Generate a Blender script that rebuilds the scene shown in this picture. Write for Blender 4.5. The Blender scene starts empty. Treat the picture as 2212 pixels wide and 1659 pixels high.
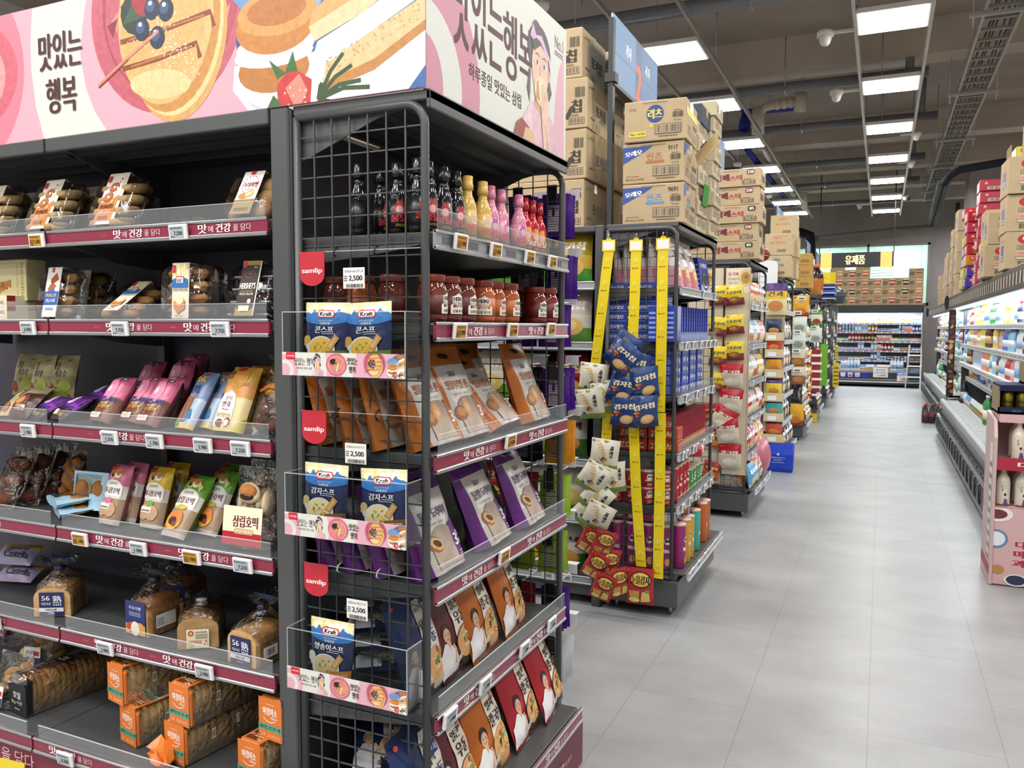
import bpy, math, random
from mathutils import Vector, Matrix, noise
from mathutils.geometry import tessellate_polygon
PI = math.pi
R = random.Random(7)
S = bpy.context.scene
COL = S.collection
# ---------------------------------------------------------------- camera
FPX, YAW, PIT, ROL = 1755.48, .4261, .0697, -.0038
_c, _s = math.cos(YAW), math.sin(YAW)
_r0, _f0, _z = Vector((_c, _s, 0)), Vector((-_s, _c, 0)), Vector((0, 0, 1))
FW = _f0*math.cos(PIT) - _z*math.sin(PIT)
_u0 = _z*math.cos(PIT) + _f0*math.sin(PIT)
RT = _r0*math.cos(ROL) - _u0*math.sin(ROL)
UP = _r0*math.sin(ROL) + _u0*math.cos(ROL)
EYE = Vector((0, 0, 1.55))
cd = bpy.data.cameras.new('camera'); cam = bpy.data.objects.new('camera', cd); COL.objects.link(cam)
m = Matrix.Identity(4)
for i in range(3):
    m[i][0], m[i][1], m[i][2], m[i][3] = RT[i], UP[i], -FW[i], EYE[i]
cam.matrix_world = m
cd.sensor_fit = 'HORIZONTAL'; cd.sensor_width = 36; cd.lens = 36*FPX/2212
cd.clip_start = .05; cd.clip_end = 200
S.camera = cam
# where the line of sight through a point of the photograph meets a plane of the room
def _ray(px, py): return RT*((px-1106)/FPX) + UP*((829.5-py)/FPX) + FW
def ax(px, py, x):
    d = _ray(px, py); return EYE + d*((x-EYE.x)/d.x)
def ay(px, py, y):
    d = _ray(px, py); return EYE + d*((y-EYE.y)/d.y)
def az(px, py, z):
    d = _ray(px, py); return EYE + d*((z-EYE.z)/d.z)
# ---------------------------------------------------------------- world, exposure
wd = bpy.data.worlds.new('World'); S.world = wd; wd.use_nodes = True
wd.node_tree.nodes['Background'].inputs[0].default_value = (.9, .95, 1, 1)
wd.node_tree.nodes['Background'].inputs[1].default_value = .12
vs = S.view_settings
S.display_settings.display_device = 'sRGB'
vs.view_transform = 'Standard'; vs.look = 'None'; vs.gamma = 1; vs.use_curve_mapping = False
vs.exposure = 0.4
S.cycles.transparent_max_bounces = 16
S.cycles.max_bounces = 6; S.cycles.diffuse_bounces = 4; S.cycles.glossy_bounces = 3
S.cycles.transmission_bounces = 3
S.cycles.sample_clamp_indirect = 6
S.cycles.caustics_reflective = False; S.cycles.caustics_refractive = False
# the same ceiling panels go on behind and beside the camera: those out of view are plain area lamps
LAMP_Z = 4.316
def area(x, y, z, sx, sy, power, rot=(0, 0, 0), c=(1, .98, .95)):
    l = bpy.data.lights.new('area_lamp_light', 'AREA'); l.shape = 'RECTANGLE'; l.size = sx; l.size_y = sy
    l.energy = power; l.color = c
    o = bpy.data.objects.new('area_lamp_light', l); COL.objects.link(o); o.location = (x, y, z); o.rotation_euler = rot
    return o
LAMP_E = 24.0
for gx in (-6.03, -4.02, -2.01, 0, 2.2):  # leftmost row is unseen and added for fill on the shelves
    for k in range(-3, 3 if gx in (-2.01, 0) else 11):
        area(gx, 8.25+2.17*(k-3), LAMP_Z, .6, .6, LAMP_E*.36*PI*(1.08 if k < 3 and gx < 1 else 1))
for gx in (-3.6, -2.4, -1.2):      # unseen lamps added to brighten the bread shelves
    for gy in (-1.2, -.2): area(gx, gy, LAMP_Z, .6, .6, LAMP_E*.36*PI*.35)
# ---------------------------------------------------------------- materials
def lin(h):
    h = h.lstrip('#')
    if len(h) == 3: h = ''.join(c+c for c in h)
    o = []
    for i in (0, 2, 4):
        c = int(h[i:i+2], 16)/255
        o.append(c/12.92 if c <= .04045 else ((c+.055)/1.055)**2.4)
    return (*o, 1)
_M = {}
def mat(c, k='paint', r=None):
    """one procedural material per colour and finish"""
    key = (c, k, r)
    if key in _M: return _M[key]
    m = bpy.data.materials.new(f'{k}_{c.strip("#")}'); m.use_nodes = True
    nt = m.node_tree; N = nt.nodes; L = nt.links
    b = N['Principled BSDF']; out = N['Material Output']
    col = lin(c) if c else (1, 1, 1, 1)
    b.inputs['Base Color'].default_value = col
    def tex(scale, det=2, dist=0):
        tc = N.new('ShaderNodeTexCoord'); n = N.new('ShaderNodeTexNoise')
        n.inputs['Scale'].default_value = scale; n.inputs['Detail'].default_value = det; n.inputs['Distortion'].default_value = dist
        L.new(tc.outputs['Object'], n.inputs['Vector']); return n
    def bump(n, st, d=.002):
        bp = N.new('ShaderNodeBump'); bp.inputs['Strength'].default_value = st; bp.inputs['Distance'].default_value = d
        L.new(n.outputs['Fac'], bp.inputs['Height']); return bp
    def vary(n, lo, hi, c2=None):
        rp = N.new('ShaderNodeValToRGB'); rp.color_ramp.elements[0].position = .3; rp.color_ramp.elements[1].position = .7
        rp.color_ramp.elements[0].color = tuple(min(1, v*lo) for v in col[:3])+(1,) if c2 is None else lin(c2)
        rp.color_ramp.elements[1].color = tuple(min(1, v*hi) for v in col[:3])+(1,)
        L.new(n.outputs['Fac'], rp.inputs['Fac']); L.new(rp.outputs['Color'], b.inputs['Base Color'])
    rough = .5
    if k == 'paint': rough = .45
    elif k == 'ink': rough = .5
    elif k == 'pic': rough = .4; n = tex(55, 5, .5); vary(n, .84, 1.1)
    elif k == 'matte': rough = .85
    elif k == 'gloss': rough = .15
    elif k == 'bag':
        rough = .27; n = tex(16, 2, .6); L.new(bump(n, .35, .012).outputs[0], b.inputs['Normal'])
    elif k == 'metal':
        rough = .32; b.inputs['Metallic'].default_value = .9
    elif k == 'steel':
        rough = .4; n = tex(120); vary(n, .96, 1.03)
    elif k == 'card':
        rough = .85; n = tex(9, 5); vary(n, .93, 1.04); n2 = tex(90, 3); L.new(bump(n2, .15).outputs[0], b.inputs['Normal'])
    elif k == 'bread':
        rough = .7; n = tex(38, 6); vary(n, .72, 1.12); L.new(bump(n, .4, .006).outputs[0], b.inputs['Normal'])
    elif k == 'concrete':
        rough = .9; n = tex(1.3, 8); vary(n, .85, 1.1); n2 = tex(40, 4); L.new(bump(n2, .2).outputs[0], b.inputs['Normal'])
    elif k == 'jar':
        rough = .08; n = tex(40, 3); vary(n, .7, 1.15); b.inputs['Coat Weight'].default_value = .6
    elif k == 'glow':
        N.remove(b); e = N.new('ShaderNodeEmission'); e.inputs[0].default_value = col; e.inputs[1].default_value = r or 1
        L.new(e.outputs[0], out.inputs[0]); _M[key] = m; return m
    elif k == 'haze':
        tr = N.new('ShaderNodeBsdfTransparent'); mx = N.new('ShaderNodeMixShader'); mx.inputs[0].default_value = r or .16; b.inputs['Roughness'].default_value = .25
        L.new(tr.outputs[0], mx.inputs[1]); L.new(b.outputs[0], mx.inputs[2]); L.new(mx.outputs[0], out.inputs[0]); _M[key] = m; return m
    elif k in ('film', 'acrylic', 'clear', 'window'):
        N.remove(b); tr = N.new('ShaderNodeBsdfTransparent'); gl = N.new('ShaderNodeBsdfGlossy'); mx = N.new('ShaderNodeMixShader')
        tr.inputs[0].default_value = col
        gl.inputs['Roughness'].default_value = .06 if k != 'film' else .16
        fr = N.new('ShaderNodeLayerWeight'); fr.inputs[0].default_value = {'film': .3, 'acrylic': .12, 'clear': .22, 'window': .08}[k]
        fac = fr.outputs['Fresnel']
        if k in ('film', 'clear'):
            n = tex(20 if k == 'film' else 9, 3, 1.2); bp = bump(n, .9, .02 if k == 'film' else .01)
            L.new(bp.outputs[0], gl.inputs['Normal']); L.new(bp.outputs[0], fr.inputs['Normal'])
            ad = N.new('ShaderNodeMath'); ad.operation = 'MULTIPLY_ADD'; ad.inputs[1].default_value = .7; ad.inputs[2].default_value = .05
            L.new(fac, ad.inputs[0]); fac = ad.outputs[0]
        L.new(fac, mx.inputs[0]); L.new(tr.outputs[0], mx.inputs[1]); L.new(gl.outputs[0], mx.inputs[2]); L.new(mx.outputs[0], out.inputs[0])
        _M[key] = m; return m
    b.inputs['Roughness'].default_value = rough if r is None else r
    if k in ('matte', 'card', 'concrete', 'bread'): b.inputs['Specular IOR Level'].default_value = .25
    _M[key] = m
    return m
GREY = '#4b4d4e'      # shelving paint
STEEL = mat(GREY, 'paint', .4); DARK = mat('#2b2d2e', 'paint', .5); BLACK = mat('#0d0d0e', 'paint', .4)
WHITE = mat('#e9e9e6', 'paint'); WIRE = mat('#484b4c', 'paint', .35); SILV = mat('#b9bcc0', 'metal')
FILM = mat('#f6f6f4', 'film'); CLEAR = mat('#f4f5f6', 'clear'); ACRY = mat('#f3f5f5', 'acrylic'); LIPM = mat('#d4d9dc', 'haze', .1); LIPE = mat('#eef1f2', 'haze', .4)
# ---------------------------------------------------------------- text outlines
_T = {}
def outline(s):
    if s in _T: return _T[s]
    cu = bpy.data.curves.new('lettering', 'FONT'); cu.body = s; cu.size = 1; cu.resolution_u = 3
    o = bpy.data.objects.new('lettering', cu); COL.objects.link(o)
    dg = bpy.context.evaluated_depsgraph_get(); ev = o.evaluated_get(dg); me = ev.to_mesh()
    v = [(p.co.x, p.co.y) for p in me.vertices]; f = [tuple(p.vertices) for p in me.polygons]
    ev.to_mesh_clear(); bpy.data.objects.remove(o); bpy.data.curves.remove(cu)
    xs = [p[0] for p in v] or [0, 1]; ys = [p[1] for p in v] or [0, 1]
    _T[s] = (v, f, min(xs), max(xs), min(ys), max(ys)); return _T[s]
class Art:
    """flat print: shapes in percent of the panel's width and height, later laid on a surface"""
    def __init__(s, w, h, fin='ink', q=0): s.w, s.h, s.fin, s.q, s.it = w, h, fin, q, []
    def add(s, v, f, c, k=None): s.it.append((v, f, mat(c, k or s.fin) if isinstance(c, str) else c)); return s
    def r(s, x, y, w, h, c, k=None): return s.add([(x, y), (x+w, y), (x+w, y+h), (x, y+h)], [(0, 1, 2, 3)], c, k)
    def p(s, pts, c, k=None):
        f = tessellate_polygon([[Vector((a*s.w, b*s.h, 0)) for a, b in pts]]); return s.add(list(pts), [tuple(t) for t in f], c, k)
    def e(s, x, y, rx, ry, c, n=20, rot=0, k=None, a0=0, a1=2*PI):
        q = s.w/s.h; cr, sr = math.cos(rot), math.sin(rot); v = []
        for i in range(n):
            a = a0+(a1-a0)*i/(n if a1-a0 > 6.2 else n-1); X, Y = rx*math.cos(a), ry*math.sin(a)/q
            v.append((x+X*cr-Y*sr, y+(X*sr+Y*cr)*q))
        return s.add(v+[(x, y)], [(i, (i+1) % n, n) for i in range(n if a1-a0 > 6.2 else n-1)], c, k)
    def rr(s, x, y, w, h, c, rad=3, k=None):
        q = s.w/s.h; ry = rad*q; v = []
        for cx, cy, a in ((x+w-rad, y+h-ry, 0), (x+rad, y+h-ry, PI/2), (x+rad, y+ry, PI), (x+w-rad, y+ry, PI*1.5)):
            for i in range(5): v.append((cx+rad*math.cos(a+i*PI/8), cy+ry*math.sin(a+i*PI/8)))
        n = len(v); return s.add(v+[(x+w/2, y+h/2)], [(i, (i+1) % n, n) for i in range(n)], c, k)
    def ln(s, pts, wd, c, k=None):
        """stroke through points, wd in percent of the width"""
        v, f = [], []; q = s.w/s.h
        for i, (x, y) in enumerate(pts):
            a = pts[max(0, i-1)]; b = pts[min(len(pts)-1, i+1)]
            dx, dy = (b[0]-a[0]), (b[1]-a[1])/q; l = math.hypot(dx, dy) or 1
            nx, ny = -dy/l*wd/2, dx/l*wd/2*q
            v += [(x+nx, y+ny), (x-nx, y-ny)]
            if i: f.append((2*i-2, 2*i-1, 2*i+1, 2*i))
        return s.add(v, f, c, k)
    def t(s, tx, x, y, h, c, w=None, b=0, rot=0, al=0, k=None):
        """text: x,y centre (al=-1: left edge), h height in percent of panel height, w forces the width, b boldness"""
        v, f, x0, x1, y0, y1 = outline(tx)
        if not v: return s
        sy = h/max(1e-6, y1-y0); sx = (w/max(1e-6, x1-x0)) if w else sy*s.h/s.w
        cx = x0 if al < 0 else (x0+x1)/2; cy = (y0+y1)/2; cr, sr = math.cos(rot), math.sin(rot); q = s.w/s.h
        for dx in ((0,) if not b else (-b, 0, b)):
            vv = []
            for a, d in v:
                X, Y = (a-cx)*sx+dx*sx*.03, (d-cy)*sy/q
                vv.append((x+X*cr-Y*sr, y+(X*sr+Y*cr)*q))
            s.add(vv, f, c, k)
        return s
    def bar(s, x, y, w, h, c='#222', n=16):
        v, f = [], []; X = x; rr = random.Random(int(x*31+y*7+n))
        while X < x+w:
            d = w/n*rr.choice((.3, .5, .9)); k = len(v); v += [(X, y), (X+d, y), (X+d, y+h), (X, y+h)]; f.append((k, k+1, k+2, k+3)); X += d+w/n*rr.choice((.4, .6))
        return s.add(v, f, c)
    def lines(s, x, y, w, h, n, c, fill=.45):
        """rows of tiny print"""
        rr = random.Random(n*13+int(x)); v, f = [], []
        for i in range(n):
            X = x; Y = y+h*(n-1-i)/n
            while X < x+w-1:
                d = min(w*rr.uniform(.05, .16), x+w-X); k = len(v); v += [(X, Y), (X+d, Y), (X+d, Y+h/n*fill), (X, Y+h/n*fill)]; f.append((k, k+1, k+2, k+3)); X += d+w*.025
        return s.add(v, f, c)
    def sub(s, o, x, y, w, h):
        """another print laid inside this one"""
        for v, f, m_ in o.it: s.it.append(([(x+a*w/100, y+b*h/100) for a, b in v], f, m_))
        return s
    def clip(s, x0=0, y0=0, x1=100, y1=100):
        """cut everything at the panel's border"""
        out = []
        for v, f, m_ in s.it:
            if all(x0 <= a <= x1 and y0 <= b <= y1 for a, b in v): out.append((v, f, m_)); continue
            nv, nf = [], []
            for fc in f:
                P = [v[i] for i in fc]
                for ax_, lim, sg in ((0, x0, 1), (0, x1, -1), (1, y0, 1), (1, y1, -1)):
                    Q = []
                    for i in range(len(P)):
                        a, b = P[i-1], P[i]; da, db = (a[ax_]-lim)*sg, (b[ax_]-lim)*sg
                        if (da >= 0) != (db >= 0):
                            t = da/(da-db); Q.append((a[0]+(b[0]-a[0])*t, a[1]+(b[1]-a[1])*t))
                        if db >= 0: Q.append(b)
                    P = Q
                    if len(P) < 3: break
                if len(P) >= 3: k = len(nv); nv += P; nf.append(tuple(range(k, k+len(P))))
            if nf: out.append((nv, nf, m_))
        s.it = out; return s
def _split(v, f, q, asp):
    """split triangles until no edge is longer than q"""
    V = list(v); T = []
    for fc in f:
        for i in range(1, len(fc)-1): T.append((fc[0], fc[i], fc[i+1]))
    mid = {}; out = []
    while T:
        t = T.pop(); e = [(math.hypot(V[t[i]][0]-V[t[i-2]][0], (V[t[i]][1]-V[t[i-2]][1])/asp), i) for i in range(3)]
        l, i = max(e)
        if l <= q: out.append(t); continue
        a, b, c = t[i-2], t[i], t[i-1]            # long edge a-b, c opposite
        k = (min(a, b), max(a, b))
        if k not in mid: mid[k] = len(V); V.append(((V[a][0]+V[b][0])/2, (V[a][1]+V[b][1])/2))
        m_ = mid[k]; T += [(a, m_, c), (m_, b, c)] if True else []
    return V, out
# ---------------------------------------------------------------- mesh builder
class MB:
    def __init__(s): s.v, s.f, s.mi, s.sm, s.mats = [], [], [], [], []
    def m(s, mt):
        if mt not in s.mats: s.mats.append(mt)
        return s.mats.index(mt)
    def add(s, v, f, mt, smooth=False, xf=None):
        k = len(s.v); s.v += [tuple(xf @ Vector(p)) for p in v] if xf else [tuple(p) for p in v]
        ms = mt if isinstance(mt, list) else None; i0 = None if ms else s.m(mt)
        for i, fc in enumerate(f):
            s.f.append(tuple(k+j for j in fc)); s.mi.append(s.m(ms[i]) if ms else i0); s.sm.append(smooth)
        return s
    def box(s, x0, x1, y0, y1, z0, z1, mt, c=0, xf=None):
        """box with chamfered edges of size c; mt may be a list: -x,+x,-y,+y,-z,+z"""
        if c <= 0:
            v = [(x, y, z) for z in (z0, z1) for y in (y0, y1) for x in (x0, x1)]
            f = [(0, 4, 6, 2), (1, 3, 7, 5), (0, 1, 5, 4), (2, 6, 7, 3), (0, 2, 3, 1), (4, 5, 7, 6)]
            return s.add(v, f, mt, xf=xf)
        b = [(x0, x1), (y0, y1), (z0, z1)]; v = []; idx = {}
        for sx in (0, 1):
            for sy in (0, 1):
                for sz in (0, 1):
                    for a in range(3):
                        p = [b[i][(sx, sy, sz)[i]] for i in range(3)]
                        for i in range(3):
                            if i != a: p[i] += c*(1 if (sx, sy, sz)[i] == 0 else -1)
                        idx[(sx, sy, sz, a)] = len(v); v.append(tuple(p))
        f, ms = [], []; base = mt if isinstance(mt, list) else [mt]*6
        for a in range(3):
            o1, o2 = [i for i in range(3) if i != a]
            for sd in (0, 1):
                q = []
                for p1, p2 in ((0, 0), (1, 0), (1, 1), (0, 1)):
                    k = [0, 0, 0]; k[a] = sd; k[o1] = p1; k[o2] = p2; q.append(idx[(*k, a)])
                f.append(tuple(q)); ms.append(base[a*2+sd])
        for a in range(3):
            o1, o2 = [i for i in range(3) if i != a]
            for p1 in (0, 1):
                for p2 in (0, 1):
                    q = []
                    for sd, ax_ in ((0, o1), (1, o1), (1, o2), (0, o2)):
                        k = [0, 0, 0]; k[a] = sd; k[o1] = p1; k[o2] = p2; q.append(idx[(*k, ax_)])
                    f.append(tuple(q)); ms.append(base[o1*2+p1])
        for sx in (0, 1):
            for sy in (0, 1):
                for sz in (0, 1): f.append(tuple(idx[(sx, sy, sz, a)] for a in range(3))); ms.append(base[4+sz])
        return s.add(v, f, ms, xf=xf)
    def tube(s, pts, r, mt, n=8, xf=None, closed=False, smooth=True, caps=True):
        P = [Vector(p) for p in pts]; v, f = [], []; L = len(P); prev = None
        for i, p in enumerate(P):
            a = P[i-1] if (i or closed) else p; b = P[(i+1) % L] if (i < L-1 or closed) else p
            t = (b-a).normalized()
            if prev is None:
                h = Vector((0, 0, 1)) if abs(t.z) < .9 else Vector((1, 0, 0)); n1 = t.cross(h).normalized()
            else: n1 = (prev - t*prev.dot(t)).normalized()
            prev = n1; n2 = t.cross(n1); rr = r[i] if isinstance(r, (list, tuple)) else r
            for j in range(n):
                w = 2*PI*j/n; v.append(tuple(p+(n1*math.cos(w)+n2*math.sin(w))*rr))
        for i in range(L if closed else L-1):
            for j in range(n):
                a, b = i*n+j, i*n+(j+1) % n; c, d = ((i+1) % L)*n+(j+1) % n, ((i+1) % L)*n+j; f.append((a, b, c, d))
        if caps and not closed: f += [tuple(range(n-1, -1, -1)), tuple(range((L-1)*n, L*n))]
        return s.add(v, f, mt, smooth, xf)
    def bar(s, a, b, w, h, mt, up=(0, 0, 1)):
        """square bar from a to b"""
        a, b = Vector(a), Vector(b); t = (b-a).normalized(); u = Vector(up); x = t.cross(u)
        if x.length < 1e-4: x = t.cross(Vector((1, 0, 0)))
        x.normalize(); y = x.cross(t); v = [tuple(p+x*i*w/2+y*j*h/2) for p in (a, b) for i, j in ((-1, -1), (1, -1), (1, 1), (-1, 1))]
        return s.add(v, [(3, 2, 1, 0), (4, 5, 6, 7), (0, 1, 5, 4), (1, 2, 6, 5), (2, 3, 7, 6), (3, 0, 4, 7)], mt)
    def lathe(s, prof, mt, n=16, xf=None, smooth=True):
        """prof: (r,z) or (r,z,material of the band above)"""
        v, f, ms = [], [], []; cur = mt
        for p in prof:
            for j in range(n):
                a = 2*PI*j/n; v.append((p[0]*math.cos(a), p[0]*math.sin(a), p[1]))
        for i in range(len(prof)-1):
            if len(prof[i]) > 2: cur = prof[i][2]
            for j in range(n):
                f.append((i*n+j, i*n+(j+1) % n, (i+1)*n+(j+1) % n, (i+1)*n+j)); ms.append(cur)
        if prof[0][0] > 1e-5: f.append(tuple(range(n-1, -1, -1))); ms.append(mt)
        if prof[-1][0] > 1e-5: f.append(tuple(range((len(prof)-1)*n, len(prof)*n))); ms.append(cur)
        return s.add(v, f, ms, smooth, xf)
    def prism(s, poly, y0, y1, mt, ax_='y', smooth=False, xf=None):
        """outline (x,z) pushed from y0 to y1"""
        n = len(poly); t = [tuple(q) for q in tessellate_polygon([[Vector((a, b, 0)) for a, b in poly]])]
        k = {'y': lambda a, b, c: (a, c, b), 'z': lambda a, b, c: (a, b, c), 'x': lambda a, b, c: (c, a, b)}[ax_]
        v = [k(a, b, y0) for a, b in poly]+[k(a, b, y1) for a, b in poly]
        f = [q for q in t]+[tuple(i+n for i in reversed(q)) for q in t]+[(i, i+n, (i+1) % n+n, (i+1) % n) for i in range(n)]
        return s.add(v, f, mt, smooth, xf)
    def grid(s, fn, nu, nv, mt, smooth=True, wrap=False, xf=None):
        """fn(u,v)->point, mt material or mt(u,v)"""
        v = [tuple(fn(i/nu, j/nv)) for j in range(nv+1) for i in range(nu+(0 if wrap else 1))]; w = nu if wrap else nu+1
        f, ms = [], []
        for j in range(nv):
            for i in range(nu):
                f.append((j*w+i, j*w+(i+1) % w, (j+1)*w+(i+1) % w, (j+1)*w+i)); ms.append(mt((i+.5)/nu, (j+.5)/nv) if callable(mt) else mt)
        return s.add(v, f, ms, smooth, xf)
    def ball(s, c, r, mt, n=10, sq=(1, 1, 1), xf=None):
        return s.grid(lambda u, v: (c[0]+r*sq[0]*math.sin(PI*v)*math.cos(2*PI*u), c[1]+r*sq[1]*math.sin(PI*v)*math.sin(2*PI*u), c[2]-r*sq[2]*math.cos(PI*v)), n, max(5, n*2//3), mt, wrap=True, xf=xf)
    def art(s, a, fn, eps=.0006, step=.00012):
        """lay a print on the surface fn(u,v)->(point, normal)"""
        W = [1 if not k or a.it[k-1][2] is not t[2] or len(t[0]) > 14 else .1 for k, t in enumerate(a.it)]; step = min(step, (.006 if a.q else .003)/max(1, sum(W))); i = 0
        for (v, f, mt), wt in zip(a.it, W):
            i += wt
            if a.q: v, f = _split(v, f, a.q, a.w/a.h)
            o = eps+i*step; P = []
            for x, y in v:
                p, n = fn(x/100, y/100); P.append(tuple(Vector(p)+Vector(n)*o))
            s.add(P, f, mt)
        return s
    def plate(s, a, org, ud, vd, eps=.0006, step=.00012):
        """lay a print on a flat face: lower left corner, width and height directions"""
        org, ud, vd = Vector(org), Vector(ud).normalized(), Vector(vd).normalized(); n = ud.cross(vd)
        return s.art(a, lambda u, v: (org+ud*(u*a.w)+vd*(v*a.h), n), eps, step)
    def mesh(s, name):
        me = bpy.data.meshes.new(name); me.from_pydata(s.v, [], s.f)
        for mt in s.mats: me.materials.append(mt)
        me.polygons.foreach_set('material_index', s.mi); me.polygons.foreach_set('use_smooth', s.sm); me.update(); return me
def tag(o, label=None, cat=None, group=None, kind=None):
    for k, v in (('label', label), ('category', cat), ('group', group), ('kind', kind)):
        if v: o[k] = v
    return o
def put(name, me, parent=None, xf=None):
    """link a mesh (or a builder) as one object"""
    if isinstance(me, MB): me = me.mesh(name)
    o = bpy.data.objects.new(name, me); COL.objects.link(o)
    if parent: o.parent = parent
    if xf is not None: o.matrix_basis = xf
    return o
def empty(name, label, cat, xf=None, group=None):
    o = bpy.data.objects.new(name, None); COL.objects.link(o); o.empty_display_size = .05
    if xf is not None: o.matrix_basis = xf
    return tag(o, label, cat, group)
def TR(x, y, z, rz=0, rx=0, ry=0, s=1):
    return Matrix.Translation((x, y, z)) @ Matrix.Rotation(rz, 4, 'Z') @ Matrix.Rotation(rx, 4, 'X') @ Matrix.Rotation(ry, 4, 'Y') @ Matrix.Scale(s, 4)
PROTO = {}
def proto(key, name, cat, *parts):
    """a kind of thing: parts = (part name, builder, label, [sub-parts])"""
    ps = []
    for p in parts:
        subs = [(q[0], q[1].mesh(q[0]), q[2] if len(q) > 2 else None) for q in (p[3] if len(p) > 3 else [])]
        ps.append((p[0], p[1].mesh(p[0]), p[2] if len(p) > 2 else None, subs))
    PROTO[key] = (name, cat, ps)
def spawn(key, xf, label, group=None):
    name, cat, ps = PROTO[key]
    if len(ps) == 1 and not ps[0][3]:
        return tag(put(name, ps[0][1], None, xf), label, cat, group)
    r = empty(name, label, cat, xf, group)
    for n, me, lb, subs in ps:
        o = put(n, me, r)
        if lb: o['label'] = lb
        for n2, me2, lb2 in subs:
            o2 = put(n2, me2, o)
            if lb2: o2['label'] = lb2
    return r
def struct(name, mb): return tag(put(name, mb), kind='structure')
ORD = 'first second third fourth fifth sixth seventh eighth ninth tenth eleventh twelfth thirteenth fourteenth fifteenth sixteenth seventeenth eighteenth nineteenth twentieth'.split()
def nth(i):
    if i < 20: return ORD[i]
    t = ('twenty', 'thirty', 'forty', 'fifty', 'sixty', 'seventy', 'eighty', 'ninety')[(i+1)//10-2]; u = (i+1) % 10
    return t[:-1]+'ieth' if u == 0 else t+'-'+ORD[u-1]
# ================================================================ the room
def floor_mat():
    m = bpy.data.materials.new('grey_vinyl_floor'); m.use_nodes = True; nt = m.node_tree; N = nt.nodes; L = nt.links; b = N['Principled BSDF']
    tc = N.new('ShaderNodeTexCoord'); n = N.new('ShaderNodeTexNoise'); n.inputs['Scale'].default_value = 1.6; n.inputs['Detail'].default_value = 8; n.inputs['Roughness'].default_value = .65
    mp = N.new('ShaderNodeMapping'); mp.inputs['Scale'].default_value = (1, 1.6, 1); L.new(tc.outputs['Object'], mp.inputs[0]); L.new(mp.outputs[0], n.inputs['Vector'])
    rp = N.new('ShaderNodeValToRGB'); e = rp.color_ramp.elements; e[0].position = .3; e[1].position = .72; e[0].color = lin('#88898b'); e[1].color = lin('#9d9fa1')
    L.new(n.outputs['Fac'], rp.inputs[0])
    br = N.new('ShaderNodeTexBrick'); br.offset = 0.5; br.inputs['Scale'].default_value = 1; br.inputs['Brick Width'].default_value = .92; br.inputs['Row Height'].default_value = .46
    br.inputs['Mortar Size'].default_value = .0022; br.inputs['Mortar Smooth'].default_value = .2; br.inputs['Color1'].default_value = (1, 1, 1, 1); br.inputs['Color2'].default_value = (.985, .985, .985, 1); br.inputs['Mortar'].default_value = (.72, .72, .72, 1)
    mp2 = N.new('ShaderNodeMapping'); mp2.inputs['Rotation'].default_value = (0, 0, PI/2); mp2.inputs['Location'].default_value = (.1, 0, 0); L.new(tc.outputs['Object'], mp2.inputs[0]); L.new(mp2.outputs[0], br.inputs['Vector'])
    mx = N.new('ShaderNodeMix'); mx.data_type = 'RGBA'; mx.blend_type = 'MULTIPLY'; mx.inputs[0].default_value = 1
    L.new(rp.outputs[0], mx.inputs[6]); L.new(br.outputs['Color'], mx.inputs[7]); L.new(mx.outputs[2], b.inputs['Base Color'])
    n2 = N.new('ShaderNodeTexNoise'); n2.inputs['Scale'].default_value = 2.5; n2.inputs['Detail'].default_value = 6; L.new(tc.outputs['Object'], n2.inputs['Vector'])
    mr = N.new('ShaderNodeMapRange'); mr.inputs[3].default_value = .26; mr.inputs[4].default_value = .46; L.new(n2.outputs['Fac'], mr.inputs[0]); L.new(mr.outputs[0], b.inputs['Roughness'])
    bp = N.new('ShaderNodeBump'); bp.inputs['Strength'].default_value = .05; n3 = N.new('ShaderNodeTexNoise'); n3.inputs['Scale'].default_value = 14; L.new(tc.outputs['Object'], n3.inputs['Vector']); L.new(n3.outputs['Fac'], bp.inputs['Height']); L.new(bp.outputs[0], b.inputs['Normal'])
    return m
XL, XR, Y0, Y1, CZ = -9, 3.4, -8, 25.2, 5.15
b = MB(); b.box(XL, XR, Y0, Y1+4, -.1, 0, floor_mat()); struct('floor', b)
CEIL = mat('#a79d93', 'concrete'); WALL = mat('#ada6a2', 'concrete'); GW = mat('#a7a1a1', 'concrete')
b = MB(); b.box(XL, XR, Y0, Y1+4, CZ, CZ+.1, CEIL); struct('ceiling', b)
b = MB(); b.box(XL-.1, XL, Y0, Y1+4, 0, CZ, mat('#cfcac4', 'concrete')); struct('wall_left', b)
b = MB(); b.box(XR, XR+.1, Y0, Y1+4, 0, CZ, WALL); struct('wall_right', b)
b = MB(); b.box(XL, XR, Y0-.1, Y0, 0, CZ, mat('#e0dcd6', 'concrete')); struct('wall_front', b)
# far wall with its long internal window
WX0, WX1, WZ0, WZ1 = -2.6, 1.13, 2.2, 3.9
b = MB()
b.box(XL, WX0, Y1-.12, Y1, 0, CZ, WALL); b.box(WX1, XR, Y1-.12, Y1, 0, CZ, GW); b.box(WX0, WX1, Y1-.12, Y1, WZ1, CZ, WALL); b.box(WX0, WX1, Y1-.12, Y1, 0, WZ0, WALL)
struct('wall_back', b)
b = MB(); fm = mat('#9aa0a2', 'paint')
for x in (WX0, -.45, WX1-.06): b.box(x, x+.06, Y1-.16, Y1-.08, WZ0, WZ1, fm)
for z in (WZ0, WZ1-.06): b.box(WX0, WX1, Y1-.16, Y1-.08, z, z+.06, fm)
w = struct('window_1', b)
b = MB(); b.box(WX0+.06, WX1-.06, Y1-.1, Y1-.09, WZ0+.06, WZ1-.06, mat('#dff0ee', 'window')); put('pane', b, w)
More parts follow.
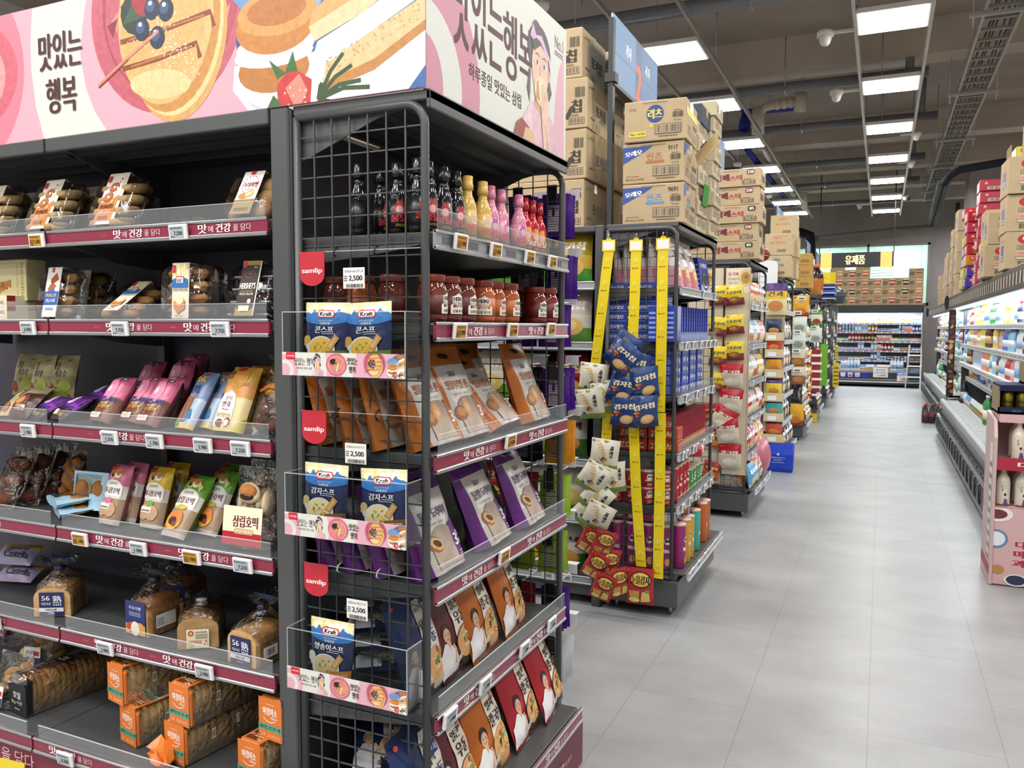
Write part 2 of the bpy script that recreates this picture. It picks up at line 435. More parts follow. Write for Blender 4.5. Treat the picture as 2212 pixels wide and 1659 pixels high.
# room seen through the window
BW = mat('#e6efe0', 'paint')
b = MB(); b.box(-4, 2.4, Y1+2.4, Y1+2.5, 0, 4.6, BW); b.box(-4, 2.4, Y1, Y1+2.4, 4.3, 4.4, mat('#d5e4e2', 'paint')); b.box(-4.1, -4, Y1, Y1+2.5, 0, 4.6, BW); b.box(2.4, 2.5, Y1, Y1+2.5, 0, 4.6, BW)
for k in range(9): b.box(-.7, .25, Y1+2.37, Y1+2.4, 2.75+k*.085, 2.8+k*.085, mat('#f2f5f2', 'paint'))
for k in range(4): b.box(-2.9+k*1.3, -2.88+k*1.3, Y1+2.39, Y1+2.4, 0, 4.3, mat('#c3cec2', 'paint'))
struct('wall_beyond', b)
for k, (x0, x1, y, z) in enumerate(((-2.4, -1.3, 1.0, 4.13), (-2.2, -1.2, 1.7, 4.13), (-.3, 1.5, 1.0, 4.13), (-.3, 1.3, 1.7, 4.13))):
    b = MB(); b.box(x0, x1, Y1+y, Y1+y+.08, z, z+.05, mat('#ffffff', 'glow', 14)); f = MB(); f.box(x0-.02, x1+.02, Y1+y-.02, Y1+y+.1, z+.05, z+.09, WHITE)
    e = empty('strip_lamp', f'long white strip lamp in the room beyond the window, {nth(k)} from the left', 'ceiling light', group='strip lamps beyond the window'); put('housing', f, e); put('diffuser', b, e)
area(-.8, Y1+1.2, 4.05, 4, 1.5, 90)  # added area light that brightens the room beyond the window
# beams across the ceiling
b_m = mat('#c4bbae', 'concrete')
for k, y in enumerate((2, 6.4, 10.8, 15.2, 17.9, 20.3, 22.6)):
    b = MB(); b.box(XL, XR, y, y+.4, 4.74, CZ, b_m); struct(f'trim_{k+1}', b)
# pillar on the right
pl = ay(2096, 350, 18.4); px_ = pl.x
b = MB(); b.box(px_, px_+1.2, 18.4, 19.4, 0, CZ, GW, .015); struct('pillar', b)
b = MB(); b.box(px_-.006, px_+.08, 18.39, 18.41, 1, 3.9, mat('#c9c6c4', 'paint')); b.box(px_-.008, px_+.004, 18.39, 18.8, 1, 3.9, mat('#c9c6c4', 'paint')); struct('trim_8', b)
b = MB(); b.box(px_-.14, px_-.06, 19.6, 19.66, 2, 4.2, BLACK); struct('trim_9', b)
# ---------------------------------------------------------------- ceiling lamps
DIF = mat('#fffdf8', 'glow', LAMP_E); b1 = MB(); b2 = MB()
b1.box(-.3, .3, -.3, .3, 0, .045, WHITE, .004); b2.box(-.275, .275, -.275, .275, -.004, 0, DIF)
proto('lamp', 'ceiling_lamp', 'ceiling light', ('housing', b1), ('diffuser', b2))
for row, x, ys in (('aisle', 0, (8.25, 10.42, 12.6, 14.84, 17.0, 19.15, 21.3)), ('shelf', -2.01, (8.36, 10.5, 12.8, 15.0, 17.2, 19.1, 20.9))):
    for k, y in enumerate(ys):
        spawn('lamp', TR(x, y, LAMP_Z), f'square white lit ceiling panel, {nth(k)} from the front over the {"main aisle" if row == "aisle" else "shelf ends"}', f'lit panels over the {row}')
for k, x in enumerate((-2.33, -1.69, -.315, .315)):
    b = MB(); b.box(x-.015, x+.015, -2, 22.4, LAMP_Z+.02, LAMP_Z+.06, mat('#b9b3a8', 'metal'))
    b.box(x-.02, x+.02, -2, 22.4, LAMP_Z+.06, LAMP_Z+.064, mat('#b9b3a8', 'metal'))
    e = empty('lamp_rail', f'long metal rail carrying the {"left" if k%2==0 else "right"} side of the lamps over the {"shelf ends" if k < 2 else "main aisle"}', 'rail'); put('channel', b, e)
    for j in range(7): r_ = MB(); r_.tube([(x, 6.7+j*2.2, LAMP_Z+.06), (x, 6.7+j*2.2, CZ)], .004, SILV, 4); put('hanger_rod', r_, e)
# ---------------------------------------------------------------- cameras and smoke detectors
b1 = MB(); b1.lathe([(.085, 0), (.085, .05), (.06, .07), (0, .07)], WHITE, 20); b2 = MB(); b2.lathe([(0, -.1), (.03, -.095), (.05, -.07), (.065, -.02), (.07, 0)], mat('#d8d4ce', 'gloss'), 16)
b3 = MB(); b3.bar((.06, 0, .03), (.28, 0, .03), .03, .03, WHITE)
proto('dome', 'security_camera', 'camera', ('mount', b1), ('dome', b2), ('bracket', b3))
for k, (x, y, side) in enumerate(((-.58, 8.45, 0), (-.58, 10.55, 0), (.36, 13.2, 1), (.36, 15.4, 1), (.36, 19.2, 1), (-.55, 20.2, 0))):
    spawn('dome', TR(x, y, LAMP_Z, PI if side else 0, s=.9 if k < 2 else .75), f'white dome camera {"right" if side else "left"} of the aisle lamps, {nth(k)} from the front', 'dome cameras beside the aisle lamps')
b1 = MB(); b1.lathe([(.02, -.04), (.05, -.035), (.06, -.02), (.07, 0), (.07, .03), (0, .03)], WHITE, 18); b2 = MB(); b2.tube([(0, 0, .03), (0, 0, .8)], .006, WHITE, 5)
proto('smoke', 'smoke_detector', 'smoke detector', ('housing', b1), ('drop_pipe', b2))
for (a, c_, z, lb) in ((1170, 15, 4.35, 'round white smoke detector above the girl on the pink sign'), (1593, 355, 4.3, 'round white smoke detector left of the third aisle sign'), (1661, 424, 4.3, 'round white smoke detector right of the sesame stick boxes')):
    p = az(a, c_, z); spawn('smoke', TR(p.x, p.y, z), lb, 'smoke detectors')
# ---------------------------------------------------------------- pipes
PG = mat('#777b81', 'paint')
for k, (x0, x1, y, z, r) in enumerate(((-6, .4, 7.98, 4.6, .07), (-6, .4, 10.9, 4.56, .065), (-6, .62, 13.2, 4.58, .06), (-6, .6, 16.3, 4.6, .06), (-6, .6, 18.7, 4.6, .05), (-3.4, .5, 21.5, 4.6, .05))):
    b = MB(); b.tube([(x0, y, z), (x1, y, z)], r, PG, 12); c = MB()
    for x in (-4.3, -2.9, -1.2, -.1):
        c.tube([(x, y-.1, z-.01), (x, y-.1, CZ)], .005, SILV, 4); c.tube([(x, y+.1, z-.01), (x, y+.1, CZ)], .005, SILV, 4); c.bar((x, y-.12, z-r), (x, y+.12, z-r), .02, .01, SILV)
    d = MB(); d.tube([(x1-.2, y, z), (x1-.2, y, CZ)], r*.8, PG, 10)
    e = empty('sprinkler_pipe', f'dark grey pipe crossing under the ceiling, {nth(k)} from the front', 'pipe', group='dark pipes across the ceiling'); put('pipe_run', b, e); put('pipe_hanger', c, e); put('riser', d, e)
PW = mat('#cfc8bb', 'gloss')
def pxs(z, *pts): return [tuple(az(1300+a/2.4254, c/2.4254, z if len(q) == 2 else q[2])) for q in pts for a, c in [q[:2]]]
b = MB(); y_ = 12.4
up = ay(1300+1040/2.4254, 530/2.4254, y_); lo = ay(1300+820/2.4254, 600/2.4254, y_); md = ay(1300+900/2.4254, 550/2.4254, y_)
b.tube([(up.x, y_, CZ), (up.x, y_, up.z+.1), tuple(up)], .065, PW, 12); b.tube([(up.x, y_, up.z-.15), (up.x, y_, up.z+.12)], .085, PW, 12)
b.tube([tuple(up), tuple(md), (md.x-.12, y_, md.z-.02), (lo.x+.05, y_, lo.z+.06), (lo.x, y_, lo.z-.05)], .065, PW, 12)
for t in (.1, .35, .6, .85):
    p = up.lerp(md, t) ; b.tube([(p.x-.03, y_, p.z), (p.x+.03, y_, p.z)], .078, PW, 12)
b.tube([(lo.x, y_, lo.z+.1), (lo.x, y_, lo.z-.28)], .09, PW, 12)
p2 = Vector((-1.83, 22.0, 4.42)); p1 = Vector((lo.x+.03, y_, lo.z-.25)); c = MB()
c.tube([tuple(p1), (-1.88, 13.2, 4.5), tuple(p2)], .06, PW, 10)
for k in range(7):
    q = Vector((-1.88, 13.2, 4.5)).lerp(p2, (k+.5)/7); c.tube([(q.x, q.y-.05, q.z), (q.x, q.y+.05, q.z)], .075, PW, 10)
c.tube([(-1.85, 18.8, 4.45), (-1.6, 18.8, 4.45), (-1.6, 18.8, 4.1)], .05, PW, 8)
e = empty('drain_pipe', 'off-white plastic drain pipe with elbows under the ceiling', 'pipe'); put('branch', b, e); put('pipe_run', c, e)
BL = mat('#20389c', 'paint'); b = MB(); y_ = 12.9
q1 = ay(1300+1050/2.4254, 560/2.4254, y_); q2 = ay(1300+735/2.4254, 590/2.4254, y_); q3 = ay(1300+750/2.4254, 665/2.4254, y_)
b.tube([tuple(q1), tuple(q2), tuple(q3)], .05, BL, 10); b.tube([(q3.x, y_, q3.z+.1), (q3.x+.03, y_-.25, q3.z-.06)], .085, BL, 10)
b.tube([(-2.1, 13.9, 4.46), (-2.08, 18, 4.46), (-2.07, 20.6, 4.46)], .05, BL, 8); b.tube([(q1.x, y_, q1.z), (q1.x, y_, CZ)], .04, BL, 8)
tag(put('water_pipe', b), 'bright blue water pipe beside the white drain pipe', 'pipe')
# cable tray along the right
b = MB(); c = MB(); d = MB(); TX0, TX1, TZ = .735, 1.03, 4.33
for x in (TX0, TX1): b.box(x-.012, x+.012, 5, 20.2, TZ, TZ+.1, mat('#a2a4a2', 'steel'))
c.box(TX0, TX1, -.017, .017, TZ+.01, TZ+.035, mat('#8f918f', 'steel')); rung = c.mesh('rung')
for k in range(6):
    x = TX0+.03+k*.042; d.tube([(x+R.uniform(-.015, .015), 5+j*.8, TZ+.05+R.uniform(0, .015)) for j in range(20)], .008, BLACK, 5, caps=False)
e = empty('cable_tray', 'long ladder cable tray hanging above the right fridges', 'cable tray'); put('side_rail', b, e); [put('rung', rung, e, TR(0, 5+k*.305, 0)) for k in range(50)]; put('cable', d, e)
for y in (8.4, 11.1, 13.7, 16.0, 18.6):
    h = MB(); h.bar((TX0-.12, y, TZ-.02), (TX1+.12, y, TZ-.02), .04, .03, mat('#a2a4a2', 'steel'))
    for x in (TX0-.09, TX1+.09): h.tube([(x, y, TZ-.12), (x, y, CZ)], .006, SILV, 5)
    put('trapeze_hanger', h, e)
BK = mat('#232427', 'matte'); b = MB()
q = [ay(2212+60, 340, 14.3), ay(2170, 350, 14.3), ay(2075, 366, 14.3)]
b.tube([tuple(p) for p in q]+[(q[2].x-.12, 14.35, q[2].z-.06), (q[2].x-.2, 14.6, q[2].z-.14)], .06, BK, 10)
g = mat('#55585c', 'matte'); q0 = (q[2].x-.2, 14.6, q[2].z-.14); q1 = tuple(ay(2012, 487, 24.2)); b2 = MB()
for o in (-.05, .05): b2.tube([(q0[0]+o, q0[1], q0[2]), (q1[0]+o, q1[1], q1[2])], .05, g, 8)
b3 = MB(); r1 = ay(2000, 492, 24.2); r2 = ay(1930, 497, 24.2); r3 = ay(1688, 523, 24.2); b3.tube([q1, tuple(r1), tuple(r2), tuple(r3)], .07, mat('#7c7e80', 'matte'), 8)
r4 = ay(1700, 500, 24.1); r5 = ay(1750, 505, 24.1); r6 = ay(1755, 560, 24.1); b3.tube([tuple(ay(1702, 520, 24.1)), tuple(r4), (r4.x+.1, 24.1, r4.z+.06), (r5.x-.1, 24.1, r5.z), tuple(r5), tuple(r6)], .11, BK, 8)
e = empty('insulated_pipe', 'black insulated pipe bending in front of the pillar and along the far wall', 'pipe'); put('insulated_bend', b, e); put('pipe_run', b2, e); put('wall_run', b3, e)
# ================================================================ shelving
WINE = mat('#8a3045', 'gloss', .3); WINED = mat('#6d2636', 'paint'); INNER = mat('#25282b', 'paint', .5)
RZ = PI/2
def rail_art(L, x0=.1, step=.44, st='wine', seed=0):
    a = Art(L, .042); x = x0
    if st == 'wine':
        while x < L-.225:
            u = x/L*100; k = 100/L
            a.t('samlip', u, 48, 16, '#d86a80', w=.022*k); a.t('맛', u+.055*k, 50, 58, '#f2e9ea', w=.03*k, b=1); a.t('에', u+.084*k, 46, 40, '#eadfe1', w=.018*k)
            a.t('건강', u+.128*k, 50, 54, '#f2e9ea', w=.05*k, b=1.6); a.t('을 담다', u+.192*k, 48, 42, '#e0ccd1', w=.06*k); x += step
    return a
def rail(L, st='wine', x0=.1, step=.44, xf=None, h=.042):
    """price rail: local front -Y, from x=0 to L, z from -h to 0"""
    b = MB(); face = {'wine': WINE, 'clear': mat('#8f9396', 'gloss'), 'grey': mat('#a9adb0', 'gloss'), 'white': mat('#d9dcdd', 'gloss')}[st]
    b.box(0, L, -.008, 0, -h, 0, face)
    b.box(0, L, -.013, -.001, -h-.004, -h+.006, SILV, .002); b.box(0, L, -.012, -.001, -.007, .001, SILV, .002)
    if st == 'clear':
        for k in range(int(L/.12)): b.box(.03+k*.12, .1+k*.12, -.0085, -.008, -h+.012, -.012, mat('#5d6063', 'gloss'))
    if st == 'wine': b.plate(rail_art(L, x0, step), (0, -.008, -h), (1, 0, 0), (0, 0, 1))
    if xf is not None: b.v = [tuple(xf @ Vector(p)) for p in b.v]
    return b
def lip(L, xf, h=.05):
    b = MB(); b.box(0, L, -.009, -.0065, -.004, h-.0015, LIPM); b.box(0, L, -.0095, -.006, h-.0015, h, LIPE)
    b.v = [tuple(xf @ Vector(p)) for p in b.v]; return b
def grid_panel(e, y, x0, x1, z0, z1, sp=.05, r=.0017, n=10):
    f = MB(); c = .05; P = [(x0, y, z0), (x0, y, z1)]
    P2 = [(x0, y, z1)]+[(x1-c+c*math.sin(a*PI/12), y, z1-c+c*math.cos(a*PI/12)) for a in range(7)]+[(x1, y, z0)]
    f.tube(P, .0105, STEEL, n); f.tube(P2, .0105, STEEL, n); f.tube([(x0, y, z0), (x1, y, z0)], .008, STEEL, n)
    w = MB(); nx = round((x1-x0)/sp); nz = round((z1-z0)/sp)
    for i in range(1, nx): w.bar((x0+(x1-x0)*i/nx, y, z0), (x0+(x1-x0)*i/nx, y, z1-.004), r*2, r*2, WIRE, (0, 1, 0))
    for i in range(1, nz): w.bar((x0, y+.003, z0+(z1-z0)*i/nz), (x1, y+.003, z0+(z1-z0)*i/nz), r*2, r*2, WIRE)
    o = put('side_frame', f, e); put('wire_grid', w, o)
def end_unit(y0, y1, zs, sts, label, far=False, canopy=True, sp=.05, xf_=-.965, lips=()):
    e = empty('end_shelf_unit', label, 'shelving unit', group='end shelves along the main aisle'); L = y1-y0
    b = MB(); b.box(-1.375, -1.36, y0+.012, y1-.012, .1, 2.06, INNER); put('back_panel', b, e)
    b = MB(); b.box(-1.362, -.945, y0-.005, y1+.005, .055, .2, STEEL, .004); b.box(-1.362, -.96, y0+.01, y1-.01, .2, zs[-1]-.012, STEEL, .003)
    for x in (-1.3, -1.0):
        for y in (y0+.07, y1-.07): b.tube([(x, y, 0), (x, y, .06)], .012, SILV, 6)
    put('base', b, e)
    if canopy:
        b = MB(); b.box(-1.362, xf_, y0-.004, y1+.004, 2.075, 2.1, STEEL, .003); b.box(xf_-.012, xf_, y0-.004, y1+.004, 2.056, 2.098, STEEL, .003)
        for k in range(3): b.box(-1.3+k*.1, -1.27+k*.1, y0+.02, y1-.02, 2.06, 2.075, DARK)
        b.prism([(-1.36, 2.075), (-.99, 2.075), (-1.12, 2.05), (-1.36, 1.96)], y0+.012, y0+.016, STEEL); b.prism([(-1.36, 2.075), (-.99, 2.075), (-1.12, 2.05), (-1.36, 1.96)], y1-.016, y1-.012, STEEL)
        put('canopy', b, e)
    for k, (z, st) in enumerate(zip(zs, sts)):
        last = k == len(zs)-1; xr = -.90 if last else xf_
        b = MB()
        if last: b.box(-1.36, xr-.008, y0+.005, y1-.005, z-.014, z-.002, STEEL, .003)
        else:
            b.box(-1.36, xr-.008, y0+.014, y1-.014, z-.03, z-.002, STEEL, .003)
            for yy in (y0+.014, y1-.018): b.prism([(-1.36, z-.03), (xr-.03, z-.03), (xr-.12, z-.045), (-1.36, z-.075)], yy, yy+.004, STEEL)
        o = put('shelf', b, e)
        if st:
            X = TR(xr, y0+.006, z, RZ); put('price_rail', rail(L-.012, st, xf=X, x0=.09 if k % 2 else .1, step=.42), o)
            if k in lips: put('front_lip', lip(L-.03, TR(xr, y0+.015, z, RZ)), o, None)
    grid_panel(e, y0, -1.352, -.982, zs[-1]-.03, 2.07, sp); grid_panel(e, y1, -1.352, -.982, zs[-1]-.03, 2.07, .05 if sp < .07 else .1)
    return e
# ---- the near end shelf and the bread shelving it closes off
Z1 = [1.777, 1.561, 1.244, .922, .598, .253]
G1 = end_unit(1.668, 2.562, Z1, ['clear', 'wine', 'wine', 'wine', 'wine', 'wine'], 'dark grey end shelf unit of sauces and noodles beside the bread shelves', lips=(0, 2, 3, 4))
b = MB(); b.box(-1.2, -.908, 1.68, 2.61, .03, .19, WINED); b.plate(rail_art(.9, .08, .5), (-.908, 1.69, .09), (0, 1, 0), (0, 0, 1)); put('kick_panel', b, G1)
BZ = [1.828, 1.568, 1.255, .942, .625, .325]; BY = 1.655
G1B = empty('bread_shelving', 'dark grey wall of bread shelves with wine red price rails', 'shelving unit')
b = MB(); b.box(-1.428, -1.37, 1.655, 1.72, 0, 2.1, STEEL, .004); b.box(-1.372, -1.362, 1.66, 1.7, .05, 2.09, DARK); put('upright', b, G1B)
b = MB(); b.box(-2.285, -2.255, 2.06, 2.1, 0, 2.1, STEEL); put('upright', b, G1B)
b = MB(); b.box(-3.6, -1.43, 2.10, 2.12, .05, 2.1, mat('#3b3848', 'paint')); put('back_panel', b, G1B)
b = MB(); b.box(-3.6, -1.428, 2.12, 2.56, 0, 2.1, STEEL); put('rear_side', b, G1B)
b = MB(); b.box(-3.6, -1.43, 1.6, 2.1, .0, .29, WINED); put('base', b, G1B)
b = MB()
for x0, x1 in ((-3.1, -2.275), (-2.265, -1.43)):
    b.box(x0, x1, 1.66, 2.1, 2.08, 2.1, STEEL, .003); b.box(x0, x1, 1.65, 1.662, 2.06, 2.1, STEEL, .003)
    for k in range(3): b.box(x0+.01, x1-.01, 1.74+k*.1, 1.77+k*.1, 2.065, 2.08, DARK)
    b.prism([(1.7, 2.08), (2.09, 2.08), (2.09, 1.98), (1.95, 2.0)], x0+.002, x0+.008, STEEL, 'x')
put('canopy', b, G1B)
def XB(z): return -2.27
for k, z in enumerate(BZ):
    last = k == 5; yf = 1.555 if last else BY
    for j, (x0, x1) in enumerate(((-3.1, -2.272), (-2.268, -1.432))):
        b = MB(); b.box(x0, x1, yf+.008, 2.1, z-.03, z-.002, mat('#434547', 'paint', .5), .003)
        if not last: b.prism([(yf+.03, z-.03), (2.09, z-.03), (2.09, z-.09), (1.9, z-.075)], x0+.003, x0+.007, STEEL, 'x'); b.prism([(yf+.03, z-.03), (2.09, z-.03), (2.09, z-.09), (1.9, z-.075)], x1-.007, x1-.003, STEEL, 'x')
        o = put('shelf', b, G1B); L = x1-x0-.004
        put('price_rail', rail(L, 'wine', [.24, .2, .16, .13, .11, .03][k] if j else .35, [.32, .3, .46, .33, .28, .3][k], xf=TR(x0+.002, yf, z)), o)
        put('front_lip', lip(L-(.03 if j else .02), TR(x0+(.025 if j else .002), yf, z), .042), o)
b = MB(); b.box(-3.1, -1.432, 1.56, 1.6, .0, .27, mat('#7c2a3c', 'paint')); a = Art(1.66, .27); a.t('을 담다', 44.5, 86, 17, '#e7cdd2', w=9); b.plate(a, (-3.1, 1.56, 0), (1, 0, 0), (0, 0, 1)); put('kick_panel', b, G1B)
# ---- the other gondolas down the aisle
def gondola(y0, y1, zs, label, x0=-4.6):
    e = empty('gondola_shelving', label, 'shelving unit', group='shelving rows behind the end shelves')
    for yy in (y0, y1-.06):
        b = MB(); b.box(-1.428, -1.38, yy, yy+.06, 0, 2.1, STEEL, .004); put('upright', b, e)
    ym = (y0+y1)/2; b = MB(); b.box(x0, -1.43, ym-.02, ym+.02, .05, 2.1, INNER); put('back_panel', b, e)
    b = MB(); b.box(x0, -1.43, y0+.02, y1-.02, .05, .14, STEEL); put('base', b, e)
    for z in zs:
        b = MB(); b.box(x0, -1.43, y0+.02, ym, z-.03, z, STEEL); b.box(x0, -1.43, ym, y1-.02, z-.03, z, STEEL); o = put('shelf', b, e)
        put('price_rail', rail(-1.43-x0, 'grey', xf=TR(x0, y0+.015, z)), o)
    b = MB(); b.box(x0, -1.43, y0+.01, y1-.01, 2.07, 2.1, STEEL, .003); put('canopy', b, e)
    return e
ZG = [1.8, 1.47, 1.14, .82, .5, .16]
EY = [1.668, 4.225, 6.735, 9.26, 11.78, 14.3, 16.8, 19.3, 21.7]
EY1 = [2.562, 5.25, 7.76, 10.25, 12.75, 15.25, 17.75, 20.2, 22.6]
names = ['', 'potato chip', 'snack', 'nut', 'seaweed', 'household', 'kitchen', 'cleaning', 'last']
for i in range(1, 8): gondola(EY[i], EY1[i], ZG, f'dark grey shelving row behind the {nth(i)} end shelf from the front')
Z2 = [1.765, 1.475, 1.19, .885, .60, .25]
end_unit(EY[1], EY1[1], Z2, ['grey']*6, 'dark grey end shelf unit with three yellow hanging strips on its wire side', lips=(1, 2, 3, 4))
ZF = [1.74, 1.42, 1.12, .82, .52, .24]
end_unit(EY[2], EY1[2], ZF, ['grey']*6, 'dark grey end shelf unit with cream hanging boards of popcorn on its side')
for i in range(3, 8):
    end_unit(EY[i], EY1[i], ZF, ['white']*6, f'dark grey end shelf unit, {nth(i)} from the front along the aisle', sp=.1)
# ---------------------------------------------------------------- price tags
def tag_proto(txt, amber, w=.066, h=.041):
    key = ('tag', txt, amber)
    if key in PROTO: return key
    f = MB(); f.box(-w/2, w/2, -.009, 0, -h/2, h/2, mat('#e6e7e8', 'paint'), .0025)
    s = MB(); sw, sh = w*.74, h*.74; s.box(-sw/2-.002, sw/2-.002, -.0098, -.008, -sh/2, sh/2, mat('#b98a1e' if amber else '#a9b0b4', 'ink'))
    a = Art(sw, sh); ink = '#3a1d10' if amber else '#23282c'
    a.lines(4, 78, 84, 18, 2, ink, .5); a.t(txt, 62 if amber or len(txt) < 6 else 58, 38, 40, ink, w=(62 if len(txt) > 4 else 42), b=.6)
    a.r(6, 8, 28, 5, ink)
    if amber: a.r(3, 8, 24, 34, '#5a1f14'); a.lines(6, 12, 18, 26, 3, '#c98a2a'); a.lines(4, 52, 26, 14, 1, ink)
    if txt[0] == '*': pass
    s.plate(a, (-sw/2-.002, -.0098, -sh/2), (1, 0, 0), (0, 0, 1), .0003)
    proto(key, 'price_tag', 'price tag', ('tag_frame', f), ('tag_screen', s)); return key
ROWN = ['top', 'second', 'third', 'fourth', 'fifth', 'lowest']
for k, lst in enumerate(([(83, 518, '7,280', 1, ''), (388, 492, '7,500', 0, '')],
        [(64, 707, '6,900', 0, ''), (262, 707, '7,750', 0, 'below the flat cheese cake bag'), (478, 706, '7,750', 0, 'below the dark chocolate pack')],
        [(64, 930, '1,780', 0, 'below the purple bags'), (240, 945, '1,550', 0, ''), (337, 952, '1,780', 0, 'below the pink bags'), (441, 960, '3,980', 0, ''), (522, 967, '7,250', 0, '')],
        [(176, 1165, '1,180', 1, ''), (302, 1185, '1,980', 0, ''), (417, 1202, '3,980', 1, ''), (527, 1219, '7,250', 0, '')],
        [(-10, 1335, '2,480', 0, ''), (230, 1395, '2,980', 0, 'left of the two'), (444, 1446, '2,980', 0, 'right of the two')],
        [(144, 1641, '4,200', 0, '')])):
    for px, py, t, am, ex in lst:
        yf = 1.54 if k == 5 else BY-.014; p = ay(px, py, yf)
        spawn(tag_proto(t, am), TR(p.x, yf, BZ[k]-.026, 0, .12), f'{"amber" if am else "grey"} price tag reading {t}, {ROWN[k]} bread shelf'+(', '+ex if ex else ''), 'price tags on the bread shelves')
for k, lst in enumerate(([(992, 523, '2,980', 1, 0), (1068, 541, '2,980', 1, 0), (1141, 556, '2,980', 1, 0), (1190, 566, '2,980', 1, 0)], [(990, 715, '2,980', 1, 0), (1104, 713, '2,980', 1, 0), (1187, 711, '2,980', 1, 0)],
        [(1100, 952, '4,880', 1, 0)], [(1086, 1200, '4,280', 1, 0)], [(969, 1548, '3,980', 0, 0), (1045, 1477, '3,980', 0, 0), (1130, 1400, '3,980', 0, 0), (1189, 1346, '3,980', 0, 0)])):
    for j, (px, py, t, am, _) in enumerate(lst):
        X = -.95; p = ax(px, py, X)
        tail = '' if len(lst) == 1 else f', {nth(j)} from the wire side'
        spawn(tag_proto(t, am), TR(X, p.y, p.z, RZ, .12), f'{"amber" if am else "grey"} price tag reading {t}, {ROWN[k]} end shelf'+tail, 'price tags on the near end shelf')
def small_tag(k):
    key = ('stag', k)
    if key in PROTO: return key
    f = MB(); f.box(-.02, .02, -.008, 0, -.025, .025, mat('#e4e5e6', 'paint'), .002); s = MB(); s.box(-.014, .014, -.0088, -.007, -.014, .016, mat(('#8b9297', '#8a7464')[k], 'ink'))
    a = Art(.028, .03); a.lines(8, 10, 84, 80, 4, '#44484b'); s.plate(a, (-.014, -.0088, -.014), (1, 0, 0), (0, 0, 1), .0003)
    proto(key, 'price_tag', 'price tag', ('tag_frame', f), ('tag_screen', s)); return key
def tag_row(y0, y1, z, fr, where, grp, xr=-.952):
    for j, t in enumerate(fr):
        spawn(small_tag(j % 2), TR(xr, y0+(y1-y0)*t, z-.022, RZ, .1), f'small price tag on {where}, {nth(j)} from front', grp)
for z, fr, w in zip(Z2, ((.55, .9), (.12, .3, .5, .66, .78, .92), (.15, .42, .65, .88), (.1, .18, .36, .44, .62, .86), (.1, .28, .45, .52, .68, .87), (.12, .28, .44, .54, .76)), ROWN):
    tag_row(EY[1], EY1[1], z, fr, f'{w} rail beside the yellow strips', 'price tags on the second end shelf', -.9 if z < .3 else -.952)
for z, fr, w in zip(ZF, ((.2, .5, .8), (.1, .8), (.15, .9), (.1, .6), (.2, .85), (.2, .5, .85)), ROWN):
    tag_row(EY[2], EY1[2], z, fr, f'{w} rail beside the popcorn boards', 'price tags on the third end shelf', -.89 if z < .3 else -.952)
for i in range(3, 8):
    for z, w in zip(ZF, ROWN):
        tag_row(EY[i], EY1[i], z, [(q+.5)/8 for q in range(8)], f'{w} rail of the {nth(i)} shelf end', 'price tags far down the aisle', -.89 if z < .3 else -.952)
# ================================================================ printed pictures
def P_(w=1, h=1): return Art(w, h, 'pic')
def img_pancake():
    a = P_(); rr = random.Random(3)
    a.e(50, 50, 50, 50, '#c2606f', 40); a.e(52, 52, 44, 44, '#a8495a', 36); a.e(50, 50, 40, 40, '#c05f6e', 36); a.e(60, 45, 34, 33, '#b5505f', 30)
    for x, y in ((80, 62), (84, 40), (14, 48)): a.p([(x, y), (x+7, y+5), (x+4, y-6)], '#d98d86'); a.p([(x-3, y-2), (x+5, y+1), (x+1, y-8)], '#8f3040')
    for dx, dy, c in ((8, -9, '#d9a567'), (6, -6, '#f0cd92'), (4, -4, '#c98f4e'), (0, 0, '#e6b679')): a.e(50+dx, 46+dy, 31, 42, c, 32, -.12)
    a.e(49, 47, 28, 39, '#e2ae6c', 32, -.12)
    a.e(46, 14, 20, 7, '#eecb94', 24, -.1)
    for y, l, r in ((86, 30, 70), (72, 24, 78), (56, 21, 80), (40, 20, 79), (27, 21, 70)): a.ln([(l, y-3), ((l+r)/2, y-1), (r, y+3), (r+2, y-4)], 2.6, '#8a4526'); a.ln([(l+6, y-2.6), (r-4, y+2)], 1, '#b8763c')
    for k in range(240):
        t = rr.random(); a.e(34+t*30+rr.gauss(0, 7), 52-t*32+rr.gauss(0, 7), .4, .4, '#f7f1e6', 5)
    a.e(30, 49, 9, 10, '#2f3a33', 12, .5); a.p([(22, 45), (34, 61), (38, 47)], '#3f5b3d'); a.e(36, 57, 8, 10, '#a5363f', 14, .3)
    for x, y in ((48, 62), (42, 50), (51, 48), (35, 41), (45, 36)): a.e(x, y, 5, 5.4, '#27324c', 16); a.e(x-1, y+1.2, 3, 3, '#46587c', 12); a.e(x-1, y+2.6, 1.4, 1.2, '#c9d2e0', 8)
    a.ln([(4, 18), (25, 29), (46, 39)], 1.6, '#d98f78'); a.ln([(4, 17), (25, 28)], .8, '#9c4a42')
    return a
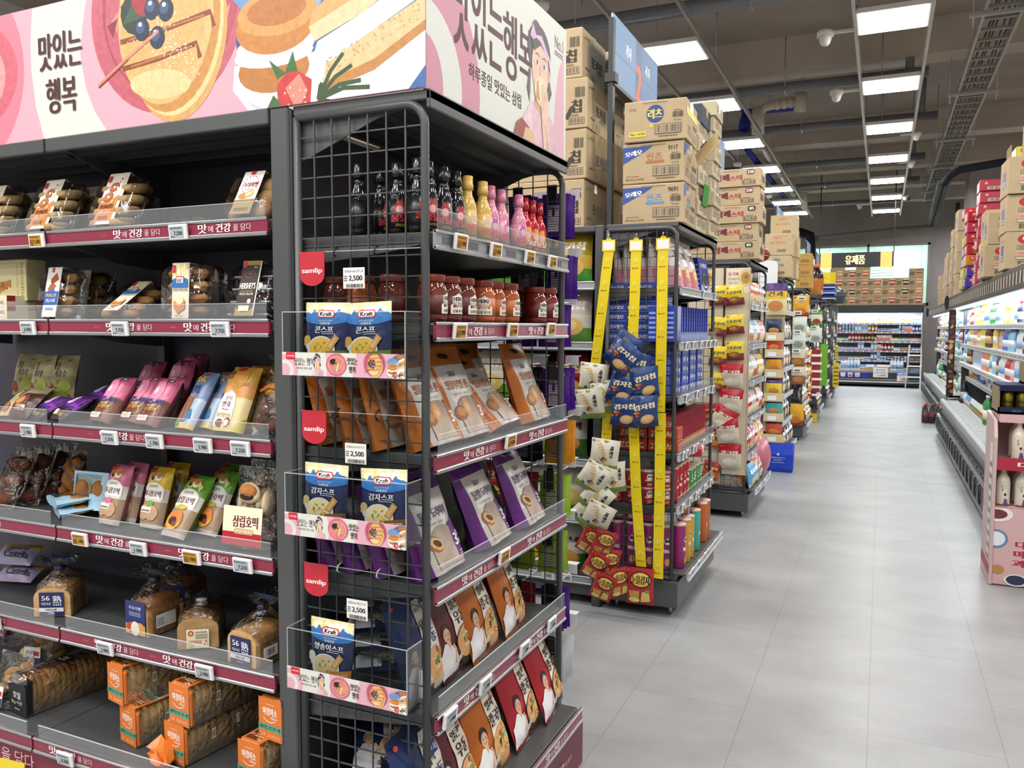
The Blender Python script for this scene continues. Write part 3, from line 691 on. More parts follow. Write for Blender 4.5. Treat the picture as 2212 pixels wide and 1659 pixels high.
def img_sandwich():
    a = P_(); rr = random.Random(5)
    a.e(59, 52, 50, 50, '#3f69a8', 40); a.e(24, 72, 22, 15, '#6d95c9', 16); a.e(40, 62, 9, 7, '#8fb1dc', 12); a.e(14, 50, 9, 14, '#2c4f8a', 16); a.e(86, 80, 16, 20, '#2f5590', 18)
    a.p([(3, 30), (12, 20), (34, 8), (62, 5), (82, 16), (98, 33), (99, 44), (80, 44), (20, 38), (4, 40)], '#eceef2'); a.p([(8, 26), (34, 9), (62, 6), (80, 15), (60, 12), (34, 15)], '#cdd0d8')
    a.e(24, 36, 18, 9, '#b9793c', 20); a.e(24, 42, 20, 5, '#f3f1ee', 20); a.e(25, 45, 20, 6, '#f7f6f4', 18)
    a.e(25, 53, 20, 11, '#c4823f', 24); a.e(26, 58, 20, 9, '#d39a58', 24); a.e(26, 59, 15, 6, '#b9743a', 20)
    a.p([(38, 84), (40, 98), (62, 100), (80, 92), (62, 80)], '#a5632f'); a.p([(42, 86), (62, 84), (80, 93), (70, 98), (46, 98)], '#b9783d')
    a.p([(43, 66), (45, 72), (80, 88), (84, 82), (60, 68)], '#e0b47c'); a.p([(45, 72), (50, 80), (78, 92), (82, 87)], '#f4f3f1'); a.p([(43, 66), (62, 66), (84, 78), (84, 83), (60, 70)], '#c98b4c')
    a.p([(42, 50), (44, 56), (70, 70), (96, 78), (98, 73), (70, 58)], '#dba86a'); a.p([(42, 50), (70, 60), (97, 74), (96, 67), (68, 52), (44, 44)], '#eccda0')
    a.p([(42, 34), (46, 44), (68, 52), (97, 66), (98, 56), (70, 44), (54, 36)], '#f6f4f2'); a.p([(48, 28), (50, 35), (70, 44), (97, 55), (98, 47), (72, 34)], '#e6c190'); a.p([(48, 28), (72, 34), (98, 47), (97, 43), (72, 30), (50, 25)], '#bf8546')
    for k in range(60): x = rr.uniform(50, 92); a.e(x, 30+(x-48)*.36+rr.uniform(0, 6), .5, .4, '#c99a62', 5)
    a.p([(26, 30), (33, 36), (43, 30), (42, 18), (33, 13), (26, 18)], '#c63a3c'); a.p([(30, 28), (37, 33), (41, 26), (36, 18)], '#e58a7c')
    for k in range(12): a.e(rr.uniform(28, 40), rr.uniform(16, 28), .6, .5, '#f0c9a0', 5)
    for p in ([(26, 32), (22, 40), (30, 34)], [(30, 34), (34, 42), (36, 34)], [(24, 26), (20, 20), (28, 22)]): a.p(p, '#3d6b35')
    for x, y in ((58, 38), (62, 33), (66, 27), (70, 24), (62, 14), (54, 12), (48, 28)): a.ln([(46, 22), ((46+x)/2, (22+y)/2+2), (x, y)], 1.6, '#35502f')
    return a
def img_plate():
    a = P_(); a.e(50, 50, 50, 50, '#d26a7a', 36); a.e(50, 48, 40, 40, '#e7a0a2', 32); a.e(50, 47, 36, 36, '#cf7f86', 30); a.e(36, 62, 19, 15, '#7d4a25', 20); a.e(36, 64, 15, 11, '#241713', 20)
    for x, y, r in ((56, 66, 0), (68, 54, .5), (48, 44, .9), (66, 40, -.4), (44, 32, .2)): a.p([(x-12, y-7), (x+9, y-9), (x+12, y+6), (x-8, y+9)], '#d9a066'); a.ln([(x-9, y-4), (x+8, y+3)], 1, '#96602f'); a.ln([(x-6, y+6), (x+4, y-7)], 1, '#96602f')
    a.p([(46, 20), (58, 58), (64, 56), (56, 18)], '#f2c4be'); a.ln([(40, 24), (72, 22)], 1.2, '#9b3d4b'); return a
def img_girl():
    """a dark-haired girl in a pink dress biting a round bun"""
    a = P_(); SK, SD = '#dfb9a2', '#c99a80'
    a.e(42, 78, 25, 21, '#33282a', 28); a.e(36, 93, 10, 8, '#33282a', 16); a.p([(20, 60), (16, 44), (22, 34), (24, 60)], '#43322f'); a.p([(60, 70), (70, 52), (64, 44), (56, 60)], '#33282a')
    a.p([(4, 0), (10, 22), (26, 36), (60, 36), (82, 24), (92, 0)], '#d9b3bd'); a.p([(10, 22), (26, 36), (30, 0), (10, 0)], '#e2c1c9'); a.e(78, 16, 12, 13, '#d3a6b2', 16)
    a.p([(34, 44), (58, 44), (58, 33), (46, 29), (32, 34)], SD); a.e(44, 66, 18, 23, SK, 28); a.e(62, 64, 3.4, 5, SD, 12)
    a.p([(26, 82), (34, 90), (56, 88), (62, 76), (58, 80), (44, 84), (30, 76)], '#33282a')
    a.p([(22, 86), (28, 97), (36, 88), (28, 84)], '#cfa6cf'); a.p([(28, 88), (46, 92), (66, 78), (68, 64), (62, 76), (44, 87)], '#d7b0d6')
    for x in (37, 52): a.e(x, 69, 3.4, 2.2, '#f5efe9', 12); a.e(x, 69, 2, 2.1, '#2c1f1d', 10); a.ln([(x-4, 74.5), (x, 76), (x+4, 74.5)], .9, '#4a3831')
    a.ln([(44, 68), (42, 61), (45, 60)], 1, SD); a.e(44, 55, 4.5, 2, '#b0565a', 12)
    a.e(45, 48, 14, 12, '#e8cf9f', 22); a.e(46, 47, 9, 8, '#f5e8c8', 18); a.p([(34, 40), (36, 54), (40, 56), (43, 40)], '#c98f52')
    for x, y in ((46, 54), (50, 55), (54, 53), (58, 50)): a.ln([(x+3, 36), (x+1, 46), (x, y)], 3.6, SK); a.ln([(x+5, 36), (x+2.4, 46)], .5, SD)
    a.p([(44, 40), (62, 44), (62, 34), (58, 20), (64, 0), (52, 0), (48, 20)], SK); a.p([(58, 20), (64, 0), (60, 0), (55, 20)], SD)
    return a
PANCAKE, SANDW, PLATE, GIRL = img_pancake(), img_sandwich(), img_plate(), img_girl()
PINK, PINK2, MINT, MAR = '#d9a8b6', '#c78b9c', '#d6d9d1', '#4a1f22'
def words_2line(a, x, y, w, h, c=MAR):
    """the slogan in two lines, centre x, top y"""
    a.t('맛있는', x, y-h*.22, h*.44, c, w=w, b=1.1); a.t('행복', x, y-h*.76, h*.42, c, w=w*.7, b=1.1); return a
def strip_art():
    a = Art(.35, .056); a.r(0, 0, 100, 100, MINT); a.e(2, 22, 12, 70, PINK, 24); a.e(2, 22, 8, 46, MINT, 24); a.e(2, 22, 5, 30, PINK, 20); a.r(34, 0, 16, 100, PINK); a.r(62, 0, 38, 100, PINK)
    a.e(35, 40, 3, 70, MINT, 20); a.e(64, 20, 5, 60, PINK, 20)
    a.rr(3.5, 68, 8, 34, '#cc2a3a', 1.2); a.t('samlip', 7.5, 84, 9, '#fff', w=6)
    a.t('맛있는 행복', 19, 60, 32, MAR, w=17, b=1); a.t('하루종일 맛있는 삼립', 19, 32, 9, MAR, w=13, b=.6)
    a.sub(GIRL, 25.5, -4, 11, 100); a.sub(PLATE, 37.5, 4, 17, 94); words_2line(a, 59, 82, 8, 66); a.sub(PANCAKE, 68, 6, 17, 106); a.sub(SANDW, 86, -14, 20, 112)
    return a.clip()
# ---------------------------------------------------------------- pink header board over the bread
HW, HH, HX, HY = 2.13, .38, -3.1, 1.655
def hu(px, py):
    p = ay(px, py, HY); return (p.x-HX)/HW*100, (p.z-2.1)/HH*100
def circ(a, im, pl, pr, pb):
    l, r_, bt = hu(*pl), hu(*pr), hu(*pb); w = r_[0]-l[0]; h = w*HW/HH; a.sub(im, l[0], bt[1], w, h)
a = Art(HW, HH); a.r(0, 0, 100, 100, PINK)
a.p([hu(*q) for q in ((70, 20), (66, 90), (68, 150), (78, 230), (98, 309), (232, 283), (205, 240), (186, 190), (174, 120), (178, 60), (188, -12))], MINT)
c0, c1 = hu(47, 180), hu(-200, 180); rw = (c0[0]-c1[0])/2; a.e(c0[0]-rw, 58, rw*1.05, rw*1.05*HW/HH, '#dc7f92', 40); a.sub(PLATE, c0[0]-rw*2.1, 8, rw*2.05, 96)
circ(a, PANCAKE, (197, 10), (531, 0), (365, 243)); circ(a, SANDW, (492, 150), (950, 90), (700, 338))
p0, p1 = hu(75, 128), hu(166, 128); words_2line(a, (p0[0]+p1[0])/2+1.1, 92-14, p1[0]-p0[0], 62)
a.clip(); fr = MB(); fr.box(HX, -.985, HY, HY+.01, 2.1, 2.48, mat('#d9a8b6', 'paint')); fr.plate(a, (HX, HY, 2.1), (1, 0, 0), (0, 0, 1))
# end board of the header: x = -.975, from y 1.655 to 2.565
EW, HH = .912, .42
def eu(px, py):
    p = ax(px, py, -.975); return (p.y-1.655)/EW*100, (p.z-2.1)/HH*100
a = Art(EW, HH); a.r(0, 0, 100, 100, MINT); o = eu(903, 190)
a.e(0, 10, 31, 31*EW/HH, PINK2, 40); a.e(0, 6, 20, 20*EW/HH, MINT, 40); a.e(0, 4, 9.5, 9.5*EW/HH*1.25, PINK2, 30)
a.p([eu(*q) for q in ((1217, 125), (1207, 150), (1200, 200), (1196, 260), (1200, 320), (1217, 350))], PINK)
def et(tx, q1, q2, b=1):
    """text between the lower left and the upper right of its place"""
    (x0, y0), (x1, y1) = eu(*q1), eu(*q2); a.t(tx, (x0+x1)/2, (y0+y1)/2, abs(y1-y0), MAR, w=x1-x0, b=b)
a.t('맛있는', 30.5, 60, 52, MAR, w=31, b=1); a.t('행복', 57.5, 56, 43, MAR, w=21.5, b=1); a.t('하루종일 맛있는 삼립', 42, 24, 9.5, MAR, w=36, b=.5)
a.t('No.1', 92.8, 85, 9, '#8f6a66', w=8); a.r(88.6, 77.5, 8, .8, '#8f6a66'); a.r(88.6, 75.5, 8, .8, '#8f6a66')
a.sub(GIRL, 58, -3, 40, 90); a.p([(54, 0), (56, 9), (60, 14), (66, 10), (70, 0)], '#8f4f3b'); a.p([(61, 0), (63, 9), (69, 9), (71, 0)], '#d8b08a'); a.clip()
sd = MB(); sd.box(-.985, -.975, HY, HY+EW, 2.1, 2.52, mat('#dfe3dc', 'paint')); sd.plate(a, (-.975, HY, 2.1), (0, 1, 0), (0, 0, 1))
e = empty('header_sign', 'large pink and mint header board printed with pancakes and cake above the bread', 'sign'); put('front_board', fr, e); put('end_board', sd, e)
bk = MB(); bk.box(HX, -.985, HY+EW-.01, HY+EW, 2.1, 2.52, mat('#e6b6c2', 'paint')); put('rear_board', bk, e)
# ================================================================ makers of packets
def pouch(w, h, d, zone, back, art=None, prof='stand', nu=12, nv=14, sd=0, wr=.0035, eps=.0008, dip=0, side=.5):
    """a filled packet: front -y, origin at the bottom centre; returns the builder"""
    if prof == 'stand': T = lambda v: max(0, 1-v/.93)**.55 if v < .93 else 0
    elif prof == 'block': T = lambda v: min(1, max(0, (.97-v)/.14))**.6*min(1, .8+v*2)
    else: T = lambda v: max(0, math.sin(PI*min(1, max(0, (v-.04)/.92))))**.55
    def base(u, v, sg):
        e = (1-abs(2*u-1)**(2.4 if prof != 'block' else 5))
        n = noise.noise(Vector((u*3.1+sd, v*3.7, sg*2+sd*1.3)))*wr*(.3+T(v))+noise.noise(Vector((u*9+sd, v*8, sg*5)))*wr*.4
        y = -sg*d/2*T(v)*max(0, e)**side+(n if 0 < u < 1 else 0)
        return Vector(((u-.5)*w*(1-.05*T(v)*(prof != 'block')), y, v*h-dip*(1-e)*(v > .9)))
    F = lambda u, v: base(u, v, 1)
    def FN(u, v):
        p = F(u, v); a = F(min(1, u+.02), v)-F(max(0, u-.02), v); b_ = F(u, min(1, v+.02))-F(u, max(0, v-.02)); n = a.cross(b_)
        return p, (n.normalized() if n.length > 1e-9 else Vector((0, -1, 0)))
    b = MB(); b.grid(F, nu, nv, zone)
    b.grid(lambda u, v: base(1-u, v, -1), nu, nv, back)
    if prof != 'pillow': b.add([tuple(base(i/nu, 0, 1)) for i in range(nu+1)]+[tuple(base(i/nu, 0, -1)) for i in range(nu+1)], [(i+1, i, nu+1+i, nu+2+i) for i in range(nu)], zone(.5, 0) if callable(zone) else zone)
    if art: art.q = art.q or 4.5; b.art(art, FN, eps)
    return b
def zones(*zs):
    """colour bands from the bottom: (upper end v, material)"""
    def f(u, v):
        for t, m_ in zs:
            if v <= t: return m_
        return zs[-1][1]
    return f
def bg(c): return mat(c, 'bag')
def loft(b, rings, mt, close=True, smooth=True):
    n = len(rings[0]); v = [p for r in rings for p in r]
    f = [(i*n+j, i*n+(j+1) % n, (i+1)*n+(j+1) % n, (i+1)*n+j) for i in range(len(rings)-1) for j in range(n)]
    if close: f += [tuple(range(n-1, -1, -1)), tuple(range((len(rings)-1)*n, len(rings)*n))]
    return b.add(v, f, mt, smooth)
def rrect(w, d, r, z, n=5, jit=0, sd=0, cy=0):
    o = []
    for k, (sx, sy) in enumerate(((1, 1), (-1, 1), (-1, -1), (1, -1))):
        for i in range(n):
            a = k*PI/2+i*PI/2/(n-1); q = 1+jit*noise.noise(Vector((a*2+sd, z*9, sd)))
            o.append(((sx*(w/2-r)+r*math.cos(a))*q, cy+(sy*(d/2-r)+r*math.sin(a))*q, z))
    return o
def loaf(w, d, h, c='#c98f55', top='#a86a34', slices=0, sd=0):
    """loaf along y, origin bottom centre of the front face, bumpy crown"""
    b = MB(); ns = slices or 8; cm, tm = mat(c, 'bread'), mat(top, 'bread')
    prof = [(-.5, 0), (-.5, .3), (-.5, .68), (-.46, .82), (-.34, .95), (-.15, 1), (.15, 1), (.34, .95), (.46, .82), (.5, .68), (.5, .3), (.5, 0)]
    v, f, ms = [], [], []; m_ = len(prof); rows = []
    for k in range(ns*3+1):
        y = d*k/(ns*3); s_ = .985 if k % 3 else .955
        if not slices: s_ = 1-.015*(k in (0, ns*3))
        for x, z in prof:
            n = noise.noise(Vector((x*2+sd, y*14, z+sd)))*.004; v.append((x*w*s_+n*.5, y, z*h*(s_ if z > .5 else 1)+n*(z > .5)))
    for k in range(ns*3):
        for j in range(m_-1): f.append((k*m_+j, k*m_+j+1, (k+1)*m_+j+1, (k+1)*m_+j)); ms.append(tm if 3 <= j <= 7 else cm)
    f.append(tuple(range(m_))); ms.append(cm); f.append(tuple(range(ns*3*m_+m_-1, ns*3*m_-1, -1))); ms.append(cm)
    f += [(k*m_, (k+1)*m_, (k+1)*m_+m_-1, k*m_+m_-1) for k in range(ns*3)]; ms += [cm]*(ns*3)
    b.add([(x, y, z) for x, y, z in v], [tuple(reversed(q)) for q in f], ms, False); return b
def tied_film(w, d, h, neck, top, mt=None, sd=0, lean=(0, 0)):
    """clear bag drawn together over a loaf and tied: body, neck, flared end"""
    b = MB(); mt = mt or FILM; n = 32; R_ = []
    cy = d/2
    def ring(z, k, r0, jit=.0):
        o = []
        for i in range(n):
            a = 2*PI*i/n; ca, sa = math.cos(a), math.sin(a); q = 1/max(abs(ca)**6+abs(sa)**6, 1e-6)**(1/6)
            bx, by = ca*w/2*q, sa*d/2*q; pl = 1+jit*math.sin(a*9+sd)
            x = bx*(1-k)+ca*r0*k; y = by*(1-k)+sa*r0*k; t = max(0, (z-h)/(top-h))
            o.append((x*pl+lean[0]*t, y*pl+cy+lean[1]*t, z))
        return o
    R_ = [ring(.002, 0, 0), ring(h*.5, 0, 0), ring(h*.9, .02, .02), ring(h*1.04, .14, .03, .02), ring(h+(neck-h)*.35, .52, .03, .06), ring(h+(neck-h)*.7, .86, .025, .1), ring(neck, 1, .013, .12), ring(neck+.012, 1, .014, .12), ring(neck+(top-neck)*.5, 1, .035, .22), ring(top, 1, .055, .3)]
    loft(b, R_, mt, False); return b
def clamshell(w, h, d, mt=None):
    """upright clear plastic tray with rounded corners and a rim, front -y"""
    b = MB(); mt = mt or CLEAR; R_ = []
    for y, s_ in ((-d/2, .86), (-d/2+.006, .9), (-d*.1, .965), (0, .99)):
        R_.append([(x*s_, y, z+h/2) for x, z, _ in rrect(w, h*s_, .03*s_, 0)])
    loft(b, [[p for p in r] for r in reversed(R_)], mt, True)
    R2 = [[(x*s_, y, z+h/2) for x, z, _ in rrect(w, h*s_, .03*s_, 0)] for y, s_ in ((0, .99), (d*.3, .97), (d/2, .9))]
    loft(b, list(reversed(R2)), mt, True)
    rim = MB(); q = [(x, 0, z+h/2) for x, z, _ in rrect(w*1.03, h*1.03, .03, 0)]; rim.tube(q, .0028, mat('#e4e8ea', 'acrylic'), 6, closed=True)
    return b, rim
def box_bm(w, h, d, m_, art=None, side=None, c=.003, top=None):
    """carton: front -y, origin bottom centre of the front"""
    b = MB(); b.box(-w/2, w/2, 0, d, 0, h, m_, c)
    if art: b.plate(art, (-w/2, 0, 0), (1, 0, 0), (0, 0, 1))
    if side: b.plate(side, (w/2, 0, 0), (0, 1, 0), (0, 0, 1))
    if top: b.plate(top, (-w/2, 0, h), (1, 0, 0), (0, 1, 0))
    return b
# ================================================================ the bread shelves
def B(key, px, py, y, k, label, rx=0, rz=0, ry=0, dz=0, grp=None, s=1):
    """stand a packet on bread shelf k where the line of sight through px,py meets depth y"""
    p = ay(px, py, y); return spawn(key, TR(p.x, y, BZ[k]+.001+dz, rz, rx, ry, s), label, grp)
TAN, CREAM = '#b98a52', '#f1e7d3'
def donut_pic(a, x, y, w, h, c='#9a5428', hi='#c27a41'):
    q = a.w/a.h
    for dx, dy in ((.1, .2), (-.1, -.22)):
        cx, cy = x+w*dx, y+h*dy; a.e(cx, cy, w*.36, w*.3*q, c, 22, .3); a.e(cx-w*.03, cy+w*.05*q, w*.28, w*.2*q, hi, 18, .3); a.e(cx-w*.02, cy+w*.05*q, w*.2, w*.13*q, c, 16, .3); a.e(cx, cy+w*.02*q, w*.1, w*.08*q, '#efe0c8', 12)
# -- boxes of doughnuts: tray, doughnuts, paper sleeve
def tray_goods(key, w, h, d, sleeve, cat, goods, sw=.42, name='pastry_box', rimc=None):
    t, rim = clamshell(w, h, d); g = MB(); goods(g, w, h, d); s = MB()
    sx = w*sw/2; n = 10
    pts = [(-d*.12, h*1.003), (-d*.5-.0015, h*.985), (-d*.5-.0015, .004), (-d*.2, -.001)]
    s.box(-sx, sx, -d/2-.0022, -d/2-.0014, .0, h*.99, mat('#e9dfce', 'paint')); s.box(-sx, sx, -d/2-.002, d*.2, h*.992, h*.998, mat('#e9dfce', 'paint'))
    s.plate(sleeve, (-sx, -d/2-.0022, 0), (1, 0, 0), (0, 0, 1))
    proto(key, name, cat, ('contents', g), ('plastic_tray', t, None, [('tray_rim', rim)]), ('paper_sleeve', s))
def g_donut(b, w, h, d):
    for k in range(4):
        z = h*(.14+k*.22)
        for sx in (-1, 1):
            X = TR(sx*w*.22, 0, z, 0, .5); b.lathe([(.012, 0), (.016, .012), (.03, .016), (.044, .01), (.048, 0), (.044, -.01), (.03, -.015), (.012, 0)], mat('#b39468', 'bread'), 16, X @ Matrix.Scale(.9, 4, (1, 0, 0)))
def g_buns(c, r=.034, c2=None):
    def f(b, w, h, d):
        for k in range(3):
            for sx in (-1, 1): b.ball((sx*w*.23, 0, h*(.2+k*.3)), r, mat(c if k != 1 or not c2 else c2, 'bread'), 12, (1.05, .6, .85))
    return f
def g_bars(c, film=None):
    def f(b, w, h, d):
        for k in range(4):
            for sx in (-1, 1):
                b.box(sx*w*.23-w*.2, sx*w*.23+w*.2, -d*.3, d*.3, h*(.05+k*.23), h*(.05+k*.23)+h*.17, mat(c, 'bread'), .012)
                if film: b.box(sx*w*.23-w*.21, sx*w*.23+w*.21, -d*.33, d*.33, h*(.04+k*.23), h*(.04+k*.23)+h*.03, mat(film, 'gloss'), .002)
    return f
a = Art(.07, .165); a.r(0, 0, 100, 100, '#f1e9da'); a.r(0, 6, 100, 40, '#d27a35'); a.p([(0, 46), (40, 46), (100, 60), (100, 46)], '#d27a35'); donut_pic(a, 48, 66, 80, 48); a.p([(70, 78), (92, 72), (84, 64)], '#fbf6ea'); a.e(72, 46, 10, 4, '#d9b23c', 12)
a.t('DONUTS', 50, 36, 8, '#3a1d10', w=74, b=1.5); a.t('오리볼 구운도넛', 50, 25, 8, '#f6e6cf', w=72, b=1); a.lines(20, 10, 60, 8, 3, '#7d3c12'); a.rr(6, 87, 20, 12, '#c8303c', 3); a.e(88, 92, 4, 2, '#c8303c', 8); a.e(82, 86, 3, 1.5, '#c8303c', 8)
tray_goods('donut', .18, .175, .075, a, 'doughnuts', g_donut, .46)
for px, lb in ((-22, 'clear doughnut box with orange sleeve cut by the photo edge on the top shelf'), (103, 'clear doughnut box with orange sleeve beside the amber 7,280 tag'), (243, 'clear doughnut box with orange sleeve, rightmost of three on the top bread shelf')):
    B('donut', px, 490, 1.725, 0, lb, -.42, 0, grp='doughnut boxes on the top bread shelf')
for px in (50, 190):
    B('donut', px, 490, 1.86, 0, f'clear doughnut box standing behind the {"left" if px < 100 else "right"} pair of sleeved doughnut boxes', -.42, grp='doughnut boxes on the top bread shelf')
a = Art(.07, .14); a.r(0, 0, 100, 100, '#f3efe6'); a.r(0, 0, 100, 34, '#9c8450'); a.t('크리마빵', 50, 68, 12, '#8d2540', w=78, b=2); a.t('오븐기업 완뜻', 50, 57, 4, '#8d2540', w=42)
for k in range(16):
    an = k/16*2*PI; a.e(50+38*math.cos(an), 68+20*math.sin(an), 2.5, 1.4, '#a8283f', 6)
a.e(36, 42, 24, 7, '#c98a4a', 18); a.e(62, 46, 20, 8, '#e0b662', 18, .4); a.e(62, 46, 15, 3, '#f6e6b8', 12, .4); a.rr(34, 92, 24, 10, '#c8303c', 4); a.lines(14, 8, 70, 8, 2, '#5d4a20'); a.clip()
tray_goods('cream', .165, .14, .07, a, 'buns', g_buns('#b98f62', .036))
B('cream', 535, 462, 1.72, 0, 'clear box of cream buns with white and gold sleeve on the top shelf', -.5)
b = MB(); t, rim = clamshell(.11, .06, .09); g = MB(); g_bars('#b08a5a')(g, .11, .06, .09)
proto('smallbox', 'pastry_box', 'pastries', ('contents', g), ('plastic_tray', t, None, [('tray_rim', rim)]))
for px, lb in ((372, 'low clear pastry box lying behind the rightmost doughnut box'), (420, 'low clear pastry box lying behind the cream bun box')): B('smallbox', px, 430, 1.93, 0, lb)
# -- second shelf
YC = '#e6d9a0'
a = Art(.2, .12); a.r(0, 0, 100, 100, '#e9dfae'); a.t('ENCIEDDINE', 78, 50, 9, '#c4ad74', w=60, rot=PI/2); a.t('NUNEDDINE', 90, 46, 10, '#a5843f', w=70, rot=PI/2)
for k in range(5): a.p([(10+k*9, 20+k*5), (26+k*9, 16+k*5), (34+k*7, 46+k*3), (14+k*8, 52)], ('#c98f45', '#b5732f')[k % 2]); a.ln([(12+k*9, 24+k*5), (30+k*7, 46)], 1, '#7d4a1c')
proto('cookiebox', 'cookie_carton', 'cookies', ('carton', box_bm(.2, .135, .07, mat('#d9cf9a', 'paint'), a)))
p = ay(46, 640, 1.74); spawn('cookiebox', TR(p.x-.1, 1.76, BZ[1]+.062), 'cream yellow cookie carton standing on two small cartons, second bread shelf')
a = Art(.19, .045); a.r(0, 0, 100, 100, '#ece3ba'); a.e(86, 50, 9, 36, '#f7f2e2', 16); a.e(86, 50, 8, 32, '#c24a3c', 16); a.e(86, 50, 7.4, 30, '#f7f2e2', 16); a.t('누네띠네', 86, 50, 34, '#7d3a2a', w=12, b=1)
sd_ = Art(.07, .045); sd_.r(0, 0, 100, 100, '#efe7c8'); sd_.r(0, 60, 40, 40, '#a82a3a')
proto('cookiesmall', 'cookie_carton', 'cookies', ('carton', box_bm(.19, .03, .1, mat('#e2d6a4', 'paint'), a, sd_)))
for k in range(2): spawn('cookiesmall', TR(p.x-.108, 1.70, BZ[1]+.001+k*.031), f'small cream cookie carton with round seal, {("lower", "upper")[k]} of the two', 'small cookie cartons')
a = Art(.3, .02); a.r(30, 10, 12, 80, '#a83040')
proto('cookieflat', 'cookie_carton', 'cookies', ('carton', box_bm(.3, .16, .03, mat('#a58a5a', 'paint'), a))); spawn('cookieflat', TR(p.x-.02, 1.92, BZ[1]+.001), 'flat tan cookie carton standing behind the cream cookie carton')
a = Art(.062, .155); a.r(0, 0, 100, 100, '#f2efe8'); a.r(0, 24, 100, 28, '#2f5fb0'); a.p([(20, 52), (70, 52), (58, 72), (30, 66)], '#3f74c4'); a.p([(34, 78), (70, 90), (90, 76), (56, 68)], '#a3562f'); a.p([(34, 78), (56, 68), (56, 60), (36, 70)], '#7d3a1c'); a.p([(16, 58), (52, 70), (80, 62), (30, 52)], '#b0653a')
a.t('FINANCIER', 50, 44, 7, '#e8cfa0', w=78, b=1); a.t('휘낭시에', 50, 33, 8, '#fff', w=66, b=1); a.lines(20, 14, 60, 6, 2, '#2f5fb0'); a.rr(36, 91, 14, 10, '#c8303c', 3); a.clip()
tray_goods('financier', .15, .158, .07, a, 'pastries', g_bars('#c39a66'))
B('financier', 128, 690, 1.735, 1, 'clear box of financiers with blue and white sleeve above the 6,900 tag', -.2)
B('financier', 190, 690, 1.87, 1, 'clear box of financiers standing behind the blue sleeved one', -.2)
def kraft_top(a, y0=64):
    a.r(0, y0, 100, 100-y0, '#e6d9a8'); a.e(50, y0+4, 56, 22*a.w/a.h*.9, '#2a6fb5', 24)
    rr = random.Random(4)
    for k in range(12): x = rr.uniform(0, 96); y = rr.uniform(y0+18, 96); a.p([(x-9, y-3), (x+6, y-6), (x+9, y+4), (x-5, y+7)], rr.choice(('#efe3b4', '#d9c47c', '#f6eecb')))
    a.rr(26, y0-2, 48, 16, '#c8303c', 6); a.rr(29, y0, 42, 12, '#f6f4ef', 5); a.t('KRAFT', 50, y0+6, 7, '#1d2b6b', w=34, b=1.5); return a
a = Art(.06, .155); kraft_top(a, 62); a.r(0, 56, 100, 8, '#2a6fb5'); a.rr(4, 82, 20, 14, '#c8303c', 4); a.clip(0, 56); a.t('크림치즈휘낭시에', 50, 52, 5, '#4a3426', w=92, b=1); a.p([(14, 20), (40, 8), (86, 18), (84, 32), (50, 38), (16, 30)], '#c98238'); a.p([(16, 30), (50, 22), (84, 32), (50, 40)], '#e0a95a'); a.e(52, 33, 24, 7, '#f0e2c0', 16); a.t('크림치즈 미니', 50, 4, 4, '#2d2016', w=50); a.clip()
tray_goods('kraftbox', .175, .155, .06, a, 'pastries', g_bars('#b98a58'), sw=.36)
B('kraftbox', 408, 690, 1.72, 1, 'clear box of cream cheese pastries with blue label above the right 7,750 tag', -.06)
B('kraftbox', 430, 690, 1.81, 1, 'clear box of cream cheese pastries behind the blue labelled one', -.06)
B('kraftbox', 250, 692, 1.705, 1, 'clear box of cream cheese pastries tipped far back on the second bread shelf', -.95)
a = Art(.06, .155); a.r(0, 0, 100, 100, '#33201b'); a.r(0, 0, 100, 26, '#a68a2c'); a.e(50, 30, 60, 24, '#33201b', 24); a.r(0, 92, 100, 8, '#a68a2c'); a.e(52, 74, 34, 7, '#4f3630', 18); a.e(52, 75, 24, 4, '#241410', 16); a.e(52, 76, 14, 2.6, '#5d423a', 14); a.rr(4, 88, 22, 10, '#c8303c', 4); a.t('No.1', 80, 88, 4, '#e8ddcf', w=18)
a.t("HERSHEY'S", 50, 54, 11, '#f4efe8', w=88, b=2); a.t('CHOCO FINANCIER', 50, 44, 3, '#c9a94a', w=70); a.t('허쉬초코 휘낭시에', 50, 39, 4.5, '#fff', w=76, b=1); a.e(74, 26, 11, 4.4, '#e9e2c4', 14); a.r(20, 8, 60, 10, '#efe9c8'); a.clip()
tray_goods('choco', .16, .155, .06, a, 'pastries', g_bars('#3a2a24', '#c9d2da'), sw=.4)
B('choco', 543, 690, 1.72, 1, 'clear box of dark chocolate pastries with brown and gold sleeve beside the upright', -.28)
# -- third shelf: packets
CORN = '#d8cb8a'
def pillow(key, w, h, d, zone, back, art, cat, name='snack_packet', prof='pillow', extra=(), sd=0, **k):
    proto(key, name, cat, ('packet', pouch(w, h, d, zone, back, art, prof, sd=sd, **k)), *extra)
a = Art(.11, .15); a.t('초당', 36, 72, 18, '#2a2018', w=26, b=1); a.t('옥수수', 56, 54, 16, '#2a2018', w=44, b=1); a.t('크림빵', 60, 34, 11, '#2a2018', w=36); a.t('No.1', 78, 86, 6, '#4a4028', w=18); a.e(74, 28, 20, 14, '#a9b84a', 16); a.e(20, 20, 14, 12, '#a5542f', 14)
pillow('corn', .11, .15, .05, zones((.5, bg('#b9a878')), (1, bg('#d9cfa0'))), bg('#a39a6e'), a, 'bread packet')
for j, (px, y, rz) in enumerate(((50, 1.92, .1), (84, 1.88, -.1), (130, 1.9, .15))):
    B('corn', px, 832, y, 2, f'pale corn cream bread packet at the back of the third shelf, {nth(j)} from the left', -.25, rz, dz=.045, grp='corn bread packets')
B('corn', 22, 885, 1.72, 2, 'pale corn cream bread packet lying tilted at the left photo edge, third shelf', -1.0, .2)
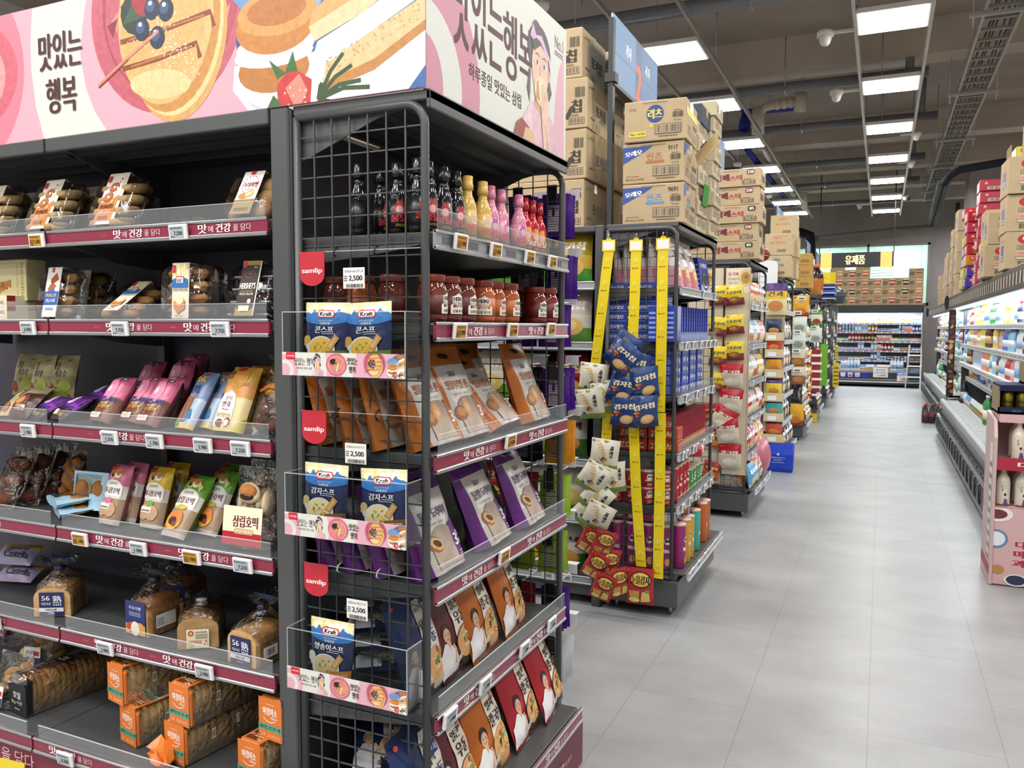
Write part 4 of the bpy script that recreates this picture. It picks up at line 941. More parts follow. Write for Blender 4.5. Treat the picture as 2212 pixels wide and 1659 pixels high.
a = Art(.12, .1); a.e(45, 50, 34, 34, '#6b3a26', 18); a.e(42, 56, 20, 16, '#d98f4a', 14); a.t('크림빵', 60, 30, 18, '#f4e8d8', w=44, b=1)
pillow('choc', .12, .1, .05, bg('#4a2b24'), bg('#3a2622'), a, 'bread packet')
B('choc', 35, 893, 1.695, 2, 'dark brown cream bread packet in front of the corn bread packets', -.75, -.15)
B('corn', 110, 850, 1.84, 2, 'crumpled pale bread packet lying among the purple packets', -1.2, .8, dz=.03)
a = Art(.085, .12); a.p([(20, 50), (50, 96), (84, 70), (70, 46)], '#6f2f94', 'bag'); a.e(46, 66, 24, 20, '#d9cfe6', 14, .6)
for k in range(5): a.p([(60+k*8, 98-k*2), (66+k*8, 98), (62+k*9, 52), (58+k*9, 58)], '#51206f')
a.t('로켓초코롤', 52, 36, 15, '#2a2a7d', w=86, b=1.5); a.r(14, 12, 28, 14, '#f2ece4'); a.t('초코초롤', 62, 14, 9, '#e8c04a', w=44, b=1)
pillow('purple', .09, .125, .04, zones((.34, bg('#3d2226')), (1, bg('#8f3fae'))), bg('#8d8d96'), a, 'bread packet', name='bread_packet')
for px, py, y, rx, rz, dz, lb in ((68, 890, 1.70, -1.05, -.25, 0, 'purple chocolate roll packet lying in front, left one of the pair'), (118, 893, 1.70, -1.05, -.25, 0.004, 'purple chocolate roll packet lying in front, right one of the pair'), (178, 850, 1.79, -1.0, -.25, .03, 'purple chocolate roll packet lying on top of the pile'), (205, 860, 1.86, -1.0, -.2, .03, 'purple chocolate roll packet half hidden behind the pile')):
    B('purple', px, py, y, 2, lb, rx, rz, dz=dz, grp='purple chocolate roll packets')
a = Art(.085, .16); a.e(78, 88, 9, 4.5, '#1f5a55', 12); a.e(78, 88, 6, 3, '#dfe9e2', 10)
for k in range(7): a.e(40, 66-k*.01, 34-k*3.6, 26-k*2.8, ('#e59ab6', '#ee86aa')[k % 2], 18)
a.e(40, 66, 9, 7, '#f6dfe6', 14); a.t('로켓도시락', 50, 44, 10, '#28307d', w=88, b=2); a.t('메도렌의', 52, 35.5, 5, '#efe4d4', w=34); a.t('슈크림쏙빵', 56, 29, 7, '#e6c84a', w=60, b=1); a.r(8, 6, 60, 10, '#e9ddd2'); a.t('100% MILK', 38, 11, 4, '#7d6a5e', w=44)
def pinkp(key, sc=1): pillow(key, .088, .165, .05, zones((.48, bg('#7a4a3a')), (.5, bg('#c96a92')), (1, bg('#d8688f'))), bg('#a8727e'), a, 'bread packet', name='bread_packet', prof='block', sd=2)
pinkp('pinkb')
for px, py, y, rx, rz, dz, lb in ((217, 902, 1.70, -.62, -.16, 0, 'pink cream bread packet above the 1,550 tag, front left'), (283, 905, 1.735, -.62, -.16, 0, 'pink cream bread packet tucked between two front ones'), (318, 908, 1.70, -.62, -.16, 0, 'pink cream bread packet left of the blue packets'), (300, 860, 1.9, -.5, -.1, .03, 'pink cream bread packet in the back row, left'), (370, 860, 1.84, -.4, -.1, .035, 'pink cream bread packet in the back row, right'), (352, 865, 1.8, -.5, -.1, 0, 'pink cream bread packet hidden low behind the front ones'), (402, 860, 1.95, -.4, .1, .05, 'pink cream bread packet deepest in the back row')):
    B('pinkb', px, py, y, 2, lb, rx, rz, dz=dz, grp='pink cream bread packets')
a = Art(.075, .175); a.t('PoK', 40, 84, 11, '#d9b23c', w=62, b=2); a.t('알통', 40, 66, 14, '#1f3a6b', w=58, b=2); a.t('고래빵', 40, 55, 6, '#e0703a', w=40); a.rr(14, 10, 40, 42, '#8a5230', 8); a.p([(30, 12), (80, 16), (70, 32), (44, 26)], '#4a78a8'); a.e(20, 6, 9, 4, '#3f8f4a', 12); a.rr(30, 92, 24, 10, '#c8303c', 4); a.clip()
pillow('blueb', .075, .185, .035, zones((.06, bg('#d9b85a')), (.5, bg('#a9bccf')), (1, bg('#6f87b0'))), bg('#5f76a0'), a, 'bread packet', name='bread_packet', prof='block')
B('blueb', 398, 912, 1.70, 2, 'blue striped bread packet, front one right of the pink packets', -.55, -.16, grp='blue bread packets'); B('blueb', 440, 914, 1.735, 2, 'blue striped bread packet, the one overlapped by the gold packet', -.55, -.16, grp='blue bread packets')
a = Art(.11, .19); a.e(58, 78, 28, 14, '#cf9440', 18, .6); a.e(22, 84, 12, 7, '#7d4a2a', 14); a.t('Chestnut', 66, 70, 8, '#b5732f', w=52, rot=.12); a.p([(14, 6), (14, 40), (22, 54), (42, 60), (62, 54), (70, 40), (70, 6)], '#f4f1ea'); a.t('상이', 42, 48, 7, '#7d2230', w=22, b=1); a.t('만쥬', 42, 39, 8, '#7d2230', w=28, b=1.5); a.t('Manjo', 42, 31, 4, '#7d2230', w=22); a.t('알찬알만쥬', 42, 23, 6, '#c9a94a', w=48, b=1); a.e(32, 11, 12, 6, '#7d3f24', 14); a.e(58, 13, 12, 7, '#8f5230', 14); a.e(56, 12, 8, 5, '#f0e0c0', 12); a.p([(80, 0), (100, 22), (100, 0)], '#d9c42c'); a.rr(34, 90, 20, 10, '#c8303c', 3); a.e(14, 52, 6, 4, '#6b3fa0', 10); a.clip()
pillow('manju', .112, .195, .05, zones((.5, bg('#e0c894')), (.72, bg('#c98f4a')), (1, bg('#c99a3f'))), bg('#b5882e'), a, 'bread packet', name='bread_packet', prof='block')
B('manju', 492, 918, 1.70, 2, 'gold chestnut manju packet with white arch label above the 3,980 tag', -.42, -.1); B('manju', 530, 915, 1.77, 2, 'gold chestnut manju packet standing behind the white arch label one', -.42, -.1)
def clearpack(key, w, h, d, goods, cat, art=None, name='bread_packet', prof='pillow'):
    g = MB(); goods(g, w, h, d); f = pouch(w, h, d, FILM, FILM, None, prof, 14, 14)
    parts = [('contents', g), ('clear_bag', f)]
    if art:
        q = MB(); q.box(-art.w/2, art.w/2, -d/2-.006, -d/2-.005, h*.04, h*.04+art.h, mat('#eee8de', 'paint')); q.plate(art, (-art.w/2, -d/2-.006, h*.04), (1, 0, 0), (0, 0, 1)); parts.append(('printed_label', q))
    proto(key, name, cat, *parts)
def g_hot(b, w, h, d):
    for k in range(2):
        for sx in (-1, 1): b.ball((sx*w*.2, 0, h*(.18+k*.2)), .026, mat('#6b4232', 'bread'), 10, (1, .7, .9))
    b.ball((0, -.01, h*.66), .034, mat('#c9953f', 'bread'), 12, (1.3, .6, .6)); b.tube([(-.035, -.025, h*.62), (0, -.033, h*.68), (.035, -.025, h*.66)], .006, mat('#b0602a', 'gloss'), 6)
clearpack('hotdog', .105, .19, .06, g_hot, 'bread packet')
B('hotdog', 572, 922, 1.70, 2, 'clear bag of dark buns and a glazed roll right on the third shelf', -.4, -.1); B('hotdog', 590, 915, 1.8, 2, 'clear bag of dark buns in the back right corner, third shelf', -.3, .1, dz=.03)
# -- fourth shelf
def g_brown(b, w, h, d):
    for k in range(3): b.ball((0, 0, h*(.18+k*.27)), w*.4, mat('#6b3a26', 'bread'), 12, (1, .45, .62))
clearpack('brown', .12, .22, .06, g_brown, 'bread packet')
for px, py, y, rz, lb in ((-2, 1085, 1.72, .1, 'clear bag of dark brown buns at the left photo edge, fourth shelf'), (48, 1080, 1.79, .25, 'clear bag of dark brown buns leaning behind the left one'), (88, 1075, 1.86, .2, 'clear bag of dark brown buns, the third along the back')): B('brown', px, py, y, 3, lb, -.55, rz, grp='bags of dark brown buns')
a = Art(.07, .03); a.r(0, 0, 100, 100, '#a5272f'); a.t('크리미빵', 50, 50, 60, '#f4ece8', w=84, b=2)
b = MB(); b.box(-.035, .035, 0, .001, 0, .03, mat('#a5272f', 'paint')); b.plate(a, (-.035, 0, 0), (1, 0, 0), (0, 0, 1))
def g_twist(b, w, h, d):
    for k in range(2):
        b.tube([(math.sin(t*.9+k*PI)*.022, math.cos(t*.9+k*PI)*.014, h*.12+h*.7*t/10) for t in range(11)], .017, mat('#a3682f', 'bread'), 10)
clearpack('twist', .085, .17, .05, g_twist, 'bread packet')
B('twist', 145, 1060, 1.84, 3, 'clear bag with a twisted doughnut behind the blue packs', -.3, .05, dz=.02)
def g_cake(b, w, h, d):
    for sx in (-1, 1): b.ball((sx*w*.23, 0, h*.5), w*.2, mat('#a9713a', 'bread'), 14, (1, .4, 1.15)); b.ball((sx*w*.23, .004, h*.5), w*.225, mat('#e6d6a0', 'bread'), 14, (1, .3, 1.12))
g = MB(); g_cake(g, .15, .12, .03); a = Art(.05, .05); a.t('No.1', 50, 70, 20, '#5a8fc0', w=50)
p = pouch(.15, .12, .032, lambda u, v: FILM if .1 < v < .92 and .06 < u < .82 and not (u > .6 and v < .45) else bg('#a9cfe6'), bg('#a9cfe6'))
proto('cakes', 'cake_packet', 'cake packet', ('contents', g), ('clear_bag', p))
B('cakes', 190, 1075, 1.78, 3, 'pale blue pack of two round cakes standing upright on the fourth shelf', -.15, .05, dz=.02)
for j, (px, py, y, dz, rz) in enumerate(((122, 1110, 1.72, .006, -.5), (112, 1105, 1.715, .036, -.42))): B('cakes', px, py, y, 3, f'pale blue cake pack lying flat, {("lower", "upper")[j]} of the two', -1.5, rz, dz=dz+.014, grp='pale blue cake packs')
def hotteok(key, top, body, name, c2, w=.092, h=.185, extra=None):
    a = Art(w, h); a.e(40, 82, 16, 8, '#d9c49a', 16); a.e(62, 84, 17, 8, '#efe6d2', 16, .2); a.e(64, 86, 15, 6, '#b5793c', 14, .2); a.e(34, 86, 14, 6, '#b5793c', 14); a.e(38, 80, 7, 4, '#2a1712', 10)
    a.e(50, 60, 44, 13, '#e8e6e0', 26); a.r(6, 46, 88, 12, '#e8e6e0'); a.t('삼립호떡' if extra else '삼발포떡', 50, 67, 4.5, '#4a3426', w=36, b=1); a.t(name, 50, 55, 10, '#5a1626', w=74, b=1.5)
    if extra: a.e(52, 44, 22, 4, '#c9b43c', 16); a.e(50, 24, 30, 14, '#e0a83c', 20, .2); a.e(52, 27, 26, 11, '#d97a2a', 18, .2); a.e(48, 22, 15, 6, '#3a1712', 14, .2); a.e(56, 18, 9, 4, '#7d3a2a', 10); a.t('4', 20, 12, 7, '#7d2230', w=9, b=1); a.p([(70, 88), (92, 78), (86, 70), (74, 80)], '#c9c27a')
    else: a.e(32, 24, 24, 12, '#c2a07e', 18); a.e(66, 24, 24, 12, '#c2a07e', 18); a.e(52, 39, 15, 5, c2, 14); a.r(16, 24, 46, 9, '#e6dfd4'); a.lines(20, 26, 38, 5, 1, '#4a4a4a')
    a.rr(8, 88, 16, 12, '#c8303c', 4); a.clip()
    pillow(key, w, h, .045, zones((.06, bg('#b9b4ac')), (.45, bg('#a58a72')), (.66, bg('#d9d4cc')), (1, bg(top))), bg(body), a, 'pancake packet', name='pancake_packet', prof='block', sd=5)
hotteok('hot_p', '#c9698c', '#b06a84', '미니꿀호떡', '#c96a9a'); hotteok('hot_y', '#d9b42c', '#b59a3a', '미니꿀호떡', '#6fa03c'); hotteok('hot_g', '#5fa02c', '#5f8a3a', '삼립호떡', '', w=.1, h=.2, extra=1)
for key, px, py, y, rx, rz, lb in (('hot_p', 236, 1120, 1.725, -.33, -.1, 'pink topped mini honey pancake packet on the fourth shelf, front one'), ('hot_p', 272, 1116, 1.775, -.3, -.1, 'pink topped mini honey pancake packet behind the front pink one'), ('hot_y', 326, 1120, 1.745, -.3, -.06, 'yellow topped mini honey pancake packet on the fourth shelf'), ('hot_y', 362, 1112, 1.83, -.3, 0, 'yellow topped mini honey pancake packet behind the front yellow one'), ('hot_g', 372, 1150, 1.685, -.62, -.14, 'green topped pancake packet leaning furthest forward on the fourth shelf'), ('hot_g', 442, 1150, 1.75, -.5, -.12, 'green topped pancake packet behind the front green one'), ('hot_g', 468, 1140, 1.83, -.4, -.1, 'green topped pancake packet, third deep')):
    B(key, px, py, y, 3, lb, rx, rz, grp='pancake packets on the fourth shelf')
a = Art(.135, .105); a.r(0, 0, 100, 100, '#efe6c8'); a.r(0, 0, 100, 34, '#b3202a'); a.t('삼립호떡', 58, 62, 30, '#6b1a22', w=64, b=1.8); a.rr(30, 30, 50, 14, '#c9a97a', 5); a.t('추억의 옛날호떡', 55, 37, 8, '#fff', w=42)
def g_pan(b, w, h, d):
    for k in range(5): b.ball((-.035+k*.02, 0, h*.56), .042, mat('#d9c2a0', 'bread'), 12, (.35, .7, 1))
    b.ball((.0, -.03, h*.68), .034, mat('#e6d2a8', 'bread'), 14, (1.1, .4, .9)); b.ball((0, -.036, h*.7), .03, mat('#b9783c', 'bread'), 14, (1.05, .4, .7)); b.ball((0, -.042, h*.64), .02, mat('#2d1a16', 'gloss'), 10, (1.2, .4, .5))
clearpack('bighot', .14, .22, .09, g_pan, 'pancake bag', a, 'pancake_bag', 'stand')
B('bighot', 548, 1168, 1.715, 3, 'large clear pancake bag with cream and red band at the end of the fourth shelf', -.12); B('bighot', 575, 1150, 1.82, 3, 'large clear pancake bag standing behind the cream and red one', -.1)
# -- fifth shelf: loaves
a = Art(.16, .075); a.t('Natural', 56, 66, 22, '#23264a', w=50); a.t('Castella', 60, 36, 26, '#23264a', w=60, b=1)
pillow('castella', .16, .09, .05, zones((.7, bg('#a9a0c2')), (1, bg('#d9b03c'))), bg('#c9a63a'), a, 'cake packet', name='cake_packet')
for k in range(2): B('castella', 22, 1230, 1.85, 4, f'lilac and yellow sponge cake packet at the left photo edge, {("lower", "upper")[k]} one', -1.15+.2*k, .25, dz=.012+k*.062, grp='sponge cake packets')
def bagloaf(key, w, d, h, art, side=None, c='#cfa674', top='#b98a56', tape='#1d2750', lean=(0, 0), neck=None, slices=0, logo=True, name='bread_loaf', top2=None):
    lf = loaf(w, d, h, c, top, slices); fm = tied_film(w*1.04, d*1.03, h, neck or h*1.5, top2 or h*1.9, lean=lean)
    lb = MB(); lb.box(-art.w/2, art.w/2, -.0045, -.0035, 0.004, .004+art.h, mat('#20285a', 'gloss')); lb.plate(art, (-art.w/2, -.0045, .004), (1, 0, 0), (0, 0, 1))
    if side: lb.box(w/2+.003, w/2+.004, d*.2, d*.2+side.w, h*.2, h*.2+side.h, mat('#d9d4c6', 'paint')); lb.plate(side, (w/2+.004, d*.2, h*.2), (0, 1, 0), (0, 0, 1))
    tp = MB(); z = neck or h*1.5
    tp.lathe([(.016, z-.004), (.017, z+.003), (.016, z+.012)], mat(tape, 'gloss'), 12, TR(lean[0]*.4, d/2+lean[1]*.4, 0))
    if tape[1] != 'c': tp.box(-.05, .05, d/2-.001+lean[1], d/2+.001+lean[1], z+.02, z+.034, mat(tape, 'gloss'), xf=TR(lean[0]*.6, 0, 0))
    proto(key, name, 'bread loaf', ('loaf', lf), ('clear_bag', fm, None, [('bag_tie', tp)]), ('printed_label', lb))
def lab56(h=.075):
    a = Art(.075, h); a.r(0, 0, 100, 100, '#20285a'); a.t('56', 27, 76, 20, '#e6e6ea', w=32, b=.6); a.t('熟', 74, 70, 34, '#e6e6ea', w=36, b=.6); a.t('저온숙성', 28, 52, 12, '#e6e6ea', w=38, b=.6)
    for k in range(4): a.e(62+k*9, 47, 2.6, 4, '#e6e6ea', 8)
    a.r(0, 18, 100, 17, '#d9dade'); a.t('탕종숙식빵', 50, 26, 11, '#20285a', w=44, b=1); a.lines(34, 8, 32, 5, 1, '#c9cad4'); return a
bagloaf('loaf56', .115, .12, .092, lab56())
sd1 = Art(.05, .03); sd1.r(0, 0, 100, 100, '#e3e0da'); sd1.bar(20, 20, 60, 60)
bagloaf('loaf56b', .11, .12, .095, lab56(), sd1, lean=(.03, .02))
B('loaf56', 113, 1316, 1.70, 4, 'bagged loaf with navy label standing alone left of the shelf gap', rz=.5)
a = Art(.085, .1); a.r(0, 30, 100, 70, '#26356f'); a.r(0, 0, 100, 30, '#d9a566'); a.e(30, 20, 26, 16, '#c2512f', 14); a.e(72, 22, 26, 16, '#e0a04a', 14); a.t('우유식빵', 50, 80, 11, '#c9cfe6', w=62, b=1); a.lines(20, 56, 60, 14, 3, '#b0b8d9'); a.e(50, 18, 22, 22, '#efe6d8', 14)
sd2 = Art(.07, .04); sd2.r(0, 0, 42, 100, '#d9d9d9'); sd2.r(70, 30, 30, 60, '#d9d9d9'); sd2.lines(4, 20, 34, 60, 5, '#55585c'); 
bagloaf('loafmilk', .1, .13, .1, a, sd2, c='#c79a68', top='#a06c40', tape='#2a2d44')
p = ay(312, 1368, 1.66)
B('loafmilk', 296, 1362, 1.70, 4, 'bagged milk loaf with blue label, the one turned sideways above the 2,980 tag', rz=-.05)
B('loafmilk', 375, 1330, 1.86, 4, 'dark bagged loaf in shade behind the grain loaf', rz=.3)
a = Art(.062, .055); a.r(0, 0, 100, 100, '#e6dcc0'); a.e(20, 78, 13, 15, '#b3262f', 16); a.e(20, 78, 8, 9, '#e0b44a', 14); a.t('로만밀 통밀식빵', 64, 84, 8, '#2a2018', w=50, b=1); a.lines(40, 50, 54, 28, 4, '#5d5040'); a.lines(8, 26, 60, 18, 3, '#b3404a'); a.rr(8, 6, 22, 14, '#d9bf52', 4)
a.e(86, 22, 7, 8, '#b3262f', 12); a.p([(78, 0), (82, 30), (92, 30), (94, 0)], '#d9d2c4'); a.p([(76, 8), (82, 34), (80, 6)], '#b3262f'); a.e(87, 36, 4, 5, '#c9a08a', 10); a.p([(82, 36), (87, 46), (92, 36)], '#b3262f'); a.clip()
bagloaf('loafgrain', .115, .12, .09, a, c='#b08c5e', top='#8f6a40', tape='#c9c4ba', neck=.115, top2=.13)
B('loafgrain', 428, 1378, 1.70, 4, 'bagged grain loaf with cream label showing a red shield', rz=.6)
B('loaf56b', 522, 1408, 1.665, 4, 'bagged loaf with navy label and pale side, beside the upright', rz=-.08)
# -- lowest shelf
def g_rolls(b, w, h, d):
    rr = random.Random(2)
    for k in range(9): b.ball((rr.uniform(-.3, .3)*w, rr.uniform(-.2, .3)*d, h*(.15+.07*k)), .03, mat(('#c9a06a', '#d9bf94', '#a97a44')[k % 3], 'bread'), 10, (1, .9, .8))
a = Art(.06, .06); a.r(0, 0, 100, 100, '#f0eee9'); a.t('No.1', 50, 20, 20, '#26356f', w=50, b=1); a.r(0, 0, 100, 40, '#26356f'); a.rr(60, 50, 34, 26, '#c8303c', 6); a.t('모닝롤', 40, 70, 24, '#26356f', w=60, b=1)
clearpack('rolls', .16, .16, .1, g_rolls, 'bread rolls', a, 'roll_bag', 'stand')
B('rolls', 25, 1545, 1.66, 5, 'clear bag of bread rolls with blue label at the left edge, lowest shelf', -.2); B('rolls', 95, 1470, 1.83, 5, 'clear bag of bread rolls behind the black wrapped loaf', -.1, .3, dz=.06); B('rolls', 40, 1470, 1.9, 5, 'clear bag of bread rolls at the very back of the lowest shelf', -.1, -.3, dz=.07)
a = Art(.1, .1); a.r(0, 0, 100, 100, '#1f2123'); a.t('호밀', 48, 62, 22, '#e6e3dc', w=42, b=1); a.t('Big-식빵', 48, 38, 14, '#d9d4ca', w=60); a.lines(34, 16, 30, 8, 1, '#c9c4ba'); a.p([(0, 92), (30, 100), (0, 100)], '#b9bcc0')
def longloaf(key, w, d, h, wrap, front, top=None, c='#c29a64', t_='#b5844a', sl=10, sides=None, tail=None):
    lf = loaf(w, d, h, c, t_, sl); wr = MB()
    wr.box(-w/2-.002, w/2+.002, -.004, d*wrap, -.0005, h*.93, mat(front[0], 'bag'), .006); wr.plate(front[1], (-w/2, -.0045, .0), (1, 0, 0), (0, 0, 1))
    if top:
        wr.box(-w*.42, w*.42, -.002, d*wrap+top.h, h*.985, h+.003, mat(front[0], 'bag'), .002); wr.plate(top, (-w*.42, 0, h+.003), (1, 0, 0), (0, 1, 0))
    if sides: wr.plate(sides, (w/2+.0035, d*.3, h*.3), (0, 1, 0), (0, 0, 1))
    fm = MB(); R_ = []
    for y, s_ in ((-.005, .97), (.01, 1.04), (d*.5, 1.05), (d-.01, 1.04), (d+.01, .95), (d+.05, .35), (d+.09, .5)):
        R_.append([(x*s_, y, h*.5+(z-h*.5)*s_+(h*.02 if s_ > 1 else 0)) for x, z in ((-w/2, 0), (-w/2, h*.4), (-w/2, h*.8), (-w*.32, h), (w*.32, h), (w/2, h*.8), (w/2, h*.4), (w/2, 0), (0, -.001))])
    loft(fm, [list(reversed(r)) for r in R_], FILM, True)
    proto(key, 'bread_loaf', 'bread loaf', ('loaf', lf), ('clear_bag', fm), ('printed_wrapper', wr))
tp = Art(.084, .16); tp.e(50, 55, 34, 17, '#1a1b1d', 20); tp.t('호밀', 50, 60, 9, '#d9d4ca', w=28); tp.t('Big-식빵', 50, 50, 7, '#d9d4ca', w=40); tp.e(56, 90, 16, 6, '#1a1b1d', 14)
b = longloaf('rye', .095, .34, .12, .07, ('#1f2123', a), None, '#a98250', '#8f6236', 18)
o = B('rye', 42, 1562, 1.625, 5, 'long sliced rye loaf with black printed wrapper end on the lowest shelf', rz=-.12)
q = MB(); q.plate(tp, (-.042, .06, .1255), (1, 0, 0), (0, 1, 0)); put('top_sticker', q, o)
OR = '#d9772c'
a = Art(.085, .115); a.r(0, 0, 100, 100, OR); a.lines(30, 84, 40, 4, 1, '#f0c9a0'); a.t('아침미소', 50, 68, 19, '#f6efe4', w=62, b=2); a.t('FRESH', 68, 54, 6, '#f6efe4', w=28, b=1); a.ln([(22, 52), (35, 45), (55, 43), (74, 48)], 2.5, '#f6efe4'); a.r(0, 22, 100, 15, '#5fae8e'); a.t('밀배아발효 샌드위치 식빵', 50, 29.5, 11, '#1d2a26', w=92, b=1); a.t('24', 22, 12, 8, '#f3c79a', w=16, b=1); a.lines(40, 8, 54, 8, 2, '#f3c79a')
tp = Art(.0714, .13); tp.r(0, 0, 100, 100, OR); tp.r(0, 42, 100, 14, '#5fae8e'); tp.t('SANDWICH BREAD', 50, 49, 7, '#1d2a26', w=70, b=1); tp.rr(0, 56, 100, 40, '#d9d6c4', 14); tp.t('Bread', 50, 86, 12, '#c2543a', w=40, b=1); tp.t('밀배아발효', 50, 74, 7, '#1d1d1a', w=54, b=1.5); tp.t('샌드위치 식빵', 50, 64, 8, '#1d1d1a', w=70, b=1.5); tp.t('24', 20, 24, 8, '#f6e0c8', w=16); tp.lines(36, 18, 50, 12, 2, '#f3c79a')
sdz = Art(.16, .05); sdz.r(2, 20, 9, 60, '#e3dfd6'); sdz.bar(3, 30, 7, 40); sdz.r(56, 40, 8, 60, '#e3dfd6'); sdz.ln([(58, 70), (60, 60), (63, 84)], 1, '#2a2a2a')
longloaf('orange', .085, .27, .112, .05, (OR, a), tp, '#d0b080', '#bd9660', 12, sdz)
for px, py, y, dz, rz, lb in ((256, 1592, 1.64, .115, -.2, 'orange wrapped sandwich loaf, upper one of the left stack'), (282, 1640, 1.64, 0, -.2, 'orange wrapped sandwich loaf, lower one of the left stack'), (392, 1605, 1.62, .115, -.12, 'orange wrapped sandwich loaf, upper one of the middle stack'), (382, 1690, 1.62, 0, -.12, 'orange wrapped sandwich loaf, lower one of the middle stack'), (588, 1640, 1.66, .115, -.1, 'orange wrapped sandwich loaf, upper one against the upright'), (542, 1680, 1.63, 0, -.1, 'orange wrapped sandwich loaf, lower front one near the upright')):
    B('orange', px, py, y, 5, lb, rz=rz, dz=dz, grp='orange wrapped sandwich loaves')
b = MB()
R_ = [[(r*math.cos(t/12*2*PI)*(1+.5*math.sin(t*2.6+k*1.7)), r*math.sin(t/12*2*PI)*(.7+.45*math.cos(t*3+k*2.3)), k*.03) for t in range(12)] for k, r in enumerate((.045, .052, .045, .03, .018, .03, .036))]
loft(b, R_[:5], mat(OR, 'bag'), smooth=False); c = MB(); loft(c, R_[4:], FILM, False)
p = ay(318, 1606, 1.60); o = empty('bread_bag', 'crumpled orange bag end of a bread loaf poking out in front of the left stack', 'bread bag', TR(p.x+.04, 1.63, BZ[5]+.045, .7, 1.9, 0, .75)); put('crumpled_bag', b, o); put('clear_tail', c, o)
# ================================================================ goods on the near end shelf
def E(key, px, py, x, k, label, lean=0, rz=0, dz=0, grp=None, ry=0, s=1, Z=None):
    """stand a packet, facing the aisle, on end shelf k: lean tips it back"""
    p = ax(px, py, x); return spawn(key, TR(x, p.y, (Z or Z1)[k]+.001+dz, RZ+rz, lean, ry, s), label, grp)
def EY_(key, x, y, k, label, lean=0, rz=0, dz=0, grp=None, ry=0, s=1, Z=None):
    return spawn(key, TR(x, y, (Z or Z1)[k]+.001+dz, RZ+rz, lean, ry, s), label, grp)
# -- sauce bottles
def bottle(key, c, capc, lab, txt, sub, glassy=True):
    bd = MB(); m_ = mat(c, 'gloss', .1); bd.lathe([(.02, 0), (.024, .004), (.0245, .01), (.0245, .085), (.022, .1), (.016, .115), (.0125, .125), (.0125, .14)], m_, 20)
    cp = MB(); cp.lathe([(.0155, .137), (.0155, .15), (.0145, .152), (.0145, .172), (.012, .174), (0, .174)], mat(capc, 'gloss', .15), 18)
    lb = MB(); lb.lathe([(.0248, .012), (.0248, .082)], mat(c, 'gloss', .3), 20)
    a = Art(.05, .07); a.e(50, 68, 26, 22, lab, 20); a.p([(32, 78), (40, 104), (52, 92), (62, 108), (70, 80)], lab); a.e(50, 66, 18, 14, '#e8b8b0', 16); a.t(txt, 50, 36, 24, '#d6303a' if c != '#b3202a' else '#f2e6d0', w=84, b=2); a.t(sub, 56, 12, 11, '#c9b44a', w=50); a.q = 6
    def F(u, v):
        an = -PI/2+(u-.5)*2.1; return Vector((.0249*math.cos(an), .0249*math.sin(an), .012+v*.07)), Vector((math.cos(an), math.sin(an), 0))
    lb.art(a, F, .0002, .00006)
    proto(key, 'sauce_bottle', 'sauce bottle', ('bottle_body', bd), ('bottle_cap', cp), ('label_sleeve', lb))
bottle('sb_k', '#17171a', '#1a1b1e', '#b8404a', '불닭', '오리지널'); bottle('sb_y', '#d3ad5a', '#d9b45c', '#e9d9a0', '불닭', '치즈'); bottle('sb_p', '#d98fa6', '#d886a2', '#b070b8', '불닭', '까르보'); bottle('sb_r', '#b3202a', '#a81e28', '#e0b040', '불닭', '핵불닭')
g = 'sauce bottles on the top end shelf'
for j, (x, y, rz) in enumerate(((-1.02, 1.745, .2), (-1.02, 1.82, -.1), (-1.02, 1.89, .15), (-1.1, 1.735, .4), (-1.1, 1.81, 2.4), (-1.105, 1.905, .2), (-1.18, 1.78, .9), (-1.02, 1.70, .3), (-1.19, 1.70, 2), (-1.1, 1.97, 0))):
    EY_('sb_k', x, y, 0, f'black chilli sauce bottle, {nth(j if j < 3 else j)} of the black ones from the front row back', rz=rz-(.7 if x > -1.05 else 1.2), grp=g)
for key, c, lst in (('sb_y', 'yellow', ((-1.02, 1.955, .5), (-1.09, 2.03, 0), (-1.02, 2.045, .3))), ('sb_p', 'pink', ((-1.03, 2.115, .2), (-1.03, 2.185, .6), (-1.02, 2.29, .2))), ('sb_r', 'red', ((-1.03, 2.355, .1), (-1.03, 2.415, .3), (-1.03, 2.475, 0)))):
    for j, (x, y, rz) in enumerate(lst): EY_(key, x, y, 0, f'{c} chilli sauce bottle, {nth(j)} of three from the wire side', rz=rz-.7, grp=g)
# -- jars
def jar(key, c, lc, t1, t2):
    b = MB(); b.lathe([(.03, 0), (.036, .004), (.0375, .012), (.0375, .075), (.034, .088), (.03, .094), (.03, .1)], mat(c, 'jar'), 22)
    l = MB(); l.lathe([(.0325, .098), (.0335, .1), (.0335, .113), (.032, .116), (0, .117)], mat('#7d3322', 'gloss', .25), 22)
    b.lathe([(.0378, .018), (.0378, .066)], mat(lc, 'paint'), 22); a = Art(.07, .05)
    a.p([(24, 60), (24, 96), (36, 100), (50, 112), (64, 100), (76, 96), (76, 60), (84, 50), (84, 8), (16, 8), (16, 50)], '#efe9dc'); a.t('HEINZ', 50, 82, 20, '#2a2018', w=44, b=2); a.r(26, 40, 48, 26, '#2f7a3a' if 'B' in t2 else lc); a.t(t1, 50, 58, 13, '#f4f0e6', w=40, b=1); a.t(t2, 50, 44, 11, '#f4f0e6', w=30, b=1); a.t('로제 파스타', 50, 22, 18, '#2a2018', w=52, b=1); a.q = 6
    def F(u, v):
        an = -PI/2+(u-.5)*1.9; return Vector((.0379*math.cos(an), .0379*math.sin(an), .017+v*.05)), Vector((math.cos(an), math.sin(an), 0))
    lb = MB(); lb.art(a, F, .0002, .00006)
    proto(key, 'sauce_jar', 'sauce jar', ('glass_jar', b), ('lid', l), ('front_label', lb))
